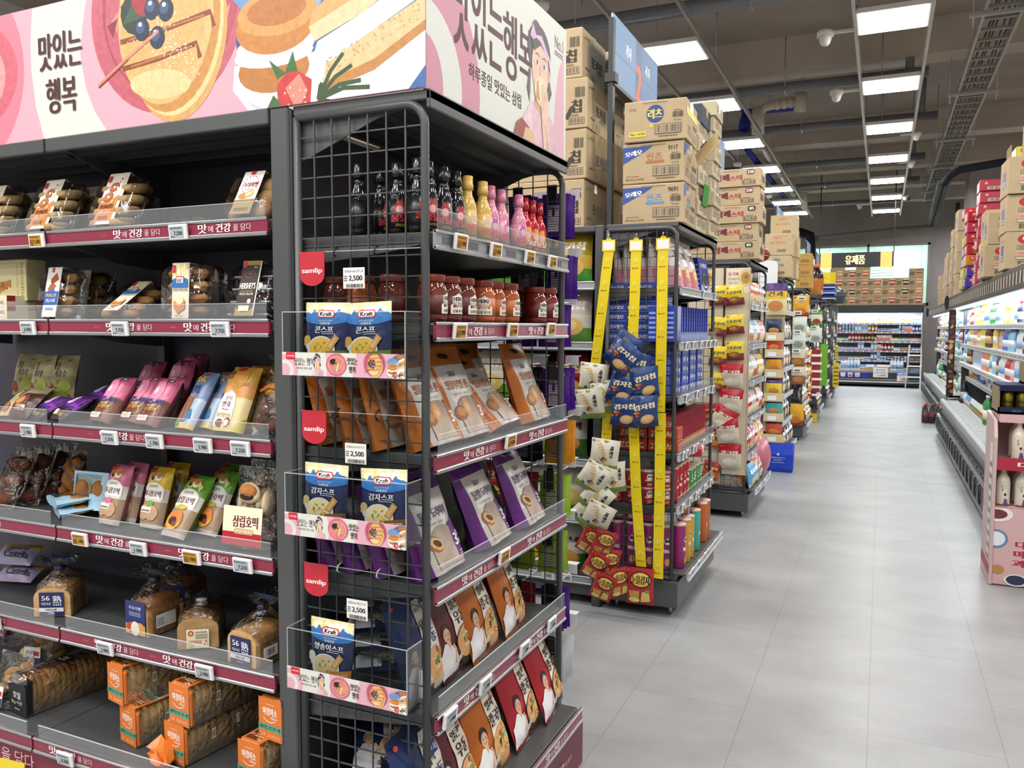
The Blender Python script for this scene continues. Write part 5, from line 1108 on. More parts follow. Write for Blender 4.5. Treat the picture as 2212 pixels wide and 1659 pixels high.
jar('j_m', '#6d2a1c', '#5a1f1c', 'MEAT', 'CHILI'); jar('j_o', '#b5582c', '#b8622c', 'CREAMY', 'ROSE'); jar('j_t', '#7d2416', '#6b1f18', 'TOMATO', 'BASIL')
g = 'pasta sauce jars on the second end shelf'
for key, c, lst in (('j_m', 'dark red', ((-1.01, 1.748, .25), (-1.01, 1.825, -.2), (-1.01, 1.905, 0))), ('j_o', 'orange', ((-1.01, 2.02, -.9), (-1.02, 2.11, .1), (-1.01, 2.188, 0))), ('j_t', 'tomato red', ((-1.015, 2.41, -.2), (-1.01, 2.5, .05)))):
    for j, (x, y, rz) in enumerate(lst): EY_(key, x, y, 1, f'{c} pasta sauce jar, {nth(j)} of its kind from the wire side', rz=rz, grp=g)
for j, (x, y) in enumerate(((-1.105, 1.72), (-1.2, 1.725), (-1.285, 1.74))): EY_('j_m' if j != 1 else 'j_o', x, y, 1, f'pasta sauce jar right behind the wire side, {nth(j)} in from the aisle', rz=2.6-.9*j, grp=g)
for j, y in enumerate((2.02, 2.1, 2.18, 2.42, 2.5)): EY_('j_o' if j < 3 else 'j_t', -1.1, y, 1, f'pasta sauce jar in the second row back, {nth(j)} from the left', grp=g)
# -- handled snack bags
def handled(key, c, c2, title, cat_, pic):
    w, h = .215, .24; a = Art(w, h); a.e(50, 89, 12, 3.6, '#0c0a0a', 18); a.r(0, 78, 100, .6, '#b0aca6'); a.e(44, 70, 10, 1.2, '#8a8580', 10); a.t('SNACK·W', 44, 67, 3, '#4a3f3a', w=16, b=1)
    a.t(title, 48, 56, 10, c2, w=62, b=1.2); a.t('국산콩 무첨가 · 국내산', 46, 46, 2.6, '#4a4440', w=36)
    a.e(52, 24, 30, 19, '#a08f80', 24); a.r(22, 4, 60, 20, '#a89888')
    if pic: a.e(26, 26, 12, 8, '#8a5a34', 18); a.e(44, 32, 9, 11, '#c9935a', 18, -.5); a.e(26, 27, 8, 5, '#b57a44', 14); a.e(44, 33, 6, 7, '#dcb07a', 14, -.5)
    else: a.e(30, 28, 13, 8, '#8a5a34', 18, -.4); a.e(32, 28, 11, 6, '#c9a060', 16, -.4); a.e(33, 28, 7, 3.4, '#2a1712', 14, -.4)
    a.p([(72, 6), (94, 8), (92, 44), (70, 42)], c); a.t('3', 77, 24, 12, '#f0e9f0', w=7, b=.6); a.t('無', 86, 29, 6, '#f0e9f0', w=9, b=.6); a.t('첨가', 86, 21, 5, '#f0e9f0', w=10, b=.6); a.lines(75, 8, 14, 6, 2, '#d9c9e0')
    proto(key, 'snack_bag', 'snack bag', ('bag', pouch(w, h, .085, lambda u, v: bg(c) if v > .78 or u < .13 else mat('#b3aca6', 'bag') if v < .22 else mat('#c9c5bf', 'bag'), bg(c), a, 'stand', nu=16, sd=3, wr=.006)))
handled('hb_o', '#b5651f', '#a85a1c', '땅콩카라멜 샌드', '', 1); handled('hb_p', '#5a1d72', '#3f1450', '통단팥 도라야끼', '', 0)
g = 'orange topped walnut snack bags'
for key, k, x, y, lean, rz, dz, lb in (('hb_o', 2, -1.03, 1.80, -.34, .05, 0, 'orange topped snack bag, first from the wire side on the third end shelf'), ('hb_o', 2, -1.03, 1.965, -.34, .05, 0, 'orange topped snack bag, second from the wire side on the third end shelf'), ('hb_o', 2, -1.03, 2.2, -.62, .1, 0, 'orange topped snack bag bent low between two taller ones'), ('hb_o', 2, -1.03, 2.43, -.3, .1, 0, 'orange topped snack bag nearest the far end of the third end shelf'),
        ('hb_o', 2, -1.15, 2.06, -.3, 0, 0, 'orange topped snack bag in the second row, left'), ('hb_o', 2, -1.15, 2.3, -.3, 0, 0, 'orange topped snack bag in the second row, right'), ('hb_o', 2, -1.25, 2.0, -.9, .3, .1, 'clear and orange snack bag lying across the back row'),
        ('hb_p', 3, -1.02, 1.795, -.3, .05, 0, 'purple topped red bean snack bag at the wire side, fourth end shelf'), ('hb_p', 3, -1.02, 2.1, -.36, .1, 0, 'purple topped red bean snack bag in the middle of the fourth end shelf'), ('hb_p', 3, -1.02, 2.37, -.34, .1, 0, 'purple topped red bean snack bag at the far end of the fourth end shelf'), ('hb_p', 3, -1.12, 2.28, -.3, .1, 0, 'purple topped red bean snack bag behind the far one')):
    EY_(key, x, y, k, lb, lean, rz, dz, s=1.1, grp=g if key == 'hb_o' else 'purple topped red bean snack bags')
# the sides of bags seen through the wire
for key, k, c in (('hb_o', 2, 'orange'), ('hb_p', 3, 'purple')):
    for j, x in enumerate((-1.12, -1.21, -1.30)):
        spawn(key, TR(x, 1.765+.01*j, Z1[k]+.001, RZ+.0, -.26, 0), f'{c} snack bag seen from its side behind the wire, {nth(j)} in from the aisle', f'{c} snack bags behind the wire')
# -- noodle packets
def noodle(key, c, c2, n1, n2, box, bowl):
    w, h = .2, .27; a = Art(w, h); rr = random.Random(len(n2))
    a.e(22, 46, 10, 8, '#2a1d1a', 16); a.e(22, 42.5, 7.5, 7, '#d9ab8c', 18); a.p([(0, 4), (2, 24), (14, 36), (24, 34), (38, 24), (40, 4)], '#e6e6e8'); a.p([(18, 36), (27, 36), (24, 28)], '#d9ab8c'); a.e(19, 43.5, 1.1, .7, '#2a1d1a', 6); a.e(25, 43.5, 1.1, .7, '#2a1d1a', 6); a.ln([(20, 39), (23, 38.4), (26, 39.4)], .8, '#a5504a'); a.ln([(30, 14), (36, 26), (31, 32)], 3.6, '#d9ab8c'); a.ln([(29, 32), (44, 34)], .8, '#6b3f2a')
    a.p([(44, 40), (44, 72), (48, 83), (58, 89), (72, 89), (84, 83), (88, 72), (94, 30), (44, 34)], '#e4ddcc')
    a.t('하이면', 60, 80, 5, '#3a2c24', w=22, b=.6); a.r(73, 66, 13, 20, box); a.t('포', 79.5, 80, 6, '#f2ece0', w=9, b=.8); a.t('차', 79.5, 71, 6, '#f2ece0', w=9, b=.8)
    a.t(n1, 60, 66, 9, '#2d211c' if box != '#24337a' else '#26357a', w=24, b=1.5); a.t(n2, 66, 52, 12, '#3d1418' if box != '#24337a' else '#26357a', w=12*len(n2)+8, b=1.5)
    a.e(68, 24, 31, 19, bowl, 26); a.e(69, 27, 28, 15, '#d9a56a', 26)
    for k in range(14): x = rr.uniform(48, 88); y = rr.uniform(15, 36); a.ln([(x-9, y), (x-3, y+rr.uniform(-3, 3)), (x+4, y+rr.uniform(-3, 3)), (x+10, y)], 1.4, rr.choice(('#f0d9ae', '#e3b878', '#c9733c', '#f4e6c6')))
    for k in range(7): a.e(rr.uniform(58, 82), rr.uniform(26, 40), 4, 2.4, rr.choice(('#4f8f3a', '#79b04c', '#c9402c', '#2d1d18', '#e0c24a')), 10, rr.random()*3)
    for k in range(9): a.t('멸치육수로', 42, 18-k*.01, .01, '#fff', w=.1) if 0 else None
    a.t('시원한', 38, 17, 5, '#f4ece0', w=16, b=2, rot=.3); a.t('국물맛', 42, 10, 5, '#3a1d14', w=16, b=2, rot=.3)
    if c == '#b5621c':
        for k in range(6): a.ln([(6+k*6, 3+k % 3), (14+k*6, 6+k % 2)], 1.4, '#8f8f92')
    a.e(10, 92, 4, 2, '#c8402c', 10); a.clip()
    proto(key, 'noodle_packet', 'noodle packet', ('packet', pouch(w, h, .06, zones((.05, bg(c2)), (.3, bg(c)), (.94, bg(c)), (1, bg(c2))), bg(c2), a, 'pillow', sd=len(c2)+ord(n1[0]) % 7, wr=.006)))
noodle('nd_n', '#20305f', '#1a2548', '담백', '우동', '#24337a', '#c9bda4'); noodle('nd_m', '#5a1f2a', '#47161f', '얼큰', '우동', '#8f2a2a', '#3a2a24'); noodle('nd_o', '#b5621c', '#9a4f18', '멸치', '칼국수', '#b5502c', '#cfa87a'); noodle('nd_r', '#a31f2c', '#7d1620', '얼큰', '칼국수', '#b3262f', '#2d2422')
g = 'noodle packets on the end shelf'
for key, k, x, y, lean, rz, lb in (('nd_n', 4, -1.03, 1.765, -.32, .05, 'navy udon noodle packet at the wire side, fifth end shelf'), ('nd_m', 4, -1.03, 1.935, -.36, .05, 'maroon udon noodle packet on the fifth end shelf'), ('nd_o', 4, -1.02, 2.08, -.34, .08, 'orange anchovy noodle packet on the fifth end shelf, left one'), ('nd_o', 4, -1.02, 2.29, -.34, .12, 'orange anchovy noodle packet on the fifth end shelf, right one'), ('nd_m', 4, -1.12, 2.0, -.2, 0, 'maroon noodle packet behind the orange ones, fifth end shelf'),
        ('nd_n', 5, -.985, 1.72, -.3, .05, 'navy udon noodle packet in the near corner of the lowest end shelf'), ('nd_m', 5, -.98, 1.86, -.36, .05, 'maroon udon noodle packet on the lowest end shelf'), ('nd_o', 5, -.975, 2.06, -.36, .06, 'orange anchovy noodle packet on the lowest end shelf'), ('nd_r', 5, -.975, 2.29, -.36, .08, 'bright red spicy noodle packet, left one on the lowest end shelf'), ('nd_r', 5, -.965, 2.49, -.38, .12, 'dark red spicy noodle packet at the far end of the lowest shelf'), ('nd_r', 5, -1.09, 2.4, -.3, .1, 'red noodle packet half hidden in the second row, lowest shelf'), ('nd_m', 5, -1.09, 2.17, -.3, .1, 'maroon noodle packet half hidden in the second row, lowest shelf')):
    EY_(key, x, y, k, lb, lean, rz, grp=g, s=1.1 if k == 5 else 1.02)
for j in range(4): spawn('nd_n', TR(-1.17-.01*j, 1.79+.012*(j % 2), Z1[4]+.035+j*.052, .55, -1.48), f'navy udon packet lying flat behind the wire, {nth(j)} from the bottom', 'navy udon packets lying flat')
for j in range(2): spawn('nd_n', TR(-1.15-.03*j, 1.78+.02*j, Z1[5]+.035+j*.055, .6, -1.35), f'navy udon packet lying in the lowest wire bay, {("lower", "upper")[j]} one', 'navy udon packets lying flat')
# ---------------------------------------------------------------- clear pockets of soup on the wire side
def soup(key, n, side, bowlc, veg):
    w, h = .13, .17; a = Art(w, h); a.r(0, 82, 100, 18, '#e6dcae'); a.e(50, 88, 72, 20, '#2a6fb5', 26); a.r(0, 90, 100, 10, '#e9deb0'); rr = random.Random(9)
    for k in range(11): x = 4+k*9.4; y = 92+rr.uniform(-5, 4); a.p([(x-8, y-3), (x+2, y-6), (x+8, y+2), (x-3, y+6)], rr.choice(('#f0e6b8', '#dcc880', '#f6efd2')))
    a.rr(30, 78, 40, 11, '#c8303c', 6); a.rr(33, 79.5, 34, 8, '#f6f4ef', 5); a.t('Kraft', 50, 83.5, 6, '#20242e', w=26, b=2); a.t('크림치즈파우더가 듬뿍', 50, 74, 2, '#e9edf2', w=32)
    a.t('크레프트', 50, 70, 4, '#e9edf2', w=24, b=.6); a.t(n, 50, 61, 9, '#f4f6f8', w=13*len(n)+2, b=1.2); a.r(46, 55, 28, .6, '#e9edf2')
    a.e(46, 32, 33, 20, '#e3ded4', 26); a.e(14, 38, 6, 5, '#d6d0c4', 12); a.e(47, 36, 28, 14, bowlc, 26); a.e(12, 47, 9, 6, veg, 12); a.e(6, 43, 6, 5, veg, 10)
    for k in range(16): a.e(rr.uniform(32, 62), rr.uniform(28, 44), 2.6, 1.5, rr.choice(('#e0b040', '#79a04c', '#f2e0a8', '#c2603a')), 8)
    a.p([(60, 36), (76, 55), (86, 49), (72, 32)], '#c58f4c'); a.p([(64, 38), (77, 52), (81, 49), (70, 35)], '#dcb070'); a.p([(62, 14), (98, 18), (98, 33), (62, 30)], side); a.t('스프와 찰떡', 80, 26, 3.4, '#f4f0e4', w=26, b=1); a.lines(66, 8, 28, 6, 2, '#e6e0d0'); a.clip()
    proto(key, 'soup_pouch', 'soup pouch', ('pouch', pouch(w, h, .045, zones((.84, bg('#1f2a55')), (1, bg('#d9cfa4'))), bg(side), a, 'stand', sd=1, wr=.002)))
soup('sp_c', '콘스프', '#5f7a24', '#e3b440', '#c9a04a'); soup('sp_p', '감자스프', '#8a5428', '#ecd9a8', '#c9b07a'); soup('sp_m', '양송이스프', '#c9812c', '#d3c29a', '#d6cfc0')
STRIP = strip_art()
def pocket(k, zt, price, n):
    e = empty('clear_pocket', f'clear acrylic pocket holding {n} soup on the wire side, {("upper", "middle", "lower")[k]} one', 'acrylic pocket', group='clear pockets on the wire side'); x0, x1 = -1.328, -.978
    yb, yf, z0 = 1.64, 1.572, zt-.302; zf = zt-.148
    b = MB(); b.box(x0, x1, yb, yb+.003, z0, zt, ACRY); b.box(x0, x1, yb-.0006, yb, zt-.002, zt, LIPE); put('back_sheet', b, e)
    b = MB(); b.box(x0, x1, yf, yf+.003, z0, zf, ACRY); b.box(x0, x0+.003, yf, yb, z0, zf, ACRY); b.box(x1-.003, x1, yf, yb, z0, zf, ACRY); b.box(x0, x1, yf, yb, z0, z0+.003, ACRY)
    for x in (x0, x1-.002): b.box(x, x+.002, yf-.0005, yf+.0015, z0, zf, LIPE); b.box(x, x+.002, yf, yb, zf-.002, zf, LIPE)
    b.box(x0, x1, yf-.0005, yf+.001, zf-.002, zf, LIPE); b.box(x0, x1, yf-.0005, yf+.001, z0, z0+.002, LIPE); put('front_tray', b, e)
    b = MB(); b.box(x0, x1, yf-.0015, yf-.0002, z0, z0+.056, WHITE); b.plate(STRIP, (x0, yf-.0015, z0), (1, 0, 0), (0, 0, 1), .0003, .00006); put('printed_strip', b, e)
    f = MB(); a = [(x0+.004, zt), (x0+.004, zt-.058)]+[(x0+.041-.037*math.cos(t*PI/10), zt-.058-.026*math.sin(t*PI/10)) for t in range(1, 10)]+[(x0+.078, zt-.058), (x0+.078, zt)]
    f.prism(a, yb-.003, yb-.001, mat('#bf2636', 'paint')); t = Art(.074, .08); t.t('samlip', 50, 44, 20, '#f6eeee', w=82, b=1); f.plate(t, (x0+.004, yb-.003, zt-.083), (1, 0, 0), (0, 0, 1), .0003); put('red_flag', f, e)
    c = MB(); xc = (x0+x1)/2-.01; zz = zt-.042 if k == 0 else zt-.075; c.box(xc-.03, xc+.032, yb-.004, yb-.003, zz-.05, zz, WHITE); t = Art(.062, .05); t.t(f'삼립)Kraft {n}', 50, 82, 14, '#3a3a3a', w=86); t.t('2,500', 58, 48, 28, '#1d1d1d', w=62, b=1); t.lines(4, 36, 16, 30, 3, '#444'); t.bar(14, 4, 78, 18, '#222', 24); c.plate(t, (xc-.03, yb-.004, zz-.05), (1, 0, 0), (0, 0, 1), .0003); put('price_card', c, e)
    h = MB()
    for x in (xc-.1+.045, xc+.062): h.tube([(x, yb+.01, zt+.008), (x, yb-.004, zt+.004), (x-.002, yb-.006, zt-.008), (x, yb+.002, zt-.014)], .0022, BLACK if k < 2 else mat('#c9c9c6', 'gloss'), 6)
    put('tie', h, e)
    return z0
zt = [1.734, ay(650, 885, 1.64).z, ay(650, 1212, 1.64).z]
for k, (key, n, xs) in enumerate((('sp_c', '콘스프', (-1.222, -1.098)), ('sp_p', '감자스프', (-1.232, -1.058)), ('sp_m', '양송이스프', (-1.22,)))):
    z0 = pocket(k, zt[k], '2,500', {'콘스프': 'corn', '감자스프': 'potato', '양송이스프': 'mushroom'}[n] if False else n)
    eng = ('corn', 'potato', 'mushroom')[k]
    for j, x in enumerate(xs): spawn(key, TR(x, 1.606, z0+.006, 0, -.04, -.04 if j else .01), f'navy {eng} soup pouch in the clear pocket'+('' if len(xs) == 1 else f', {("left", "right")[j]} one'), 'soup pouches in the clear pockets')
for o in bpy.data.objects:
    if o.name.startswith('clear_pocket'):
        for kr, en in (('양송이스프', 'mushroom'), ('감자스프', 'potato'), ('콘스프', 'corn')): o['label'] = o['label'].replace(kr, en)
# ================================================================ cartons
KR = '#b9a584'
def carton(w, h, d, art=None, side=None, c=KR):
    b = MB(); b.box(-w/2, w/2, 0, d, 0, h, mat(c, 'card'), .004)
    if art: b.plate(art, (-w/2, 0, 0), (1, 0, 0), (0, 0, 1), .0006, .0001)
    if side: b.plate(side, (w/2, 0, 0), (0, 1, 0), (0, 0, 1), .0006, .0001)
    t = MB(); t.box(-w/2-.0005, w/2+.0005, d/2-.025, d/2+.025, h-.002, h+.0006, mat('#b39a66', 'gloss')); t.box(w/2-.001, w/2+.0008, d/2-.025, d/2+.025, h-.05, h, mat('#b39a66', 'gloss'))
    return b, t
def pc(key, w, h, d, art=None, side=None, c=KR, cat='carton', name='cardboard_carton'):
    b, t = carton(w, h, d, art, side, c); proto(key, name, cat, ('carton_body', b), ('tape', t))
INK = '#3a2c20'
# -- orion cartons
for key, oc in (('or_r', '#c23a2a'), ('or_b', '#2a3a8a'), ('or_g', '#2f8a3a')):
    a = Art(.46, .27); a.p([(70, 20), (78, 44), (84, 42), (76, 18)], INK); a.t('칩', 86, 44, 26, '#2d2018', w=12, b=2); a.bar(84, 62, 12, 20, INK, 10); a.r(76, 8, 20, 14, INK); a.r(76.6, 9, 18.8, 12, KR); a.bar(77.5, 10, 17, 10, INK, 14); a.lines(80, 25, 10, 4, 1, INK)
    s_ = Art(.4, .27); s_.e(9, 84, 3, 4.4, oc, 14); s_.e(8.4, 85, 1.4, 2.2, '#e6dcc0', 10); s_.t('오리온', 22, 84, 8, oc, w=16, b=1); s_.t('포카칩', 62, 46, 26, '#241a14', w=46, b=2.2); s_.t('오리지널', 64, 28, 7, oc, w=24); s_.r(40, 6, 20, 14, INK); s_.r(40.6, 7, 18.8, 12, KR); s_.bar(41, 8, 18, 10, INK, 14); s_.lines(12, 22, 22, 6, 1, INK)
    pc(key, .46, .27, .42, a, s_)
for j, (k, dx, rz) in enumerate((('or_g', 0, .02), ('or_g', .01, -.02), ('or_b', .015, .03), ('or_r', -.02, .01))):
    spawn(k, TR(-1.755+dx, 4.31+.01*(j % 2), 2.1+j*.275, rz), f'tan crisp carton with {"green red blue".split()[0 if k == "or_g" else 1 if k == "or_r" else 2]} maker mark, {nth(j)} from the bottom behind the sign post', 'crisp cartons behind the second aisle sign')
for j in range(4): spawn('or_g', TR(-1.73+.02*(j % 2), 4.77, 2.1+j*.275), f'tan crisp carton in the rear stack behind the sign post, {nth(j)} from the bottom', 'crisp cartons behind the second aisle sign')
for j, px in enumerate((75, 300)): p = ay(px, 20, 2.2); spawn('or_b', TR(p.x, 2.12, 2.388, .02), f'tan carton peeking over the pink header board, {("left", "right")[j]} one', 'cartons behind the header board')
b = MB(); b.box(-3.1, -1.0, 2.15, 2.5, 2.1, 2.385, mat(KR, 'card')); tag(put('carton_tray', b), 'long tan carton tray behind the pink header board', 'carton')
# -- biscuit cartons beside the second aisle sign
def biscuit(key, num, c2, title):
    a = Art(.33, .21); s_ = Art(.32, .21)
    if key == 'ritz':
        a.e(50, 66, 14, 22, '#24408a', 26); a.t('리츠', 50, 66, 24, '#e6c93c', w=22, b=2.5); a.r(42, 34, 16, 9, '#d9c94a'); a.t('치즈', 50, 38.5, 6, '#24408a', w=9, b=1); a.r(8, 12, 28, 13, '#d6c63c'); a.t('98g x 24개입', 22, 18.5, 7, '#2a241a', w=24, b=.8); a.t('9152', 14, 80, 6, '#5d4c38', w=11); s_.r(0, 62, 100, 18, '#d2c44a'); s_.r(30, 78, 14, 18, '#f0eee8')
    else:
        a.p([(0, 92), (50, 92), (34, 76), (0, 50)], '#2a4a94'); a.t('오레오', 18, 76, 13, '#f0efe8', w=28, b=2.2, rot=.12); a.t('씬즈', 52, 66, 18, c2, w=26, b=.3); a.r(38, 49, 30, 6, c2); a.t(num, 82, 84, 11, '#3a2c20', w=15, b=1); a.t('중량: 84 g X 24개입', 20, 10, 6, '#4a3a28', w=30, b=.5); a.lines(6, 17, 22, 5, 1, '#a5663a'); s_.p([(0, 96), (40, 96), (0, 62)], '#2a4a94'); s_.t('오레오', 30, 78, 10, '#e6e4da', w=30, b=1.5); s_.t('씬즈', 40, 60, 14, c2, w=32); s_.r(20, 44, 40, 5, c2)
    a.bar(78, 54, 16, 14, INK, 14); a.lines(80, 70, 12, 4, 1, INK); a.t('박스코드', 86, 47, 4, INK, w=12, b=.6); a.r(50, 16, 42, 24, INK); a.r(50.8, 17.4, 40.4, 21.2, KR); a.bar(52, 19, 38, 18, INK, 20); a.lines(56, 9, 30, 4, 1, INK); a.lines(30, 93, 40, 4, 1, '#7d6a50')
    s_.lines(10, 16, 30, 24, 4, '#6b5a44'); s_.bar(62, 40, 30, 12, INK, 8); s_.r(50, 12, 44, 18, INK); s_.r(51, 13, 42, 16, KR); s_.bar(52, 14, 40, 14, INK, 14)
    pc(key, .33, .21, .32, a, s_)
biscuit('ritz', '9152', '#24408a', ''); biscuit('thin_n', '9117', '#a5683a', ''); biscuit('thin_b', '9691', '#4a8fc4', '')
spawn('thin_b', TR(-1.128, 4.285, 2.102, .03), 'biscuit carton printed 9691, bottom of the stack beside the second aisle sign'); spawn('thin_n', TR(-1.132, 4.29, 2.318, .0), 'biscuit carton printed 9117, middle of the stack beside the second aisle sign'); spawn('ritz', TR(-1.122, 4.28, 2.534, .04), 'biscuit carton with round blue mark, top of the stack beside the second aisle sign')
a = Art(.4, .1); a.e(86, 50, 7, 30, '#8a8d90', 14); a.t('SPICY', 60, 50, 30, '#9a9da0', w=16, rot=PI); pc('slate', .4, .11, .3, a, None, '#4a5158')
spawn('slate', TR(-1.16, 4.68, 2.70, .0), 'slate grey carton lying behind the top of the biscuit stack')
a2 = Art(.25, .1); a2.r(56, 20, 36, 50, INK); a2.r(57, 22, 34, 46, '#d2c4a0'); a2.bar(58, 24, 32, 42, INK, 14); a2.lines(10, 30, 34, 40, 3, '#6b5a44'); pc('thin', .3, .085, .25, None, a2, '#c0b397')
for j in range(9): spawn('thin', TR(-1.1+.012*(j % 3), 4.92+.01*(j % 2), 2.1+j*.087, .02*(j % 3-1)), f'thin tan carton in the tall ragged stack behind the biscuit cartons, {nth(j)} from the bottom', 'thin cartons in the ragged stack')
for j in range(7): spawn('thin', TR(-1.12+.01*(j % 2), 4.635, 2.1+j*.087, .015*(j % 3-1)), f'thin tan carton between the biscuit stack and ragged stack, {nth(j)} from the bottom', 'thin cartons in the ragged stack')
b = MB(); b.box(-.001, .001, -.1, .1, 0, .16, mat('#a59068', 'card'), xf=None); b.plate(a2, (.001, -.09, .02), (0, 1, 0), (0, 0, 1)); p = ax(1500, 315, -.93)
tag(put('carton_flap', b, None, TR(-.93, p.y+.06, 2.44, .3, .5, .7)), 'torn cardboard flap hanging out of the ragged carton stack', 'cardboard')
b = MB(); b.box(-.001, .001, -.07, .07, 0, .12, mat('#3f8f3a', 'card')); tag(put('carton_flap', b, None, TR(-.955, 4.78, 2.25, 0, 0, .1)), 'green strip of cardboard in the ragged carton stack', 'cardboard')
# -- sesame stick cartons on the third end shelf
for key, n, nc in (('ses_220', '220', '#6b2426'), ('ses_85', '85', '#2d2622')):
    a = Art(.42, .14); a.t('참깨', 28, 54, 38, '#6b2030', w=26, b=2.4, rot=.05); a.t('스틱', 54, 50, 30, '#b3343c', w=22, b=2.4, rot=.05); a.rr(74, 66, 14, 28, nc, 3); a.t(n, 81, 80, 16, '#efe6d6', w=11 if len(n) > 2 else 8, b=1.5); a.r(66, 12, 24, 24, INK); a.r(66.6, 14, 22.8, 20, KR); a.bar(67, 16, 22, 16, INK, 16); a.lines(70, 40, 14, 5, 1, INK); a.t('220g x 12개입', 10, 12, 8, INK, w=16); a.t('해찬', 8, 84, 9, '#c24a3a', w=8, b=1); a.lines(30, 88, 30, 6, 1, '#8a7654')
    s_ = Art(.28, .14); s_.bar(20, 30, 60, 40, INK, 14); pc(key, .42, .14, .28, a, s_)
for j, (k, dx) in enumerate((('ses_85', .0), ('ses_220', -.012), ('ses_85', .015), ('ses_220', -.01), ('ses_220', -.0))):
    spawn(k, TR(-1.12+dx, 6.75+.01*(j % 2), 2.102+j*.144, .015*(j % 3-1)), f'sesame stick carton marked {k[4:]}, {nth(j)} from the bottom on the third end shelf', 'sesame stick cartons')
a = Art(.2, .14); a.t('Cani', 60, 70, 20, '#b3343c', w=40); a.lines(30, 14, 60, 10, 1, INK); pc('cani', .2, .2, .28, a); spawn('cani', TR(-1.44, 6.76, 2.102), 'small tan carton with red script left of the sesame cartons')
b = MB(); b.ball((0, 0, .06), .08, mat('#7d2418', 'bag'), 12, (1, .8, .8)); b.ball((.02, 0, .05), .06, mat('#d9622c', 'bag'), 10, (.9, 1, .6)); tag(put('snack_sack', b, None, TR(-.95, 7.13, 2.107)), 'shiny red and orange sack wedged beside the sesame cartons', 'sack')
# -- further cartons down the aisle
a = Art(.26, .23); a.e(50, 78, 18, 12, '#c98a6a', 16, 0, None, 0, PI); a.t('허니버터', 50, 58, 12, '#c9743a', w=60, b=1); a.r(50, 16, 34, 12, INK); a.r(51, 17.5, 32, 9, KR); a.bar(52, 18, 30, 8, INK); a.lines(66, 88, 24, 5, 1, '#c9743a'); pc('honey', .28, .235, .28, a, None, '#c0ad8a')
a = Art(.26, .23); a.e(50, 78, 18, 12, '#6a7a94', 16, 0, None, 0, PI); a.t('솔트선물', 50, 58, 12, '#4a5f8a', w=60, b=1); a.r(50, 16, 34, 12, INK); a.r(51, 17.5, 32, 9, KR); a.bar(52, 18, 30, 8, INK); pc('salt', .28, .235, .28, a, None, '#c0ad8a')
for k, x, y, z, lb in (('salt', -1.06, 9.3, 2.102, 'tan carton with blue print on the fourth end shelf, lower front one'), ('honey', -1.055, 9.3, 2.34, 'tan carton with orange arch print on the fourth end shelf, upper front one'), ('honey', -1.03, 9.62, 2.102, 'tan carton in the rear stack of the fourth end shelf, lowest'), ('salt', -1.02, 9.62, 2.34, 'tan carton in the rear stack of the fourth end shelf, middle'), ('honey', -1.04, 9.62, 2.577, 'tan carton in the rear stack of the fourth end shelf, topmost')): spawn(k, TR(x, y, z), lb, 'tan cartons on the fourth end shelf')
a = Art(.2, .15); a.t('▪▪', 20, 70, 14, INK, w=14); a.r(34, 24, 50, 24, INK); a.r(35.5, 27, 47, 18, '#b5914f'); a.bar(37, 29, 44, 14, INK); a.lines(60, 82, 20, 5, 1, INK); pc('amber', .21, .155, .26, a, None, '#b5914f')
for j in range(3):
    spawn('amber', TR(-1.0, 11.85, 2.102+j*.157, .02*j), f'amber carton in the front stack of the fifth end shelf, {nth(j)} from the bottom', 'amber cartons'); spawn('amber', TR(-1.02, 12.15, 2.102+j*.157), f'amber carton in the rear stack of the fifth end shelf, {nth(j)} from the bottom', 'amber cartons')
# ================================================================ aisle signs
b1 = MB(); b1.box(-.006, .006, 0, .96, 0, .37, mat('#5b7a9d', 'gloss')); b2 = MB(); b2.box(-.014, .014, -.02, .02, -.8, .34, mat('#23272b', 'paint')); b2.box(-.02, .02, -.01, .97, -.02, .0, mat('#33373c', 'paint')); b2.box(-.03, .03, -.03, .03, -.005, .045, DARK)
sign_post = b2.mesh('post')
for i in range(1, 8):
    n = str(i+1); wd = ('', '과자', '라면', '견과', '김', '양념', '생활', '세제')[i]
    a = Art(.96, .37); a.r(0, 0, 100, 100, '#5b7fa8'); a.p([(0, 0), (46, 0), (60, 100), (0, 100)], '#6d91b8'); a.r(47, 0, 13, 100, '#566f8d'); a.r(0, 46, 100, 1.4, '#4a6788'); a.t(n, 54, 34, 56, '#d9694a', w=10, b=2.5); a.t(wd, 31, 66, 20, '#e6ecf2', w=12, b=1.6); a.t(wd, 74, 66, 20, '#e6ecf2', w=12, b=1.6)
    bb = MB(); bb.v, bb.f, bb.mi, bb.sm, bb.mats = list(b1.v), list(b1.f), list(b1.mi), list(b1.sm), list(b1.mats); bb.plate(a, (.006, 0, 0), (0, 1, 0), (0, 0, 1))
    e = empty('aisle_sign', f'blue aisle sign board numbered {n} on a post above the {nth(i)} end shelf', 'sign', TR(-1.40, EY[i]+.17, 2.9), 'blue aisle signs'); put('sign_board', bb, e); put('post', sign_post, e)
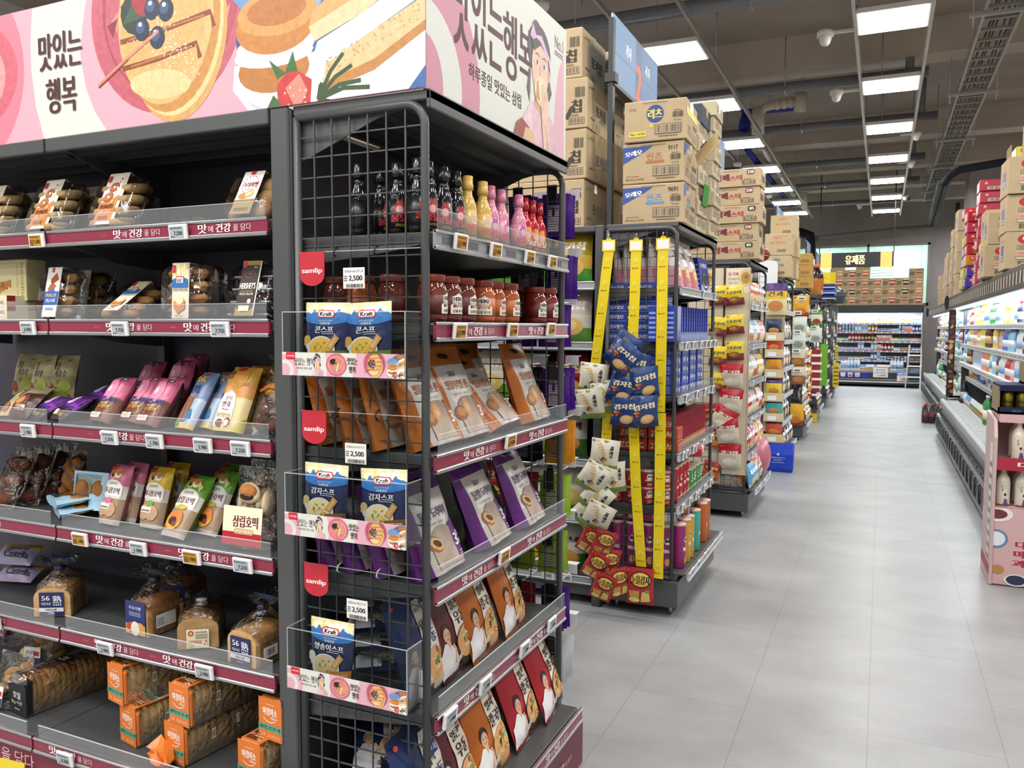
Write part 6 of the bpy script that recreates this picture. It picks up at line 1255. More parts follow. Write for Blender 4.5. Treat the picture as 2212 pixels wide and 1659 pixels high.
# ================================================================ second end shelf: goods
def sbag(key, w, h, d, cols, title='', tc='#fff', blob=None, name='snack_packet', cat='snack packet', prof='pillow', nu=8, nv=8, blobc=None, mark='#c8303c'):
    """smaller packet: colour bands from the bottom, a title and a food picture"""
    a = Art(w, h)
    if blob: a.e(50, 28, 34, 17, blob, 16); a.e(46, 30, 22, 10, blobc or blob, 14)
    if title: a.t(title, 50, 66, 16, tc, w=70, b=2)
    if mark: a.e(16, 90, 7, 4, mark, 10)
    a.q = 14
    proto(key, name, cat, ('packet', pouch(w, h, d, zones(*[(t, bg(c)) for t, c in cols]), bg(cols[-1][1]), a, prof, nu, nv, sd=len(key))))
sbag('granola', name='granola_pouch', w=.19, h=.27, d=.09, cols=((.42, '#c27a90'), (1, '#d6d0cb')), title='그래놀라', tc='#2d2018', blob='#c98a4a', prof='stand', blobc='#e6c890')
g = 'granola pouches on the second end shelf'
for j in range(3): EY_('granola', -1.02, 4.36+j*.2, 0, f'pink and white granola pouch facing the aisle, {nth(j)} from the wire side', -.12, Z=Z2, grp=g)
for j, x in enumerate((-1.12, -1.19, -1.26, -1.32)): spawn('granola', TR(x, 4.37, Z2[0]+.001, RZ, -.1), f'pink and white granola pouch seen sideways through the wire, {nth(j)} in from the aisle', g)
def obox(key, w, h, d, c, title, tc='#f0f2f6', pic='#1d1d22'):
    a = Art(w, h)
    if h < .1: a.t(title, 34, 50, 46, tc, w=50, b=2); a.e(82, 44, 13, 40, pic, 14); a.e(82, 44, 9, 26, '#e9e6e0', 12); a.r(0, 0, 100, 14, '#5f78d0')
    else: a.r(0, 0, 100, 22, '#9fb4e6' if 'u' in key else '#d9a566'); a.t(title, 50, 78, 14, tc, w=72, b=2); a.e(50, 34, 34, 34*w/h, pic, 18); a.e(50, 34, 26, 26*w/h, '#e9e6e0', 16); a.e(50, 36, 26, 22*w/h, pic, 16); a.clip()
    s_ = Art(d, h); s_.lines(10, 10, 80, 80, 6, '#9fb2e0')
    b = box_bm(w, h, d, mat(c, 'gloss', .3), a, s_, .002); b.plate(s_, (-w/2, d, 0), (0, -1, 0), (0, 0, 1)); proto(key, 'biscuit_box', 'biscuits', ('carton', b))
obox('ob_u', .15, .19, .045, '#2b45a8', '오레오'); obox('ob_f', .155, .052, .2, '#3a55b8', '오레오'); obox('ob_r', .08, .19, .03, '#a33040', '초코', '#f2e6d6', '#d9a566')
spawn('ob_u', TR(-1.0, 5.12, Z2[0]+.001, RZ-.12, -.15, 0, 1.15), 'tall blue cookie box at the far end of the top shelf beside the granola')
g = 'blue cookie boxes on the second end shelf'
for j in range(14): EY_('ob_u', -1.07, 4.30+j*.064, 1, f'thin blue cookie box standing in the row facing the aisle, {nth(j)} from the wire side', 0, -1.42, Z=Z2, grp=g)
for r in range(6):
    for c in range(2): spawn('ob_f', TR(-1.29+c*.155, 4.27, Z2[1]+.001+r*.053), f'flat blue cookie box stacked behind the wire, {nth(r)} up in the {("outer", "inner")[c]} pile', g)
for j, x in enumerate((-1.12, -1.07, -1.025)): spawn('ob_u', TR(x, 4.27, Z2[1]+.001, RZ+PI, 0), f'blue cookie box standing on end behind the wire, {nth(j)} from the left', g)
for r in range(5):
    for c in range(4): spawn('ob_f', TR(-1.0, 4.36+c*.2, Z2[2]+.001+r*.053, RZ, 0, 0), f'flat blue cookie box facing the aisle, {nth(r)} up in the {nth(c)} pile', g)
    spawn('ob_f', TR(-1.2, 4.27, Z2[2]+.001+r*.053), f'flat blue cookie box on the third shelf behind the wire, {nth(r)} up', g)
for j in range(15): EY_('ob_r', -1.03, 4.29+j*.058, 3, f'slim red snack box in the row facing the aisle, {nth(j)} from the wire side', 0, -1.3, Z=Z2, grp='slim red snack boxes')
a = Art(.16, .06); a.t('ZIGZAG', 50, 50, 50, '#f0d9a0', w=80, b=2); b = box_bm(.16, .065, .12, mat('#b8451f', 'gloss', .3), a); proto('zig', 'biscuit_box', 'biscuits', ('carton', b))
for j in range(4): spawn('zig', TR(-1.22+(j % 2)*.17, 4.27, Z2[3]+.001+(j//2)*.067), f'orange red snack box behind the wire of the fourth shelf, {nth(j)} of four', 'orange red snack boxes')
# stacking crisp tubes
def can(key, c, h, r=.037, lid='#d9b8b0'):
    b = MB(); b.lathe([(r*.96, 0), (r, .004), (r, h-.004), (r*.97, h)], mat(c, 'gloss', .25), 18); l = MB(); l.lathe([(r*1.04, h-.006), (r*1.04, h+.004), (r*.98, h+.006), (0, h+.005)], mat(lid, 'gloss', .3), 18)
    a = Art(.07, h); a.e(50, 66, 26, 26*.07/h, '#f4efe8', 18); a.p([(26, 68), (50, 70), (74, 68), (66, 62), (50, 65), (34, 62)], '#241a18'); a.e(38, 72, 4, 2, '#241a18', 8); a.e(62, 72, 4, 2, '#241a18', 8); a.t('PRINGLES', 50, 44, 9, '#f6f0e6', w=70, b=2); a.e(50, 18, 22, 9, '#dca85a', 14); a.q = 8
    def F(u, v):
        an = -PI/2+(u-.5)*1.9; return Vector((r*1.004*math.cos(an), r*1.004*math.sin(an), v*h)), Vector((math.cos(an), math.sin(an), 0))
    b.art(a, F, .0002, .00005); proto(key, 'crisp_tube', 'crisps', ('tube', b), ('lid', l))
can('cn_r', '#b01f28', .19); can('cn_rs', '#b01f28', .085, .038); can('cn_g', '#3f9a4a', .12, .034); can('cn_p', '#8f2a6b', .235); can('cn_y', '#c99a2c', .235); can('cn_t', '#3fa59a', .235); can('cn_o', '#b8622c', .235)
g = 'crisp tubes on the second end shelf'
for j, (k, y, rz) in enumerate((('cn_r', 4.36, .3), ('cn_r', 4.45, 0), ('cn_r', 4.54, .2), ('cn_r', 4.63, 0), ('cn_g', 4.75, .2), ('cn_g', 4.83, 0), ('cn_g', 4.92, .3), ('cn_g', 5.0, .1))):
    EY_(k, -1.02, y, 4, f'{"red" if k == "cn_r" else "green"} crisp tube on the fifth shelf, {nth(j if j < 4 else j-4)} of its colour from the wire side', rz=rz, Z=Z2, grp=g)
spawn('cn_r', TR(-1.1, 4.62, Z2[4]+.24, .5, 0, PI/2), 'red crisp tube lying on top of the upright red ones', g)
for r in range(2):
    for j in range(4): spawn('cn_rs', TR(-1.3+j*.085, 4.275, Z2[4]+.001+r*.093, .3*j), f'small red crisp tub behind the wire, {nth(j)} from the left in the {("lower", "upper")[r]} row', g)
for j, (k, c, y) in enumerate((('cn_p', 'magenta', 4.345), ('cn_y', 'yellow', 4.47), ('cn_y', 'yellow', 4.56), ('cn_t', 'teal', 4.73), ('cn_o', 'orange', 4.94), ('cn_o', 'orange', 5.03))):
    EY_(k, -.97, y, 5, f'tall {c} crisp tube standing on the lowest second end shelf, {nth(j)} from the wire', rz=.1*j, Z=Z2, grp=g)
for j, (k, c, y, z) in enumerate((('cn_y', 'yellow', 4.52, .285), ('cn_o', 'orange', 4.8, .29), ('cn_r', 'red', 5.05, .31))): spawn(k, TR(-1.2, y, Z2[5]+z, .25, 0, PI/2), f'tall {c} crisp tube lying across the upright tubes, lowest shelf', g)
for j in range(4): spawn('cn_p', TR(-1.3+j*.09, 4.28, Z2[5]+.001, .2*j), f'magenta crisp tube standing behind the wire, {nth(j)} from the left', g)
for j in range(2): spawn('cn_p', TR(-1.32, 4.285+.08*j, Z2[5]+.285, 0, 0, PI/2), f'magenta crisp tube lying on the standing ones behind the wire, {("front", "rear")[j]} one', g)
# ---------------------------------------------------------------- yellow hanging strips
YL = mat('#e8cf22', 'gloss', .35)
def strip(pts, key, lb, card=True):
    """pts: (px,py) down the middle; hangs in front of the wire side"""
    P = [ay(a, c_, 4.175) for a, c_ in pts]; w = .056; b = MB(); k = 0; v = []; f = []
    for i, p in enumerate(P): v += [(p.x-w/2, p.y, p.z), (p.x+w/2, p.y, p.z), (p.x-w/2, p.y+.001, p.z), (p.x+w/2, p.y+.001, p.z)]
    for i in range(len(P)-1): a = 4*i; f += [(a, a+4, a+5, a+1), (a+2, a+3, a+7, a+6), (a, a+2, a+6, a+4), (a+1, a+5, a+7, a+3)]
    b.add(v, f, YL); d = (P[-1]-P[0]); L = d.length; d.normalize(); up = -d
    a = Art(w, L); n = int(L/.115)
    for j in range(n):
        y = 100-(j+.75)/(n)*100; q = 100/L; a.rr(34, y+.03*q, 32, .022*q, '#f2e468', 10); a.ln([(50, y+.048*q), (54, y+.03*q)], 4, '#7d6f1c'); a.t('오리온', 56, y, .007*q, '#6b5418', w=46, b=1); a.e(26, y, 6, .004*q, '#6b3a18', 8)
    b.plate(a, tuple(P[-1]+Vector((-w/2, -.0004, 0))), (1, 0, 0), tuple(up))
    e = empty('hanging_strip', lb, 'hanging strip', group='yellow hanging strips on the second end shelf'); put('strip', b, e)
    if card:
        t = P[0]; c = MB(); c.box(t.x-.036, t.x+.036, t.y-.003, t.y-.0005, t.z-.005, t.z+.055, YL, .001); c.prism([(t.x+.014*math.cos(q), t.z+.055+.014*math.sin(q)) for q in [PI*i/8 for i in range(9)]], t.y-.002, t.y-.0008, YL); put('holder', c, e)
        c = MB(); c.box(t.x-.03, t.x+.03, t.y-.0036, t.y-.003, t.z+.002, t.z+.047, WHITE); put('card', c, e)
        c = MB(); c.tube([(t.x, t.y+.05, t.z+.09), (t.x, t.y, t.z+.085), (t.x, t.y-.003, t.z+.06), (t.x, t.y+.006, t.z+.066)], .002, SILV, 5); put('hook', c, e)
strip([(1315, 541), (1301, 660), (1286, 786)], 1, 'yellow hanging strip swinging left, leftmost on the second end shelf'); strip([(1313, 885), (1309, 955)], 2, 'short yellow hanging strip between the two olive snack clusters')
strip([(1374, 541), (1371, 640), (1366, 745)], 3, 'yellow hanging strip in the middle above the navy snacks'); strip([(1368, 905), (1374, 1060), (1385, 1224)], 4, 'yellow hanging strip below the navy snacks holding a red packet', False)
strip([(1432, 538), (1429, 720), (1425, 890)], 5, 'yellow hanging strip on the right, upper length'); strip([(1427, 892), (1425, 1060), (1421, 1250)], 6, 'yellow hanging strip on the right, lower length', False)
def hbag(key, w, h, top, mid, low, title, tc, pic, pic2):
    a = Art(w, h); rr = random.Random(5); a.e(8, 92, 5, 3, '#7d6a3a', 10); a.t('오리온', 22, 92, 4, '#7d6a3a', w=16)
    if key == 'hb_red': a.e(54, 70, 40, 22, '#2a1a14', 22); a.e(54, 70, 36, 18, '#d9b04a', 22); a.t('눈을감자', 54, 70, 22, '#241814', w=66, b=2.2); a.p([(52, 8), (88, 12), (84, 40), (60, 38)], '#dcc06a'); a.e(30, 14, 20, 8, '#e8d27a', 14); a.e(36, 12, 12, 5, '#f2e4a4', 12); a.e(78, 40, 8, 6, '#5f9a3a', 10)
    if key == 'hb_red':
        for k in range(8): a.ln([(18+k*4, 16), (12+k*5, 40)], 2.4, '#e6c860')
    if key == 'hb_ol':
        a.t('마켓오', 74, 62, 13, tc, w=40, b=2.2, rot=-PI/2); a.e(52, 94, 9, 4, '#7d8f2c', 12)
        for k in range(6): a.ln([(20+k*5, 80-k*7), (34+k*4, 84-k*8), (44+k*3, 76-k*8)], 3, '#d9b04a')
        for k in range(9): a.e(rr.uniform(22, 60), rr.uniform(24, 44), 6, 4, rr.choice(('#3a4a7d', '#c27a3a', '#b8402c', '#e0c060')), 10)
    if key == 'hb_nv':
        a.t('감자칩', 50, 66, 17, tc, w=72, b=2.2, rot=.15); a.e(60, 26, 24, 15, '#d6a860', 18, .3); a.e(58, 28, 18, 10, '#e6c488', 16, .3)
        for k in range(6): a.e(rr.uniform(8, 40), rr.uniform(20, 50), 6, 4, rr.choice(('#c2603a', '#d9a04a', '#7d2a1c')), 10)
    a.clip(); proto(key, 'snack_packet', 'snack packet', ('packet', pouch(w, h, .045, zones((.2, bg(low)), (.72, bg(mid)), (1, bg(top))), bg(low), a, 'pillow', 10, 10, sd=3)))
hbag('hb_ol', .155, .17, '#e6e3d3', '#dcd8c4', '#7d9440', '마켓오', '#1d1d18', '', ''); hbag('hb_nv', .155, .165, '#1f3f78', '#1f3f78', '#16264f', '', '#e6dcae', '', ''); hbag('hb_red', .15, .2, '#a8252a', '#a8252a', '#8f1c22', '', '', '', '')
def H(key, px, py, y, roll, label, yaw=0, lean=0, grp=None, s=1):
    p = ay(px, py, y); h = {'hb_ol': .17, 'hb_nv': .165, 'hb_red': .2}[key]
    spawn(key, Matrix.Translation(tuple(p)) @ Matrix.Rotation(yaw, 4, 'Z') @ Matrix.Rotation(lean, 4, 'X') @ Matrix.Rotation(roll, 4, 'Y') @ Matrix.Scale(s, 4) @ Matrix.Translation((0, 0, -h/2)), label, grp)
g = 'olive green bottomed snack packets on the strips'
for j, (px, py, y, ro, ya, le) in enumerate(((1282, 818, 4.12, .12, .2, .15), (1310, 856, 4.14, -.2, .5, .1), (1275, 872, 4.10, -.1, 0, .3), (1306, 982, 4.10, .12, .2, .1), (1322, 1032, 4.13, -.1, .6, .15), (1282, 1032, 4.08, .6, .1, .2), (1288, 1075, 4.11, .7, .1, .1), (1292, 1115, 4.07, .45, .1, .3), (1268, 1108, 4.13, .8, -.2, .1))):
    H('hb_ol', px, py, y, ro, f'cream and olive snack packet on the left strip, {nth(j)} from the top', ya, le, g)
g = 'navy snack packets on the middle strip'
for j, (px, py, y, ro, ya, le) in enumerate(((1346, 770, 4.07, .85, .1, .1), (1367, 792, 4.1, .3, .5, .1), (1345, 838, 4.09, .3, .1, .1), (1392, 826, 4.11, -.1, .5, .1), (1350, 888, 4.09, .1, 0, .1), (1390, 888, 4.11, -.05, .4, .1), (1350, 752, 4.13, .6, -.1, .1))):
    H('hb_nv', px, py, y, ro, f'navy snack packet on the middle strip, {nth(j)} of the cluster', ya, le, g)
g = 'red potato snack packets on the strips'
for j, (px, py, y, ro, ya, le) in enumerate(((1275, 1168, 4.1, .5, .1, .2), (1304, 1175, 4.08, .3, .3, .2), (1286, 1222, 4.06, .5, .1, .2), (1316, 1218, 4.1, .1, .5, .1), (1303, 1268, 4.06, .35, .1, .2), (1337, 1258, 4.1, -.2, .6, .1))):
    H('hb_red', px, py, y, ro, f'red potato snack packet in the tangle at the strip bottom, {nth(j)} from the top', ya, le, g, .8)
H('hb_red', 1383, 1266, 4.12, 0, 'red potato snack packet hanging alone at the foot of the middle strip', .05, .05, None)
# ---------------------------------------------------------------- packs on hooks at the far side of the near end shelf
def slim(key, c, c2, w=.095, h=.145, tag_=None):
    a = Art(w, h); a.r(30, 12, 40, 60, c2); a.lines(32, 16, 36, 52, 9, '#4a4450'); a.bar(30, 62, 36, 8, '#222', 10)
    if tag_: a.r(70, 82, 20, 8, tag_)
    a.q = 20; p = pouch(w, h, .012, bg(c), bg(c), None, 'pillow', 6, 8, sd=2); q = MB(); q.plate(a, (w/2, .007, 0), (-1, 0, 0), (0, 0, 1)); p.plate(a, (w/2, .0075, 0), (-1, 0, 0), (0, 0, 1)); p.plate(a, (-w/2, -.0075, 0), (1, 0, 0), (0, 0, 1))
    proto(key, 'hanging_packet', 'snack packet', ('packet', p))
slim('sl_p', '#4a2080', '#c9c4d2', tag_='#c2c23a'); slim('sl_o', '#c98a2c', '#b98f4a'); slim('sl_k', '#22202a', '#8f8a94'); slim('sl_g', '#9ab83a', '#b9b8a4'); slim('sl_w', '#c9cccf', '#a9adb0'); slim('sl_r', '#7d1d28', '#a5505a')
hk = MB(); hk.tube([(0, 0, 0), (0, .2, .004), (0, .21, .02)], .0025, SILV, 5); hc = MB(); hc.box(-.018, .018, -.006, .004, -.045, .02, BLACK, .002); hl = MB(); hl.box(-.025, .025, .2, .203, .0, .035, mat('#d9dcde', 'haze', .6)); hl.box(-.022, .022, .2, .24, .032, .034, mat('#e9ebec', 'haze', .6))
proto('hook', 'display_hook', 'hook', ('rod', hk), ('clip', hc), ('label_holder', hl))
hooks = ((1236, 418, 'sl_p', 5), (1240, 552, 'sl_p', 5), (1230, 658, 'sl_p', 4), (1234, 797, 'sl_p', 6), (1240, 912, 'sl_o', 4), (1228, 1030, 'sl_g', 4), (1225, 1150, 'sl_g', 4), (1231, 1272, 'sl_p', 3), (1230, 1385, 'sl_w', 5))
cn = {'sl_p': 'purple', 'sl_o': 'mustard', 'sl_g': 'lime green', 'sl_w': 'silver', 'sl_k': 'black', 'sl_r': 'dark red'}
for i, (px, py, key, n) in enumerate(hooks):
    p = ay(px, py, 2.62); xs = [p.x-.055]+([p.x-.18] if i < 8 else [])
    for q, x in enumerate(xs):
        spawn('hook', TR(x, 2.575, p.z+.005), f'wire display hook behind the near end shelf, {nth(i)} from the top{", inner column" if q else ""}', 'display hooks')
        for j in range(n):
            k2 = key if q == 0 else ('sl_p', 'sl_k', 'sl_p', 'sl_k', 'sl_k', 'sl_r', 'sl_g', 'sl_r')[i]
            spawn(k2, TR(x+R.uniform(-.004, .004), 2.60+j*.02, p.z-.145, R.uniform(-.15, .15), R.uniform(-.06, .06)), f'{cn[k2]} slim packet on {nth(i)} hook down{" of the inner column" if q else ""}, {nth(j)} along', 'slim packets on the hooks')
# -- crisp bags on the shelves behind
sbag('chip_g', .24, .3, .1, ((.24, '#4f9a3a'), (.5, '#d9b44a'), (1, '#b09a2c')), '포카칩', '#f4efe6', '#e6c470', mark=None, blobc='#f2dc9a', name='crisp_bag'); sbag('chip_r', .24, .3, .1, ((.3, '#5f9a3a'), (.5, '#e2dccb'), (1, '#c9c2b2')), '포카칩', '#f4efe6', '#e6c470', blobc='#f2dc9a', name='crisp_bag')
for k in ('chip_g', 'chip_r'): pass
a = Art(.2, .1); a.e(50, 50, 48, 46, '#a5262a', 24, .2); a.t('포카칩', 50, 50, 46, '#f4efe6', w=70, b=2.4, rot=.1); a.q = 14
for i, z in enumerate(ZG):
    for j in range(4):
        k = ('chip_g', 'chip_r')[(i+(j > 1)) % 2] if i < 2 else ('chip_r', 'sk_a', 'sk_b', 'sk_a')[(i+j) % 4]
        if k not in PROTO: sbag('sk_a', .2, .26, .09, ((.4, '#3f7a2c'), (1, '#d6d2c8')), '스낵', '#6b1d1d', '#d9a04a', name='crisp_bag'); sbag('sk_b', .2, .26, .09, ((.5, '#7d1d20'), (1, '#a82a2a')), '콘칩', '#f0e0b0', '#d9b04a', name='crisp_bag')
        spawn(k, TR(-1.6-j*.25, 4.34, z+.001, 0, -.08), f'crisp bag on the {ROWN[i]} shelf left of the second end shelf, {nth(j)} from the right', 'crisp bags between the shelving rows')
for i, z in enumerate((.8, .48)):
    for j in range(2): b = None
wh = MB(); wh.lathe([(.0, -.012), (.03, -.012), (.035, -.008), (.035, .008), (.03, .012), (0, .012)], mat('#c9cacb', 'gloss'), 14, TR(0, 0, .035, 0, PI/2)); fk = MB(); fk.box(-.02, .02, -.012, .012, .05, .1, SILV, .003)
proto('caster', 'caster_wheel', 'caster', ('wheel', wh), ('fork', fk)); spawn('caster', TR(*tuple(az(1247, 1283, 0))), 'small caster wheel under the shelving beside the red snack tangle')
a = Art(.07, .045); a.t('950', 62, 50, 50, '#24282c', w=50, b=1); bb = MB(); bb.box(-.037, .037, -.008, 0, -.024, .024, mat('#dfe1e2', 'paint'), .002); sc = MB(); sc.box(-.03, .03, -.0088, -.007, -.017, .017, mat('#b5babd', 'ink')); a.w = .06; a.h = .034; sc.plate(a, (-.03, -.0088, -.017), (1, 0, 0), (0, 0, 1), .0003)
proto('tag950', 'price_tag', 'price tag', ('tag_frame', bb), ('tag_screen', sc))
for j, x in enumerate((-1.58, -1.69)): spawn('tag950', TR(x, 4.232, ZG[5]-.02), f'grey price tag reading 950 low on the shelf between the end shelves, {("right", "left")[j]} one', 'tags reading 950')
# ================================================================ third end shelf: popcorn boards
sbag('yel', .15, .155, .05, ((.4, '#7d2a3a'), (1, '#d9bf2c')), '너구리', '#26306b', '#8a5a34', blobc='#c98f4a'); sbag('pop', .19, .2, .06, ((.62, '#cfc7b0'), (1, '#a81f2a')), '콘크림', '#f6f0ea', '#e6dfc8', blobc='#f4efdd', name='popcorn_bag'); sbag('redz', .14, .15, .05, ((.5, '#b5542c'), (1, '#98202a')), '오징어', '#e6c84a', '#c98f4a')
def board(y, x0, x1, z0, z1, c, label, head=None):
    b = MB(); b.box(x0, x1, y, y+.012, z0, z1, mat(c, 'paint'), .003)
    if head: b.plate(head, (x0, y, z1-head.h), (1, 0, 0), (0, 0, 1))
    a = Art(x1-x0, .01); e = empty('hanging_board', label, 'display board'); put('board', b, e)
    f = MB()
    for x in (x0, x1-.006): f.box(x, x+.006, y-.006, y, z0, z1, mat('#b9ae96', 'paint'))
    put('edge_rail', f, e); return e
BE = '#d6ccb4'; y3 = EY[2]-.03
p0, p1, q0, q1 = ay(1568, 582, y3), ay(1612, 1015, y3), ay(1546, 582, y3), ay(1562, 1045, y3)
a = Art(p1.x-p0.x, .2); a.r(0, 0, 100, 100, '#e8dfca'); a.t('용기째', 30, 76, 14, '#c2402c', w=40, b=1); a.t('전자레인지', 32, 56, 10, '#3a2c20', w=44); a.t('간단 조리', 30, 40, 10, '#3a2c20', w=40); a.e(80, 60, 26, 36, '#d9c49a', 16); a.e(80, 60, 18, 24, '#c98a3c', 14); a.e(82, 64, 8, 8, '#5f8a3a', 10)
board(y3, p0.x, p1.x, .36, 2.03, BE, 'cream hanging board of snacks on the third end shelf, right one', a); board(y3-.01, p0.x-.30, p0.x-.012, .28, 2.03, BE, 'cream hanging board of snacks on the third end shelf, left one', a)
def hang(key, px, py, y, label, roll=0, yaw=0, lean=0, grp=None, h=.16, s=1):
    p = ay(px, py, y); spawn(key, Matrix.Translation(tuple(p)) @ Matrix.Rotation(yaw, 4, 'Z') @ Matrix.Rotation(lean, 4, 'X') @ Matrix.Rotation(roll, 4, 'Y') @ Matrix.Scale(s, 4) @ Matrix.Translation((0, 0, -h/2)), label, grp)
for j, py in enumerate((638, 700, 757)): hang('yel', 1587, py, y3-.035, f'yellow noodle snack packet on the right cream board, {nth(j)} from the top', R.uniform(-.1, .1), grp='yellow noodle snack packets')
for j, py in enumerate((638, 705, 768, 825)): hang('yel', 1551, py, y3-.045, f'yellow noodle snack packet on the left cream board, {nth(j)} from the top', R.uniform(-.1, .1), grp='yellow noodle snack packets')
for j, (px, py, ro, ya) in enumerate(((1580, 812, 0, 0), (1578, 866, .1, .1), (1562, 905, .5, .3), (1571, 931, -.1, 0), (1576, 985, 0, 0))): hang('pop', px, py, y3-.045-.02*(j in (2, 3)), f'red topped popcorn bag on the right cream board, {nth(j)} from the top', ro, ya, .08, 'red topped popcorn bags', .2)
for j, (px, py) in enumerate(((1537, 890), (1550, 902), (1540, 945), (1537, 1015))): hang('redz', px, py, y3-.045, f'red squid snack packet on the left cream board, {nth(j)} from the top', .1*j-.1, grp='red squid snack packets')
# generic goods for the ends further off
PAL = {'orange': '#c9622c', 'red': '#a8242c', 'white': '#cfd0cc', 'blue': '#2f5aa8', 'sky blue': '#5aa3cf', 'yellow': '#d9b62c', 'green': '#4f8f3a', 'black': '#26252a', 'silver': '#a3a6a9', 'brown': '#6b4430', 'pink': '#d07a92', 'purple': '#5f3a86', 'teal': '#2f8a8a', 'cream': '#d9cfae'}
for n, c in PAL.items():
    sbag('f_'+n, .15, .2, .07, ((.1, '#c9c7c0'), (.52, c), (.58, '#e0ddd2'), (.92, c), (1, '#c9c7c0')), '▪▪▪', blob='#d6c49a' if n not in ('cream', 'white') else '#b5542c', mark='#f0ece2', nu=6, nv=6, name='food_packet'); sbag('l_'+n, .09, .22, .03, ((.3, c), (.36, '#ddd9cc'), (.74, c), (1, '#c9cac8' if n != 'silver' else '#3a3a3e')), '▪▪', blob='#cdbf9f', mark=None, nu=5, nv=6, name='slim_packet')
rr = random.Random(21)
stock = {2: (['orange', 'orange', 'orange', 'silver', 'black'], ['white', 'sky blue', 'white', 'pink', 'white'], ['silver', 'white', 'purple', 'yellow', 'silver'], ['red', 'silver', 'red', 'white', 'red'], ['red', 'pink', 'red', 'yellow', 'pink'], ['sky blue', 'sky blue', 'orange', 'pink', 'red']),
         3: (['silver', 'black', 'brown'],)*6, 4: (['brown', 'yellow', 'cream', 'silver'],)*6, 5: (['brown', 'red', 'yellow', 'black'],)*6, 6: (['black', 'silver', 'green', 'red'],)*6, 7: (['yellow', 'silver', 'black', 'white'],)*6}
for i in range(2, 8):
    for k, z in enumerate(ZF):
        cs = stock[i][k]; n = 8 if i == 2 else 10
        for j in range(n):
            c = cs[j % len(cs)] if i > 2 else cs[min(len(cs)-1, j*len(cs)//n)]; key = ('f_' if i in (2, 4) else 'l_')+c; y = EY[i]+.1+(EY1[i]-EY[i]-.18)*j/(n-1)
            spawn(key, TR(-.99 if k < 5 else -.94, y, z+.002, RZ+rr.uniform(-.2, .2), -.12), f'{c} packet on the {ROWN[k]} shelf of the {nth(i)} end, {nth(j)} from the front', f'packets on the {nth(i)} end shelf')
        if i in (2, 3):
            for j in range(3): spawn('f_'+cs[j % len(cs)], TR(-1.28+j*.11, EY[i]+.07, z+.002, rr.uniform(-.2, .2)), f'{cs[j % len(cs)]} packet beside the wire, {ROWN[k]} shelf of the {nth(i)} end, {nth(j)} from left', f'packets on the {nth(i)} end shelf')
# sky blue packets at the foot of the third end
for j in range(4):
    spawn('f_sky blue', TR(-1.30+(j % 2)*.17, EY[2]+.06, ZF[5]+.002+(j//2)*.17, 0, 0, 0, 1.1), f'sky blue multipack behind the wire at the foot of the third end, {nth(j)} of four', 'sky blue multipacks')
for j, (dz, c) in enumerate(((.1, 'orange'), (.1, 'pink'), (.16, 'orange'))): spawn('f_'+c, TR(-.93, EY[2]+.35+.2*j, ZF[5]+dz, RZ, -.5), f'{c} bag heaped on the lowest front shelf of the third end, {nth(j)} of three', 'bags heaped on the third end')
b = MB(); b.ball((0, 0, .16), .16, mat('#b56a78', 'bag'), 14, (.7, 1, 1.1)); tag(put('snack_sack', b, None, TR(-.97, EY[2]+.72, ZF[5]+.02)), 'pink rounded sack on the lowest front shelf of the third end', 'sack')
# ---------------------------------------------------------------- fourth end: beige pocket board
y4 = EY[3]-.04; l4, r4 = ay(1643, 700, y4).x, ay(1695, 700, y4).x
e = board(y4, l4, r4, .42, 1.86, '#d0bd98', 'beige cardboard board with seven pockets of nut snacks')
sbag('nutbig', .24, .34, .06, ((.45, '#d9cfa0'), (.72, '#d9b83a'), (1, '#4a2470')), '견과', '#6b4a1c', '#c98a4a', mark=None, name='nut_packet')
hang('nutbig', 1676, 646, y4-.05, 'large nut bag with purple top on the beige pocket board', h=.34)
for j, (py, c) in enumerate(((706, '#24344f'), (742, '#c2382a'), (785, '#d99a2c'), (836, '#dcc23a'), (879, '#3fa5a0'), (924, '#c9522c'), (962, '#c9522c'))):
    k = f'nut{j}'; sbag(k, .17, .17, .05, ((.7, c), (1, '#4a2470' if j else c)), '', blob='#c98a4a', mark=None, name='nut_packet'); hang(k, 1672, py, y4-.045, f'nut snack packet in the beige pocket board, {nth(j)} pocket from the top', h=.17, grp='nut packets in the beige board')
    p = ay(1672, py+20, y4); b = MB(); b.box(p.x-.11, p.x+.11, y4-.08, y4-.075, p.z-.05, p.z+.04, mat('#d0bd98', 'card')); b.box(p.x-.11, p.x+.11, y4-.08, y4, p.z-.052, p.z-.048, mat('#c2ae88', 'card')); b.box(p.x-.06, p.x+.03, y4-.081, y4-.08, p.z-.035, p.z+.01, WHITE); put('pocket', b, e)
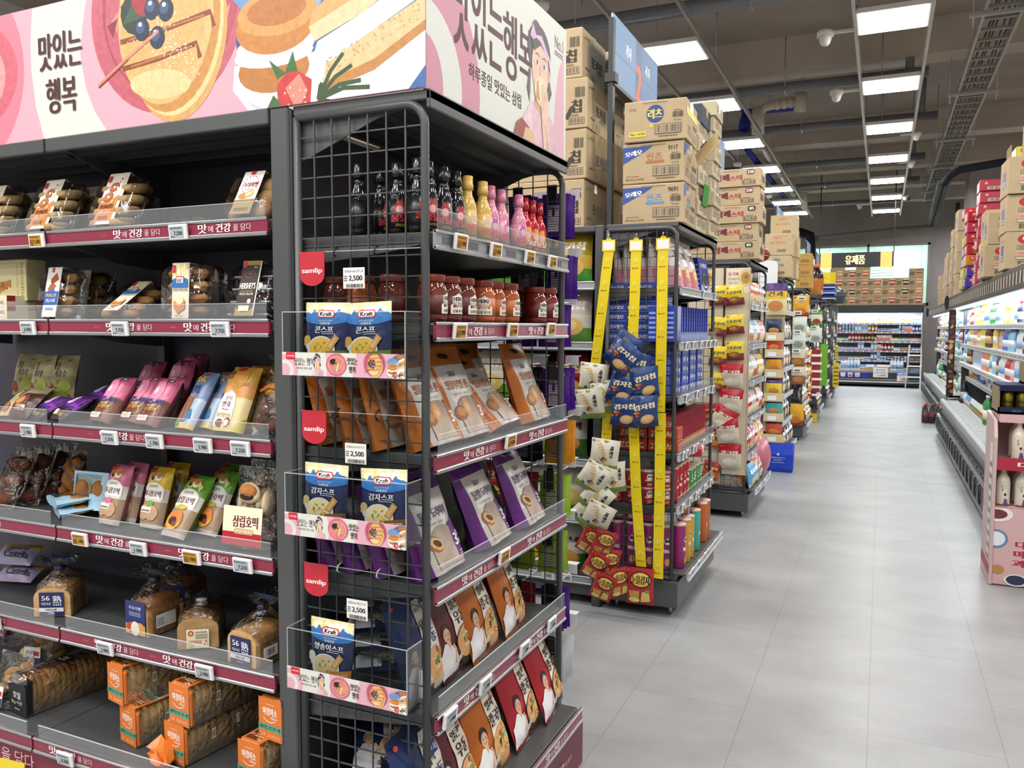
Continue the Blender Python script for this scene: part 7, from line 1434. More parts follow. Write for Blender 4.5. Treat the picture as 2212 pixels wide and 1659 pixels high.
# fifth end: hanging white packets with tags
y5 = EY[4]-.04
sbag('wht', .2, .24, .04, ((.5, '#b9c4b2'), (1, '#d2d8cc')), '', blob='#8a8f84', mark='#5f7a4a'); sbag('tanp', .2, .24, .04, ((.5, '#8a5f40'), (1, '#c9bfa8')), '', blob='#b5783c', mark=None); sbag('ylp', .22, .3, .05, ((.2, '#8f3a20'), (1, '#d3a12c')), '', blob='#c9702a', mark='#3a2c1c'); sbag('grp', .18, .22, .04, ((.3, '#5f9a2c'), (.75, '#d9d6c2'), (1, '#5f9a2c')), '', blob='#a8322a', mark=None)
for j, (k, px, py, h, lb) in enumerate((('ylp', 1730, 662, .3, 'yellow packet with black mark at the top of the fifth end hooks'), ('wht', 1727, 700, .24, 'pale green seaweed packet, upper one on the fifth end hooks'), ('wht', 1724, 735, .24, 'pale green seaweed packet, lower one on the fifth end hooks'), ('tanp', 1722, 773, .24, 'pale packet with brown bun picture on the fifth end hooks'), ('tanp', 1724, 811, .24, 'brown packet on the fifth end hooks'), ('ylp', 1718, 896, .3, 'large orange yellow packet at the foot of the fifth end hooks'), ('grp', 1764, 687, .22, 'green bordered packet on the sixth end hooks'), ('wht', 1762, 724, .24, 'white and yellow packet on the sixth end hooks'))):
    hang(k, px, py, y5-.04 if j < 6 else EY[5]-.08, lb, h=h)
b = MB(); b.box(-.05, .05, -.005, 0, -.025, .025, WHITE, .003); b.box(-.035, .035, -.006, -.004, -.012, .012, mat('#5d6468', 'ink')); proto('clip', 'clip_tag', 'price tag', ('tag', b))
for j, (px, py) in enumerate(((1732, 645), (1723, 676), (1722, 717), (1720, 758), (1722, 800), (1760, 672), (1758, 707))): p = ay(px, py, y5-.07 if j < 5 else EY[5]-.11); spawn('clip', TR(*p), f'small white clip tag over the hanging packets, {nth(j)} of seven', 'clip tags far down the aisle')
y6 = EY[5]-.05
for j in range(6): p = ay(1757, 768+j*17, y6); spawn('f_'+('yellow', 'red', 'yellow', 'red', 'yellow', 'red')[j], TR(p.x-.1, y6, p.z-.1), f'small sauce packet on the red strip of the sixth end, {nth(j)} from the top', 'packets on the red strip'); b = MB(); b.box(-.08, .08, -.01, 0, -.02, .02, WHITE, .004); tag(put('strip_clip', b, None, TR(p.x+.05, y6-.005, p.z)), f'white clip on the red strip of the sixth end, {nth(j)} from the top', 'clip', 'white clips on the red strip')
b = MB(); q = ay(1752, 800, y6); b.box(q.x-.05, q.x+.14, y6+.0, y6+.006, .5, 1.2, mat('#98202a', 'paint')); tag(put('hanging_strip', b), 'dark red hanging strip on the sixth end', 'hanging strip')
q = ay(1778, 820, EY[6]-.06); b = MB(); b.box(q.x-.07, q.x+.07, EY[6]-.06, EY[6]-.055, .45, 1.25, mat('#6fae2c', 'paint'), .001); tag(put('hanging_strip', b), 'bright green hanging strip on the seventh end', 'hanging strip')
for (pa, pb, yy, lb) in (((1800, 783), (1811, 836), EY[7]-.02, 'yellow hanging sign low on the last end'), ((1804, 745), (1810, 775), EY[7]-.02, 'yellow hanging sign higher on the last end')):
    u_, v_ = ay(*pa, yy), ay(*pb, yy); b = MB(); b.box(u_.x, v_.x, yy, yy+.01, v_.z, u_.z, mat('#d9bd1c', 'paint')); a = Art(v_.x-u_.x, u_.z-v_.z); a.lines(10, 10, 80, 80, 5, '#5d4a10'); b.plate(a, (u_.x, yy, v_.z), (1, 0, 0), (0, 0, 1)); tag(put('hanging_sign', b), lb, 'sign')
p = ay(1748, 906, EY[5]-.15); b = MB(); b.box(-.12, .12, 0, .01, -.1, .1, mat('#d9bd1c', 'paint')); a = Art(.24, .2); a.t('50%', 50, 66, 34, '#5d1d14', w=60, b=1); a.lines(12, 10, 76, 30, 2, '#b5301c'); b.plate(a, (-.12, 0, -.1), (1, 0, 0), (0, 0, 1)); tag(put('price_board', b, None, TR(p.x, EY[5]-.15, p.z)), 'small yellow offer board low beside the sixth end', 'sign')
# things on top of the far ends
p = ay(1762, 612, EY[5]+.1); b = MB(); b.lathe([(.12, 0), (.13, .02), (.13, .22), (.135, .3, mat('#2a1d1a', 'gloss')), (.12, .4), (.06, .48), (.05, .52)], mat('#b5702c', 'gloss'), 18); c = MB(); c.lathe([(.06, .5), (.06, .56), (0, .565)], mat('#d9622c', 'gloss'), 14); proto('bigb', 'bottle_display', 'bottle', ('bottle_body', b), ('bottle_cap', c)); spawn('bigb', TR(p.x, EY[5]+.15, 2.1, s=.9), 'giant dark bottle display with orange cap on top of the sixth end')
bn = MB(); bn.lathe([(.2, 0), (.24, .16), (.27, .17), (.27, .2), (.25, .2)], mat('#4a5158', 'paint'), 18); bl = MB(); bl.lathe([(.27, .2), (.25, .26), (.15, .36), (0, .4)], mat('#3f444a', 'bag'), 16); proto('bin', 'grey_tub', 'tub', ('tub', bn), ('wrapped_lid', bl)); spawn('bin', TR(-1.0, EY[7]+.3, 2.1), 'grey plastic tub with wrapped lid on top of the last end')
b = MB()
for k, c in enumerate(('#1f2a5f', '#2f55b8', '#1f2a5f', '#c9ced6', '#2f55b8')): b.box(-.2, .2, -.15, .15, k*.055, k*.055+.05, mat(c, 'bag'), .02)
for k, c in enumerate(('navy', 'bright blue', 'navy')):
    b = MB(); b.box(-.25, .25, -.2, .2, 0, .1, mat(('#1f2a5f', '#2f55b8', '#28306b')[k], 'bag'), .03); b.box(-.24, .24, -.205, -.2, .02, .04, mat('#c9ced6', 'bag')); tag(put('folded_bag', b, None, TR(-1.08, EY[6]+.3, 2.1+k*.105)), f'{c} folded bag piled on top of the seventh end, {nth(k)} from the bottom', 'bag', 'folded bags on the seventh end')
a = Art(.3, .4); a.r(0, 0, 100, 100, '#dcc423'); a.e(40, 40, 20, 14, '#c9a01c', 14); a.t('Maeil', 62, 70, 10, '#6b5a1c', w=30, rot=-.9); a.e(80, 26, 6, 5, '#b58a1c', 10); pc('yelc', .42, .42, .3, a, None, '#d3bb2c')
for j in range(2): spawn('yelc', TR(-1.32, 22.2, 2.12+j*.43), f'bright yellow carton near the dairy case, {("lower", "upper")[j]} one', 'yellow cartons near the dairy case')
b = MB(); b.box(-1.55, -1.05, 22.15, 22.7, 0, 2.11, STEEL); tag(put('shelf_end', b), 'plain dark shelf end carrying the yellow cartons', 'shelving unit')
# ---------------------------------------------------------------- blue shopping bag
b = MB(); w_, h_, d_ = .31, .315, .12
loft(b, [rrect(w_*.94, d_*.8, .02, .0), rrect(w_, d_, .02, .04, 5, .04, 1), rrect(w_*1.01, d_*.9, .02, h_*.6, 5, .05, 2), rrect(w_*1.02, d_*.3, .012, h_*.92, 5, .05, 3), rrect(w_*1.0, .016, .006, h_, 5, .02, 3)], mat('#1c3fb8', 'bag'), smooth=False); a = Art(w_, h_); a.e(50, 62, 5, 5, '#b9c8ee', 12); a.t('친환경 장바구니', 50, 50, 6, '#b9c8ee', w=44, b=1); a.t('이마트', 50, 42, 5, '#b9c8ee', w=30, b=1); a.lines(30, 33, 40, 5, 1, '#b9c8ee'); a.q = 10
b.plate(a, (-w_/2, -d_/2-.008, 0), (1, 0, 0), (0, 0, 1)); c = MB()
for x in (-.08, .06): c.tube([(x-.03, 0, h_-.005), (x-.02, 0, h_+.012), (x+.02, 0, h_+.012), (x+.03, 0, h_-.005)], .006, mat('#a82a2a', 'bag'), 6)
q = az(1680, 1020, 0); e = empty('shopping_bag', 'bright blue shopping bag with white print standing on the floor', 'bag', TR(q.x, q.y+.06, .001, .0)); put('bag_body', b, e); put('handle', c, e)
# ================================================================ bottles, tubs and cartons for the cold cases
def cold(key, prof, c, capc, capz, labc=None, lz=None, n=10):
    b = MB(); ps = [(r, z) for r, z in prof]; b.lathe(ps, mat(c, 'gloss', .25), n)
    if labc: r = max(r for r, z in prof)*1.012; b.lathe([(r, lz[0]), (r, lz[1])], mat(labc, 'paint'), n)
    r = prof[-1][0]*1.25; z = prof[-1][1]; b.lathe([(r, z-.004), (r, z+capz), (r*.9, z+capz+.002), (0, z+capz+.002)], mat(capc, 'gloss'), n); proto(key, {'b': 'drink_bottle', 't': 'large_bottle', 'c': 'yogurt_cup'}[key[0]], 'drink', ('bottle', b))
BP = [(.03, 0), (.034, .006), (.034, .13), (.028, .16), (.013, .185), (.013, .2)]; TP = [(.04, 0), (.044, .01), (.044, .2), (.036, .24), (.014, .275), (.014, .29)]; CP = [(.03, 0), (.033, .005), (.038, .09), (.038, .1)]
kinds = []
for n, c, cap, lab in (('white', '#dfe4e6', '#dfe4e6', '#7da3d0'), ('green', '#3f8f4a', '#dfe6e6', '#dfe6dc'), ('sky blue', '#8fc0de', '#3f7ac4', '#dfe9f0'), ('brown', '#5f3a28', '#c9a04a', '#cfae72'), ('orange', '#d98a2c', '#dfe0dc', '#dfe6dc'), ('dark', '#2c2f3a', '#b53a3a', '#b8bcc4'), ('yellow', '#dcc860', '#d9b62c', '#e6e2cc'), ('pink', '#d98aa2', '#e6e6e6', '#e6dce0'), ('blue', '#3f6ab8', '#e0e4ea', '#e0e6f0'), ('red', '#b83a3a', '#e6e6e6', '#e6dcd8')):
    cold('b_'+n, BP, c, cap, .02, lab, (.04, .11)); cold('t_'+n, TP, c, cap, .02, lab, (.06, .16)); cold('c_'+n, CP, c, '#e8ebee', .004, lab, (.03, .07)); kinds.append(n)
    b = MB(); b.box(-.04, .04, 0, .07, 0, .2, mat(c, 'gloss'), .003); b.prism([(0, .2), (.07, .2), (.035, .245)], -.04, .04, mat(c, 'gloss'), 'x'); b.box(-.03, .03, -.001, 0, .04, .14, mat(lab, 'paint')); proto('m_'+n, 'milk_carton', 'drink', ('carton', b))
    b = MB(); b.box(-.06, .06, 0, .1, 0, .07, mat(c, 'gloss'), .006); b.box(-.062, .062, -.002, .102, .07, .08, mat('#e6e9ec', 'gloss'), .002); b.box(-.05, .05, -.001, 0, .015, .055, mat(lab, 'paint')); proto('u_'+n, 'food_tub', 'tub', ('tub', b))
    sbag('p_'+n, .14, .16, .06, ((.5, c), (1, lab)), '', blob='#e0a04a', mark=None, nu=6, nv=5, name='chilled_packet')
def case_light(x, y, z, sx, sy, e): area(x, y, z, sx, sy, e, c=(.92, .97, 1))  # added area light under the canopy, backing up the strip light
# ---------------------------------------------------------------- dairy case on the far wall
DX0, DX1, DY = -2.2, .97, 23.72; WM = mat('#d5dade', 'paint'); e = empty('dairy_case', 'long open dairy refrigerator along the far wall', 'refrigerator')
b = MB(); b.box(DX0, DX1, DY+.86, DY+.9, .1, 2.14, mat('#b9c0c8', 'paint')); b.box(DX0, DX1, DY+.05, DY+.9, 2.02, 2.16, mat('#33373b', 'paint')); b.box(DX0, DX1, DY+.0, DY+.06, 1.97, 2.17, mat('#33373b', 'paint'), .006); put('canopy', b, e)
b = MB(); b.box(DX0, DX1, DY, DY+.9, .06, .40, mat('#2b2e31', 'paint'), .008); b.box(DX0, DX1, DY-.02, DY, .38, .43, mat('#8d949a', 'gloss')); b.box(DX0, DX1, DY-.03, DY+.0, .17, .22, mat('#7d8286', 'metal')); b.box(DX0, DX1, DY-.05, DY-.03, .12, .15, WHITE); put('base', b, e)
b = MB(); b.box(DX1-.03, DX1, DY, DY+.9, .06, 2.1, mat('#8a8f94', 'paint')); put('end_panel', b, e)
b = MB(); b.box(DX0, DX1, DY+.08, DY+.12, 2.0, 2.018, mat('#ffffff', 'glow', 16)); put('strip_light', b, e)
DZ = [1.70, 1.47, 1.22, .97, .71, .43]; rr = random.Random(8)
rows = [('c_white', 'c_white', 'c_pink', 'c_yellow', 'b_yellow', 'b_yellow', 'c_white', 'c_orange', 'c_yellow', 'b_orange', 'b_sky blue', 'c_orange', 'c_yellow', 'c_sky blue', 'c_yellow'), ('b_pink', 'b_white', 'b_white', 'm_sky blue', 'm_white', 'b_orange', 'b_orange', 'u_dark', 'u_dark', 'u_white', 'b_white', 'p_pink', 'b_blue', 'b_blue'), ('u_yellow', 'u_green', 'b_red', 'b_red', 'b_brown', 'b_brown', 'c_orange', 'p_pink', 'p_pink', 'u_yellow', 'u_green', 'u_green', 'u_orange', 'u_red'), ('u_white', 'u_blue', 'u_blue', 'u_sky blue', 'm_sky blue', 'u_blue', 'm_sky blue', 'p_pink', 'b_red', 'b_red', 'u_sky blue', 'u_brown', 'u_brown', 'u_blue', 'u_red'), ('u_dark', 'u_dark', 'u_sky blue', 'u_sky blue', 'u_orange', 'u_white', 'm_blue', 'm_white', 'c_white', 'c_dark', 'c_white', 'c_dark', 'c_white', 'u_brown', 'u_brown'), ('p_white', 'm_white', 't_white', 't_white', 'p_white', 'p_sky blue', 'p_white', 'p_red', 'p_red', 't_white', 't_white', 'u_white', 'u_white', 'u_green')]
pl = {'c': 'cup', 'b': 'bottle', 't': 'jug', 'm': 'carton', 'u': 'tub', 'p': 'bag'}
for k, z in enumerate(DZ):
    b = MB(); b.box(DX0, DX1, DY+.14 if k < 5 else DY+.04, DY+.86, z-.02, z, WM); o = put('shelf', b, e); yf = DY+.135 if k < 5 else DY+.03
    a = Art(DX1-DX0, .05)
    for j in range(44): a.r(j*100/44+.3, 14, 1.5, 72, ('#e6e9ee', '#9fb4dc', '#e9dfe0', '#c98a92', '#e6e9ee', '#d9c0a0')[j*7 % 6 if j > 21 else (j % 2)])
    b = MB(); b.box(DX0, DX1, yf-.004, yf, z-.05, z, mat('#8fa3c9' if 0 else '#b98a96' if k % 2 else '#9aaad0', 'paint')); b.plate(a, (DX0, yf-.004, z-.05), (1, 0, 0), (0, 0, 1)); put('price_rail', b, o)
    ks = rows[k]; x = -1.14; j = 0; n = 26
    while j < n:
        key = ks[min(len(ks)-1, j*len(ks)//n)]; t, c = key.split('_', 1); spawn(key, TR(-1.12+j*2.04/(n-1), yf+.05+(.02 if t in 'mu' else .04), z+.001, rr.uniform(-.15, .15), 0, 0, 1.0), f'{c} {pl[t]} on the {ROWN[k]} shelf of the dairy case, {nth(j)} from the left', f'goods on the {ROWN[k]} dairy shelf')
        j += 1
case_light(-.6, DY+.2, 1.99, 3, .15, 130)
a = Art(.5, .26); a.t('행사상품', 50, 74, 16, '#5d6a7a', w=60, b=1); a.lines(10, 40, 80, 20, 2, '#8a929c'); a.t('1,980', 60, 18, 20, '#c23a4a', w=50, b=1); b = MB(); b.box(-.18, .18, -.004, 0, 0, .26, WHITE); a.w = .36; b.plate(a, (-.18, -.004, 0), (1, 0, 0), (0, 0, 1)); q = ay(1902, 807, DY-.06); tag(put('offer_sign', b, None, TR(q.x, DY-.06, .26)), 'white offer sheet hanging on the dairy case below the red bags', 'sign')
a = Art(.26, .3); a.r(0, 50, 100, 50, '#6f9ae0'); a.r(20, 84, 60, 10, '#e0a04a'); a.t('신선한 우유', 50, 66, 14, '#eef3fa', w=80, b=2); a.lines(16, 38, 60, 6, 1, '#5d5d66'); a.t('3,980', 60, 16, 20, '#d0352c', w=64, b=2); b = MB(); b.box(-.13, .13, -.004, 0, 0, .3, WHITE); b.plate(a, (-.13, -.004, 0), (1, 0, 0), (0, 0, 1)); q = ay(1950, 800, DY-.06); tag(put('offer_sign', b, None, TR(q.x, DY-.06, .17)), 'blue and white offer sheet reading 3,980 on the dairy case', 'sign')
a = Art(.75, .17); a.r(0, 0, 100, 100, '#1d2f8f')
for k, c in enumerate(('#dfe3ea', '#c9505a', '#e0b890')): a.p([(4+k*24, 84), (22+k*24, 84), (20+k*24, 18), (6+k*24, 18)], '#e4e6ea'); a.r(7+k*24, 26, 12, 30, c)
b = MB(); b.box(-.375, .375, -.004, 0, 0, .17, mat('#1d2f8f', 'paint')); b.plate(a, (-.375, -.004, 0), (1, 0, 0), (0, 0, 1)); q = ay(1845, 805, DY-.01); tag(put('poster_strip', b, None, TR(q.x, DY-.008, .225)), 'dark blue poster strip of yogurt tubs on the dairy case front', 'poster')
# cup noodle cartons on top
def cupbox(key, cc, kind=0):
    a = Art(.35, .235); a.lines(6, 26, 34, 44, 2, '#3a3026', .7); a.t('농심', 16, 84, 12, '#a83a2a', w=16, b=1); a.lines(6, 10, 26, 8, 1, INK)
    a.p([(46, 82), (96, 82), (88, 22), (54, 22)], cc if kind == 0 else '#b8a684'); a.r(52, 44, 36, 16, ('#e6d2b0', '#a83a2a')[kind]); a.e(71, 82, 25, 6, '#e0d3b8' if kind == 0 else cc, 14)
    if kind: a.ln([(46, 82), (54, 22), (88, 22), (96, 82)], 2, cc)
    pc(key, .35, .235, .3, a, None, '#b5a07d')
for k, (c, kd) in {'cb_r': ('#a82f38', 0), 'cb_o': ('#c2562c', 0), 'cb_k': ('#2d2a1c', 0), 'cb_p': ('#c9805f', 0), 'cb_l': ('#a83a2a', 1)}.items(): cupbox(k, c, kd)
for (px, stack) in ((1833, ('cb_o', 'cb_k', 'cb_r', 'cb_r')), (1861, ('cb_l', 'cb_r', 'cb_o', 'cb_o', 'cb_k')), (1888, ('cb_l', 'cb_p', 'cb_o')), (1919, ('cb_r', 'cb_p', 'cb_r')), (1948, ('cb_l', 'cb_k', 'cb_k')), (1978, ('cb_r', 'cb_p', 'cb_p', 'cb_l')), (1806, ('cb_r', 'cb_o', 'cb_r', 'cb_p', 'cb_l'))):
    q = ay(px, 650, 23.75)
    for j, k in enumerate(stack): spawn(k, TR(q.x+rr.uniform(-.012, .012), 23.76, 2.172+j*.238, rr.uniform(-.04, .04)), f'cup noodle carton on the dairy case, {nth(j)} from the bottom, {("first", "second", "third", "fourth", "fifth", "sixth", "seventh")[(1806, 1833, 1861, 1888, 1919, 1948, 1978).index(px)]} stack from left', 'cup noodle cartons on the dairy case')
# hanging dairy sign
zs = 19.5; s0, s1 = ay(1770, 545, zs), ay(1931, 545, zs); zt_, zb_ = ay(1850, 545, zs).z, ay(1850, 577, zs).z
b = MB(); b.box(s0.x, s1.x, zs, zs+.06, zb_, zt_, mat('#26292c', 'paint'), .004); c = MB(); W_ = s1.x-s0.x
a = Art(W_, zt_-zb_); a.t('유제품', 49, 50, 62, mat('#ffd48a', 'glow', 2.2), w=26, b=2); c.plate(a, (s0.x, zs, zb_), (1, 0, 0), (0, 0, 1), .002)
d = MB(); YG = mat('#ffcf78', 'glow', 1.15)
for x in (s0.x+.03, s1.x-.26): d.box(x, x+.23, zs-.01, zs-.002, zb_-.03, zt_+.0, YG)
a = Art(.23, zt_-zb_)
for k in range(9): a.ln([(0, 6+k*11), (20, 10+k*11), (40, 5+k*11), (60, 10+k*11), (80, 5+k*11), (100, 9+k*11)], 2, '#c98a3a')
for x in (s0.x+.03, s1.x-.26): d.plate(a, (x, zs-.01, zb_), (1, 0, 0), (0, 0, 1))
f = MB()
for x in (s0.x-.0, s1.x+.0): f.bar((x, zs+.03, zt_), (x, zs+.03, CZ), .02, .02, BLACK)
e = empty('dairy_sign', 'black hanging sign with lit yellow lettering and yellow ends above the dairy case', 'sign'); put('sign_board', b, e); put('lit_lettering', c, e); put('yellow_end', d, e); put('hanger_rod', f, e)
# step ladder
b = MB(); m_ = mat('#9ea1a6', 'metal'); q = az(1960, 838, 0); e = empty('step_ladder', 'grey folding step ladder in front of the dairy case corner', 'ladder', TR(q.x+.14, q.y-.12, 0, -.15))
for x in (-.17, .17):
    l = MB(); l.bar((x, -.16, 0), (x*.8, .1, 1.12), .035, .05, m_); put('leg', l, e); l = MB(); l.bar((x, .35, 0), (x*.85, .1, 1.08), .03, .04, m_); put('leg', l, e)
for k, z in enumerate((.28, .56, .84)): t = MB(); t.box(-.17, .17, -.16+.07*k+.02, .05+.07*k+.02, z, z+.03, mat('#dfe2e2', 'paint'), .004); put('step', t, e)
# ================================================================ open refrigerators on the right
SIL = mat('#8a8d90', 'metal'); CB = mat('#4a443d', 'paint')
def fridge(y0, y1, label, seed, sz, dx):
    e = empty('open_refrigerator', label, 'refrigerator', TR(dx, 0, 0), 'open refrigerators on the right'); rr = random.Random(seed); L = y1-y0
    b = MB(); b.box(.77, 1.46, y0, y1, .1, .45, mat('#77797c', 'metal'), .01); b.box(.74, .80, y0, y1, .43, .515, mat('#9b9da0', 'steel'), .01); b.box(.80, .97, y0, y1, .47, .50, mat('#9b9ea0', 'steel')); put('base', b, e)
    g = MB()
    for k in range(int(L/.16)): g.box(.81, .96, y0+.04+k*.16, y0+.15+k*.16, .501, .504, mat('#b9bcbd', 'paint'))
    put('air_grille', g, e)
    b = MB(); b.box(.70, .735, y0, y1, .27, .3, SIL, .005); b.box(.70, .735, y0, y1, .05, .08, SIL, .005)
    for k in range(int(L/.36)+1): b.tube([(.76, y0+.06+k*.36, .29), (.70, y0+.06+k*.36, .24), (.70, y0+.06+k*.36, .12), (.72, y0+.06+k*.36, .06)], .012, SIL, 6)
    put('kick_rail', b, e); b = MB(); b.box(.80, 1.42, y0+.02, y1-.02, .0, .1, BLACK); b.box(.765, .775, y0, y1, .1, .26, mat('#3a3c3f', 'paint')); put('plinth', b, e)
    b = MB(); b.box(1.42, 1.46, y0, y1, .45, 2.0, WM); b.box(.83, 1.46, y0, y1, 1.93, 2.0, CB); b.box(.80, .83, y0, y1, 1.84, 2.02, CB, .012); b.box(.83, .98, y0, y1, 1.84, 1.86, mat('#a9acae', 'steel')); a = Art(L, .12)
    for k in range(int(L/.17)): a.r((.03+k*.17)/L*100, 12, .06/L*100, 76, '#b9b2a4'); a.lines((.035+k*.17)/L*100, 18, .05/L*100, 64, 4, '#6b6458')
    b.plate(a, (.80, y1, 1.86), (0, -1, 0), (0, 0, 1)); put('canopy', b, e)
    b = MB(); b.box(.90, .93, y0+.05, y1-.05, 1.825, 1.838, mat('#f4faff', 'glow', 18)); put('strip_light', b, e)
    for yy, c in ((y0, WM), (y1-.05, None)):
        b = MB(); b.prism([(.78, .1), (1.46, .1), (1.46, 1.95), (.84, 1.95), (.84, 1.84), (1.0, 1.8), (1.0, .54), (.78, .5)], yy, yy+.05, mat('#3c3f42', 'paint') if c is None else c); put('end_panel', b, e)
    b = MB(); b.prism([(.775+.03*math.cos(t*PI/6), 1.93+.11*math.sin(t*PI/6)) for t in range(12)], y1-.06, y1+.0, mat('#17181a', 'paint')); put('canopy_cap', b, e)
    t_ = ['white', 'white', 'sky blue', 'green', 'white', 'blue', 'orange', 'pink', 'brown', 'yellow', 'dark', 'red', 'white', 'sky blue']
    for k, z in enumerate(sz):
        low = k == len(sz)-1; xf = 1.0-.02*k if k < 3 else 1.06 if not low else .98
        b = MB(); b.box(xf, 1.42, y0+.05, y1-.05, z-.015, z, WM); o = put('shelf', b, e); b = MB(); b.box(xf-.006, xf, y0+.05, y1-.05, z-.05, z+.004, mat('#dfe3e5', 'paint')); a = Art(L-.1, .05)
        for j in range(int(L/.085)): a.r((j*.085+.02)/L*100, 14, .038/L*100, 62, ('#83898e', '#5a6066', '#a39a8a')[j % 3])
        b.plate(a, (xf-.006, y1-.05, z-.047), (0, -1, 0), (0, 0, 1)); put('price_rail', b, o)
        y = y0+.15; j = 0
        while y < y1-.1:
            run = rr.randint(2, 5); c = rr.choice(t_); t = rr.choice('bbtm' if k < 3 else 'tbpm') if not low else rr.choice('tpp'); c = rr.choice(('orange', 'white', 'green', 'yellow')) if low and seed == 4 else c
            for i in range(run):
                if y > y1-.1: break
                s_ = 1.05 if low else .95 if t in 'bm' else .82; spawn(f'{t}_{c}', TR(xf+.06+dx, y, z+.001, -RZ, 0, 0, s_), f'{c} {pl[t]} on the {ROWN[k]} shelf of the {"nearer" if seed == 3 else "farther"} fridge, {nth(j)} from the front', f'goods on the {ROWN[k]} shelf of the {"nearer" if seed == 3 else "farther"} fridge')
                y += {'b': .085, 't': .1, 'm': .095, 'p': .15}[t]; j += 1
            y += rr.choice((0, .02, .05))
    case_light(1.2+dx, (y0+y1)/2, 1.82, .35, L-.2, 34*L); return e
fridge(6.3, 13.6, 'long open refrigerator of drinks on the right, nearer one', 3, (1.6, 1.34, 1.08, .86, .47), .08); fridge(14.5, 21.6, 'long open refrigerator of drinks on the right, farther one', 4, (1.6, 1.36, 1.1, .84, .47), .19)
a = Art(.95, 1.3); rr = random.Random(2)
b = MB(); b.box(.95, 1.05, 14.46, 14.48, .5, 1.84, mat('#2a211c', 'paint')); a = Art(.1, 1.3)
for k in range(16): a.e(rr.uniform(20, 80), 4+k*6, rr.uniform(14, 30), rr.uniform(2, 4), rr.choice(('#a86a3a', '#cfa06a', '#7d3a28', '#d9cbb0', '#5a3a28')), 12, rr.random()*3)
b.plate(a, (.95, 14.46, .52), (1, 0, 0), (0, 0, 1)); tag(put('picture_panel', b), 'narrow dark picture panel of bread between the two refrigerators', 'poster')
# cartons on the fridges
a = Art(.36, .285); a.e(38, 80, 16, 13, '#b02a2e', 20); a.e(36, 82, 5, 6, '#d9ccae', 12); a.r(22, 52, 40, 12, INK); a.r(23, 53, 38, 10, KR); a.bar(26, 54, 32, 8, INK); a.r(22, 36, 18, 13, '#d9a59a'); a.lines(24, 39, 14, 7, 2, '#a8302e'); a.r(41, 36, 21, 13, '#2a241e'); a.t('가격', 51, 42.5, 7, '#e6dcc4', w=12, b=1); a.r(20, 25, 42, 8, INK); a.r(20.6, 26, 40.8, 6, '#d0c09a'); a.bar(24, 8, 36, 14, INK, 18)
s_ = Art(.36, .285); s_.r(30, 24, 40, 44, '#4a5f94'); s_.t('신라면', 50, 56, 14, '#c2452f', w=30, b=2); s_.lines(34, 28, 32, 16, 2, '#d9cfae'); s_.lines(30, 78, 30, 8, 1, '#a8504a')
b = MB(); b.box(-.18, .18, 0, .36, 0, .285, mat(KR, 'card'), .004); b.plate(a, (-.18, 0, 0), (1, 0, 0), (0, 0, 1)); b.plate(s_, (-.18, .36, 0), (0, -1, 0), (0, 0, 1)); t = MB(); t.box(-.1805, .1805, .165, .195, .283, .286, mat('#b39a66', 'gloss')); proto('ram', 'cardboard_carton', 'carton', ('carton_body', b), ('tape', t))
for j in range(3): spawn('ram', TR(1.04, 7.45+.02*(j % 2), 2.021+j*.29, .02*j), f'tan ramen carton with red oval mark on the nearer fridge, {nth(j)} from the bottom', 'ramen cartons with red oval mark')
b = MB(); b.box(.95, 1.2, 7.5, 7.51, 2.895, 3.12, mat(KR, 'card')); b.box(.88, .885, 7.55, 7.8, 2.895, 3.0, mat('#8f7a54', 'card')); tag(put('carton_flap', b), 'open cardboard flaps standing up on the topmost ramen carton', 'cardboard')
def mp(key, c, w=.26, h=.12, d=.3):
    a = Art(w, h); a.e(24, 66, 10, 20, '#c9404a', 14); a.e(24, 70, 5, 9, '#e6d8d0', 10); a.r(28, 14, 58, 26, '#d8d3cf'); a.bar(32, 17, 50, 20, INK, 16); s_ = Art(d, h); s_.rr(20, 20, 60, 60, '#d9d2cc', 6); s_.lines(28, 30, 44, 40, 3, c)
    b = MB(); b.box(-w/2, w/2, 0, d, 0, h, mat(c, 'gloss', .3), .01); b.plate(a, (-w/2, 0, 0), (1, 0, 0), (0, 0, 1)); b.plate(s_, (-w/2, d, 0), (0, -1, 0), (0, 0, 1)); proto(key, 'ramen_multipack', 'multipack', ('pack', b))
mp('mp_red', '#b3242c'); mp('mp_wine', '#6b1a20'); mp('mp_pink', '#b5304a'); mp('mp_purple', '#4a3aa0'); mp('mp_yellow', '#d0c03a'); mp('mp_orange', '#d0862c')
def stackp(x, y, keys, where, z=2.021, rz=0):
    for j, k in enumerate(keys): spawn(k, TR(x+rr.uniform(-.01, .01), y, z+j*.123, rz+rr.uniform(-.04, .04)), f'{k[3:]} ramen multipack, {nth(j)} from the bottom in the {where} stack on the fridge', 'ramen multipacks on the fridge')
stackp(1.0, 11.3, ['mp_wine']*6+['mp_red']*2, 'dark red'); stackp(.98, 10.6, ['mp_purple', 'mp_purple', 'mp_orange', 'mp_red', 'mp_red', 'mp_pink', 'mp_red'], 'purple footed'); stackp(1.03, 10.0, ['mp_pink']*9, 'tall pink'); stackp(.97, 10.95, ['mp_yellow', 'mp_yellow', 'mp_purple', 'mp_purple', 'mp_yellow'], 'mixed yellow'); stackp(1.3, 9.6, ['mp_pink']*9+['mp_yellow', 'mp_yellow'], 'inner pink'); stackp(.98, 9.0, ['mp_wine', 'mp_wine', 'mp_yellow'], 'short')
for j, (y, z) in enumerate(((8.5, 2.021), (8.5, 2.31), (8.95, 2.4))): spawn('ram', TR(1.0+.02*j, y, z if j < 2 else 2.39), f'tan carton between the ramen cartons and the pink multipacks, {nth(j)} of three', 'tan cartons among the multipacks')
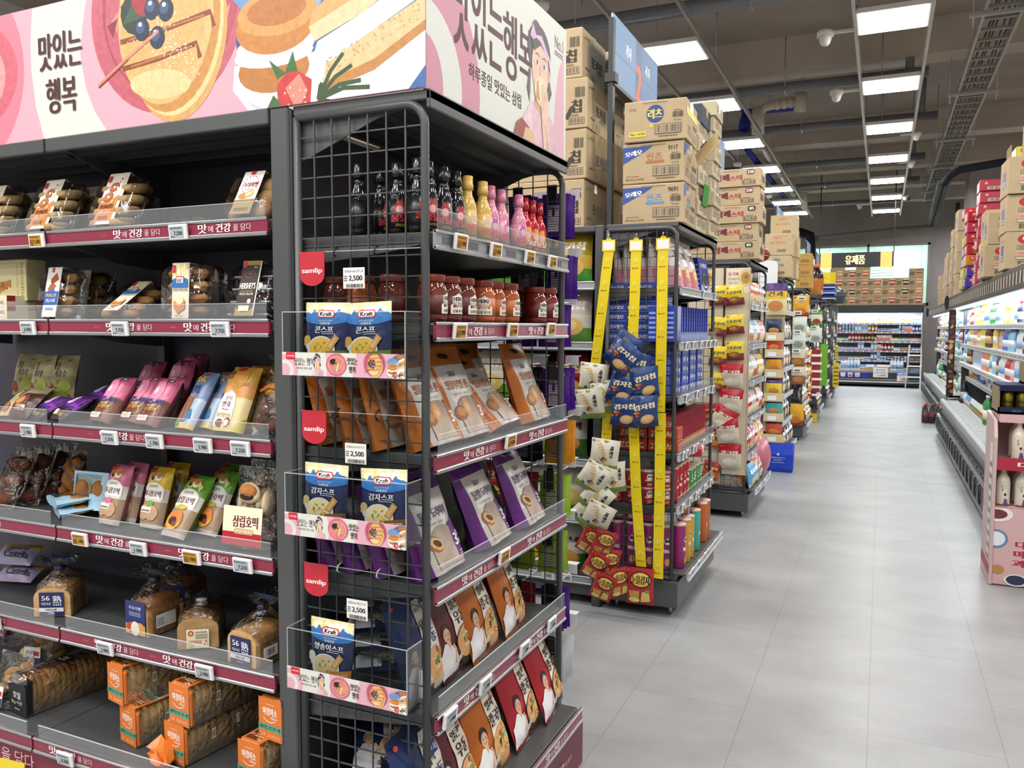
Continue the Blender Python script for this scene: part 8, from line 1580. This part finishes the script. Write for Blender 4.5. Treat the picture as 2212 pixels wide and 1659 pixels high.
for i, (y, n) in enumerate(((12.75, 4), (14.7, 4), (15.2, 4), (15.8, 3), (16.2, 3), (17.2, 3), (18.2, 2))):
    for j in range(n): spawn('ram', TR((1.08 if i == 0 else 1.19)+.03*(i % 2), y, 2.021+j*.29, .03*(j % 2)), f'tan ramen carton on the farther fridge, {nth(j)} from the bottom of the {nth(i)} stack', 'tan ramen cartons on the farther fridge')
# bottle pack on the floor
q = az(2018, 914, 0); b = MB(); k = 0
e = empty('cola_pack', 'shrink wrapped pack of dark cola bottles on the floor by the refrigerators', 'drink pack', TR(.80, 15.0, .001))
for i in range(3):
    for j in range(2):
        b = MB(); b.lathe([(.045, 0), (.05, .01), (.05, .1), (.0505, .1, mat('#b02a30', 'gloss')), (.0505, .16), (.05, .16, mat('#241a1a', 'gloss', .1)), (.04, .22), (.018, .27), (.018, .285), (.022, .285, mat('#b02a30', 'gloss')), (.022, .31), (0, .312)], mat('#241a1a', 'gloss', .1), 12, TR(-.1+i*.1, j*.1, 0)); put('bottle', b, e)
b = MB(); loft(b, [rrect(.31, .21, .04, .002, cy=.05), rrect(.315, .215, .05, .15, cy=.05), rrect(.29, .19, .05, .28, cy=.05)], FILM, False); put('shrink_film', b, e)

b = MB(); b.prism([(x, z) for x, _, z in [(p[0], 0, p[1]) for p in rrect(.2, .28, .05, 0)]], 0, .004, mat('#e3e6ea', 'paint')); p = ay(1657, 590, EY[3]-.1); tag(put('blank_card', b, None, TR(p.x, EY[3]-.02, p.z)), 'blank white rounded card sticking out above the beige pocket board', 'card')
b = MB(); b.box(-.09, .09, 0, .006, -.07, .07, mat('#9c1f26', 'paint')); a = Art(.18, .14); a.lines(10, 16, 80, 70, 3, '#e6d9d0'); b.plate(a, (-.09, 0, -.07), (1, 0, 0), (0, 0, 1)); p = ay(1711, 664, EY[4]-.12); tag(put('offer_card', b, None, TR(p.x, EY[4]-.02, p.z)), 'small dark red offer card beside the top yellow packet', 'card')
b = MB(); b.box(-.05, .05, -.004, 0, 0, .1, mat('#dcc32c', 'gloss')); p = ay(16, 1652, 1.52); tag(put('yellow_card', b, None, TR(p.x, 1.52, p.z-.095, .1, -.2)), 'bright yellow card poking up at the lower left photo corner', 'card')
# ================================================================ pink bottle display with beer on top
PKC = '#c9a3a3'; PM = mat('#cfaaaa', 'paint'); PX0, PX1, PY = .655, 1.35, 5.62
e = empty('bottle_display', 'pink cardboard floor display of rice wine bottles at the right edge', 'display stand')
a = Art(PX1-PX0, .47); a.t('디저트로', 33, 54, 9, '#b02438', w=32, b=2); a.t('마시는', 30, 42, 9, '#b02438', w=28, b=2); a.t('과일', 25, 30, 9, '#b02438', w=20, b=2); a.t('insolite', 34, 88, 3, '#4a3034', w=18); a.t('Alok no goum', 36, 82, 3, '#4a3034', w=28); a.t('Liquor menu', 37, 76, 3, '#4a3034', w=24)
a.e(2, 92, 12, 14*.7, '#e6e2de', 20); a.e(2, 92, 8, 9*.7, '#6b2f30', 14); a.e(2, 60, 9, 12, '#5f82a8', 20); a.e(2, 60, 7, 9.4, '#dfe3ea', 16); a.e(18, 8, 9, 8, '#e3e0dc', 18); a.e(18, 8, 7.4, 6.4, '#2a3050', 16); a.ln([(30, 32), (60, 8)], 3, '#9a8f90'); a.e(4, 20, 5, 6, '#b5854a', 14); a.clip()
b = MB(); b.box(PX0, PX1, PY, PY+.02, .005, .475, PM, .004); b.plate(a, (PX0, PY, .005), (1, 0, 0), (0, 0, 1)); b.box(PX0, PX1, PY+.02, PY+.4, .005, .03, PM); put('front_panel', b, e)
b = MB(); b.prism([(PY-.01, .005), (PY+.42, .005), (PY+.42, 1.03), (PY+.05, 1.0), (PY-.005, .9)], PX0-.018, PX0, mat('#c4a9a6', 'paint'), 'x'); sa = Art(.42, .8); sa.r(60, 0, 30, 100, '#d9d6d6'); sa.r(0, 0, 100, 8, '#a8404c'); sa.lines(62, 10, 26, 80, 9, '#8a8486'); b.plate(sa, (PX0-.018, PY+.41, .06), (0, -1, 0), (0, 0, 1)); put('side_panel', b, e)
b = MB(); b.box(PX0, PX1, PY+.40, PY+.42, .03, 1.02, PM, .004); a = Art(PX1-PX0, .25); a.t('썸처럼 달달', 36, 86, 16, '#b02438', w=52, b=1.5); b.plate(a, (PX0, PY+.40, .77), (1, 0, 0), (0, 0, 1)); put('back_panel', b, e)
for z in (.475, .76): b = MB(); b.box(PX0, PX1, PY+.005, PY+.4, z-.012, z, mat('#d5b4b0', 'paint')); put('shelf', b, e)
a = Art(PX1-PX0, .075); a.r(0, 0, 100, 100, '#a8203a'); a.t('디저트로 마시는', 50, 50, 46, '#f2e6e6', w=68, b=2)
b = MB(); b.box(PX0, PX1, PY-.004, PY+.004, .705, .78, mat('#a8203a', 'paint')); b.plate(a, (PX0, PY-.004, .705), (1, 0, 0), (0, 0, 1)); put('title_strip', b, e)
bd = MB(); bd.lathe([(.034, 0), (.038, .008), (.0385, .14), (.034, .17), (.018, .195), (.0135, .21), (.0135, .222)], mat('#ddd6c4', 'gloss', .2), 20); cp = MB(); cp.lathe([(.017, .218), (.017, .245), (.015, .248), (0, .248)], mat('#e6e3e3', 'gloss'), 16)
a = Art(.075, .15); a.t('순', 40, 78, 12, '#2a2226', w=14); a.t('희', 40, 64, 12, '#2a2226', w=14); a.e(60, 46, 9, 6, '#2a1d1c', 14); a.p([(44, 10), (52, 38), (72, 38), (80, 10)], '#d9d0cc'); a.p([(46, 6), (54, 30), (72, 28), (84, 6)], '#3a5a7a'); a.p([(52, 28), (72, 30), (70, 22), (54, 20)], '#a8304a'); a.r(0, 0, 100, 6, '#8f2a38')
rr = random.Random(3)
for k in range(9): a.e(rr.uniform(10, 90), rr.uniform(50, 95), 2.2, 1, '#8a7a6a', 6, rr.random()*3)
a.q = 8
def F(u, v):
    an = -PI/2+(u-.5)*1.95; r = .0388; return Vector((r*math.cos(an), r*math.sin(an), .004+v*.15)), Vector((math.cos(an), math.sin(an), 0))
lb = MB(); lb.art(a, F, .0002, .00005); proto('rice', 'rice_wine_bottle', 'bottle', ('bottle_body', bd), ('bottle_cap', cp), ('printed_label', lb))
for k, z in enumerate((.78-.02, .475)):
    for r_ in range(2):
        for j in range(6): spawn('rice', TR(PX0+.05+(.07 if k == 0 else 0)+j*.098, PY+.09+r_*.12, z+.001), f'white rice wine bottle on the {("upper", "lower")[k]} pink shelf, {("front", "rear")[r_]} row, {nth(j)} from the left', 'rice wine bottles on the pink display')
# beer trays
bd = MB(); G = mat('#8a7f2c', 'metal', .35); bd.lathe([(.028, 0), (.0325, .006), (.0325, .108), (.027, .12), (.026, .123), (0, .121)], G, 20); a = Art(.06, .1); a.t('Kloud', 50, 52, 22, '#14120c', w=92, b=1.5); a.e(50, 80, 14, 7, '#b5a64a', 14); a.e(50, 80, 8, 4, '#5d5420', 12); a.lines(30, 12, 40, 20, 3, '#4a4318'); a.q = 8
def F2(u, v):
    an = -PI/2+(u-.5)*1.9; r = .0328; return Vector((r*math.cos(an), r*math.sin(an), .008+v*.1)), Vector((math.cos(an), math.sin(an), 0))
bd.art(a, F2, .0002, .00005); proto('beer', 'beer_can', 'beer', ('can', bd))
NV = mat('#1f2547', 'card')
for t, (x0, z, n) in enumerate(((.655, 1.04, 5), (.80, 1.215, 4))):
    b = MB(); w_ = .62; b.box(x0, x0+w_, 5.68, 6.0, z, z+.012, NV); b.box(x0, x0+w_, 5.68, 5.69, z, z+.04, NV); b.box(x0, x0+.008, 5.68, 6.0, z, z+(.16 if t == 0 else .13), mat('#8a7d62', 'card')); b.box(x0, x0+w_, 5.99, 6.0, z, z+.12, NV); a = Art(.62, .028); a.t('BEER', 16, 50, 50, '#5a6190', w=8); b.plate(a, (x0, 5.68, z+.004), (1, 0, 0), (0, 0, 1))
    tag(put('beer_tray', b), f'navy cardboard beer tray on the pink display, {("lower", "upper")[t]} one', 'tray', 'navy beer trays')
    for r_ in range(2):
        for j in range(n): spawn('beer', TR(x0+.055+j*.074, 5.735+r_*.075, z+.013, .1*(j % 2)), f'gold beer can in the {("lower", "upper")[t]} navy tray, {("front", "rear")[r_]} row, {nth(j)} from the left', 'gold beer cans')
b = MB(); b.box(.66, 1.3, 5.66, 6.02, 1.18, 1.215, NV); tag(put('tray_lid', b), 'navy cardboard lid between the two beer trays', 'cardboard')
b = MB(); b.box(PX0+.01, PX1, PY+.03, PY+.4, .99, 1.038, PM); put('top_panel', b, e)
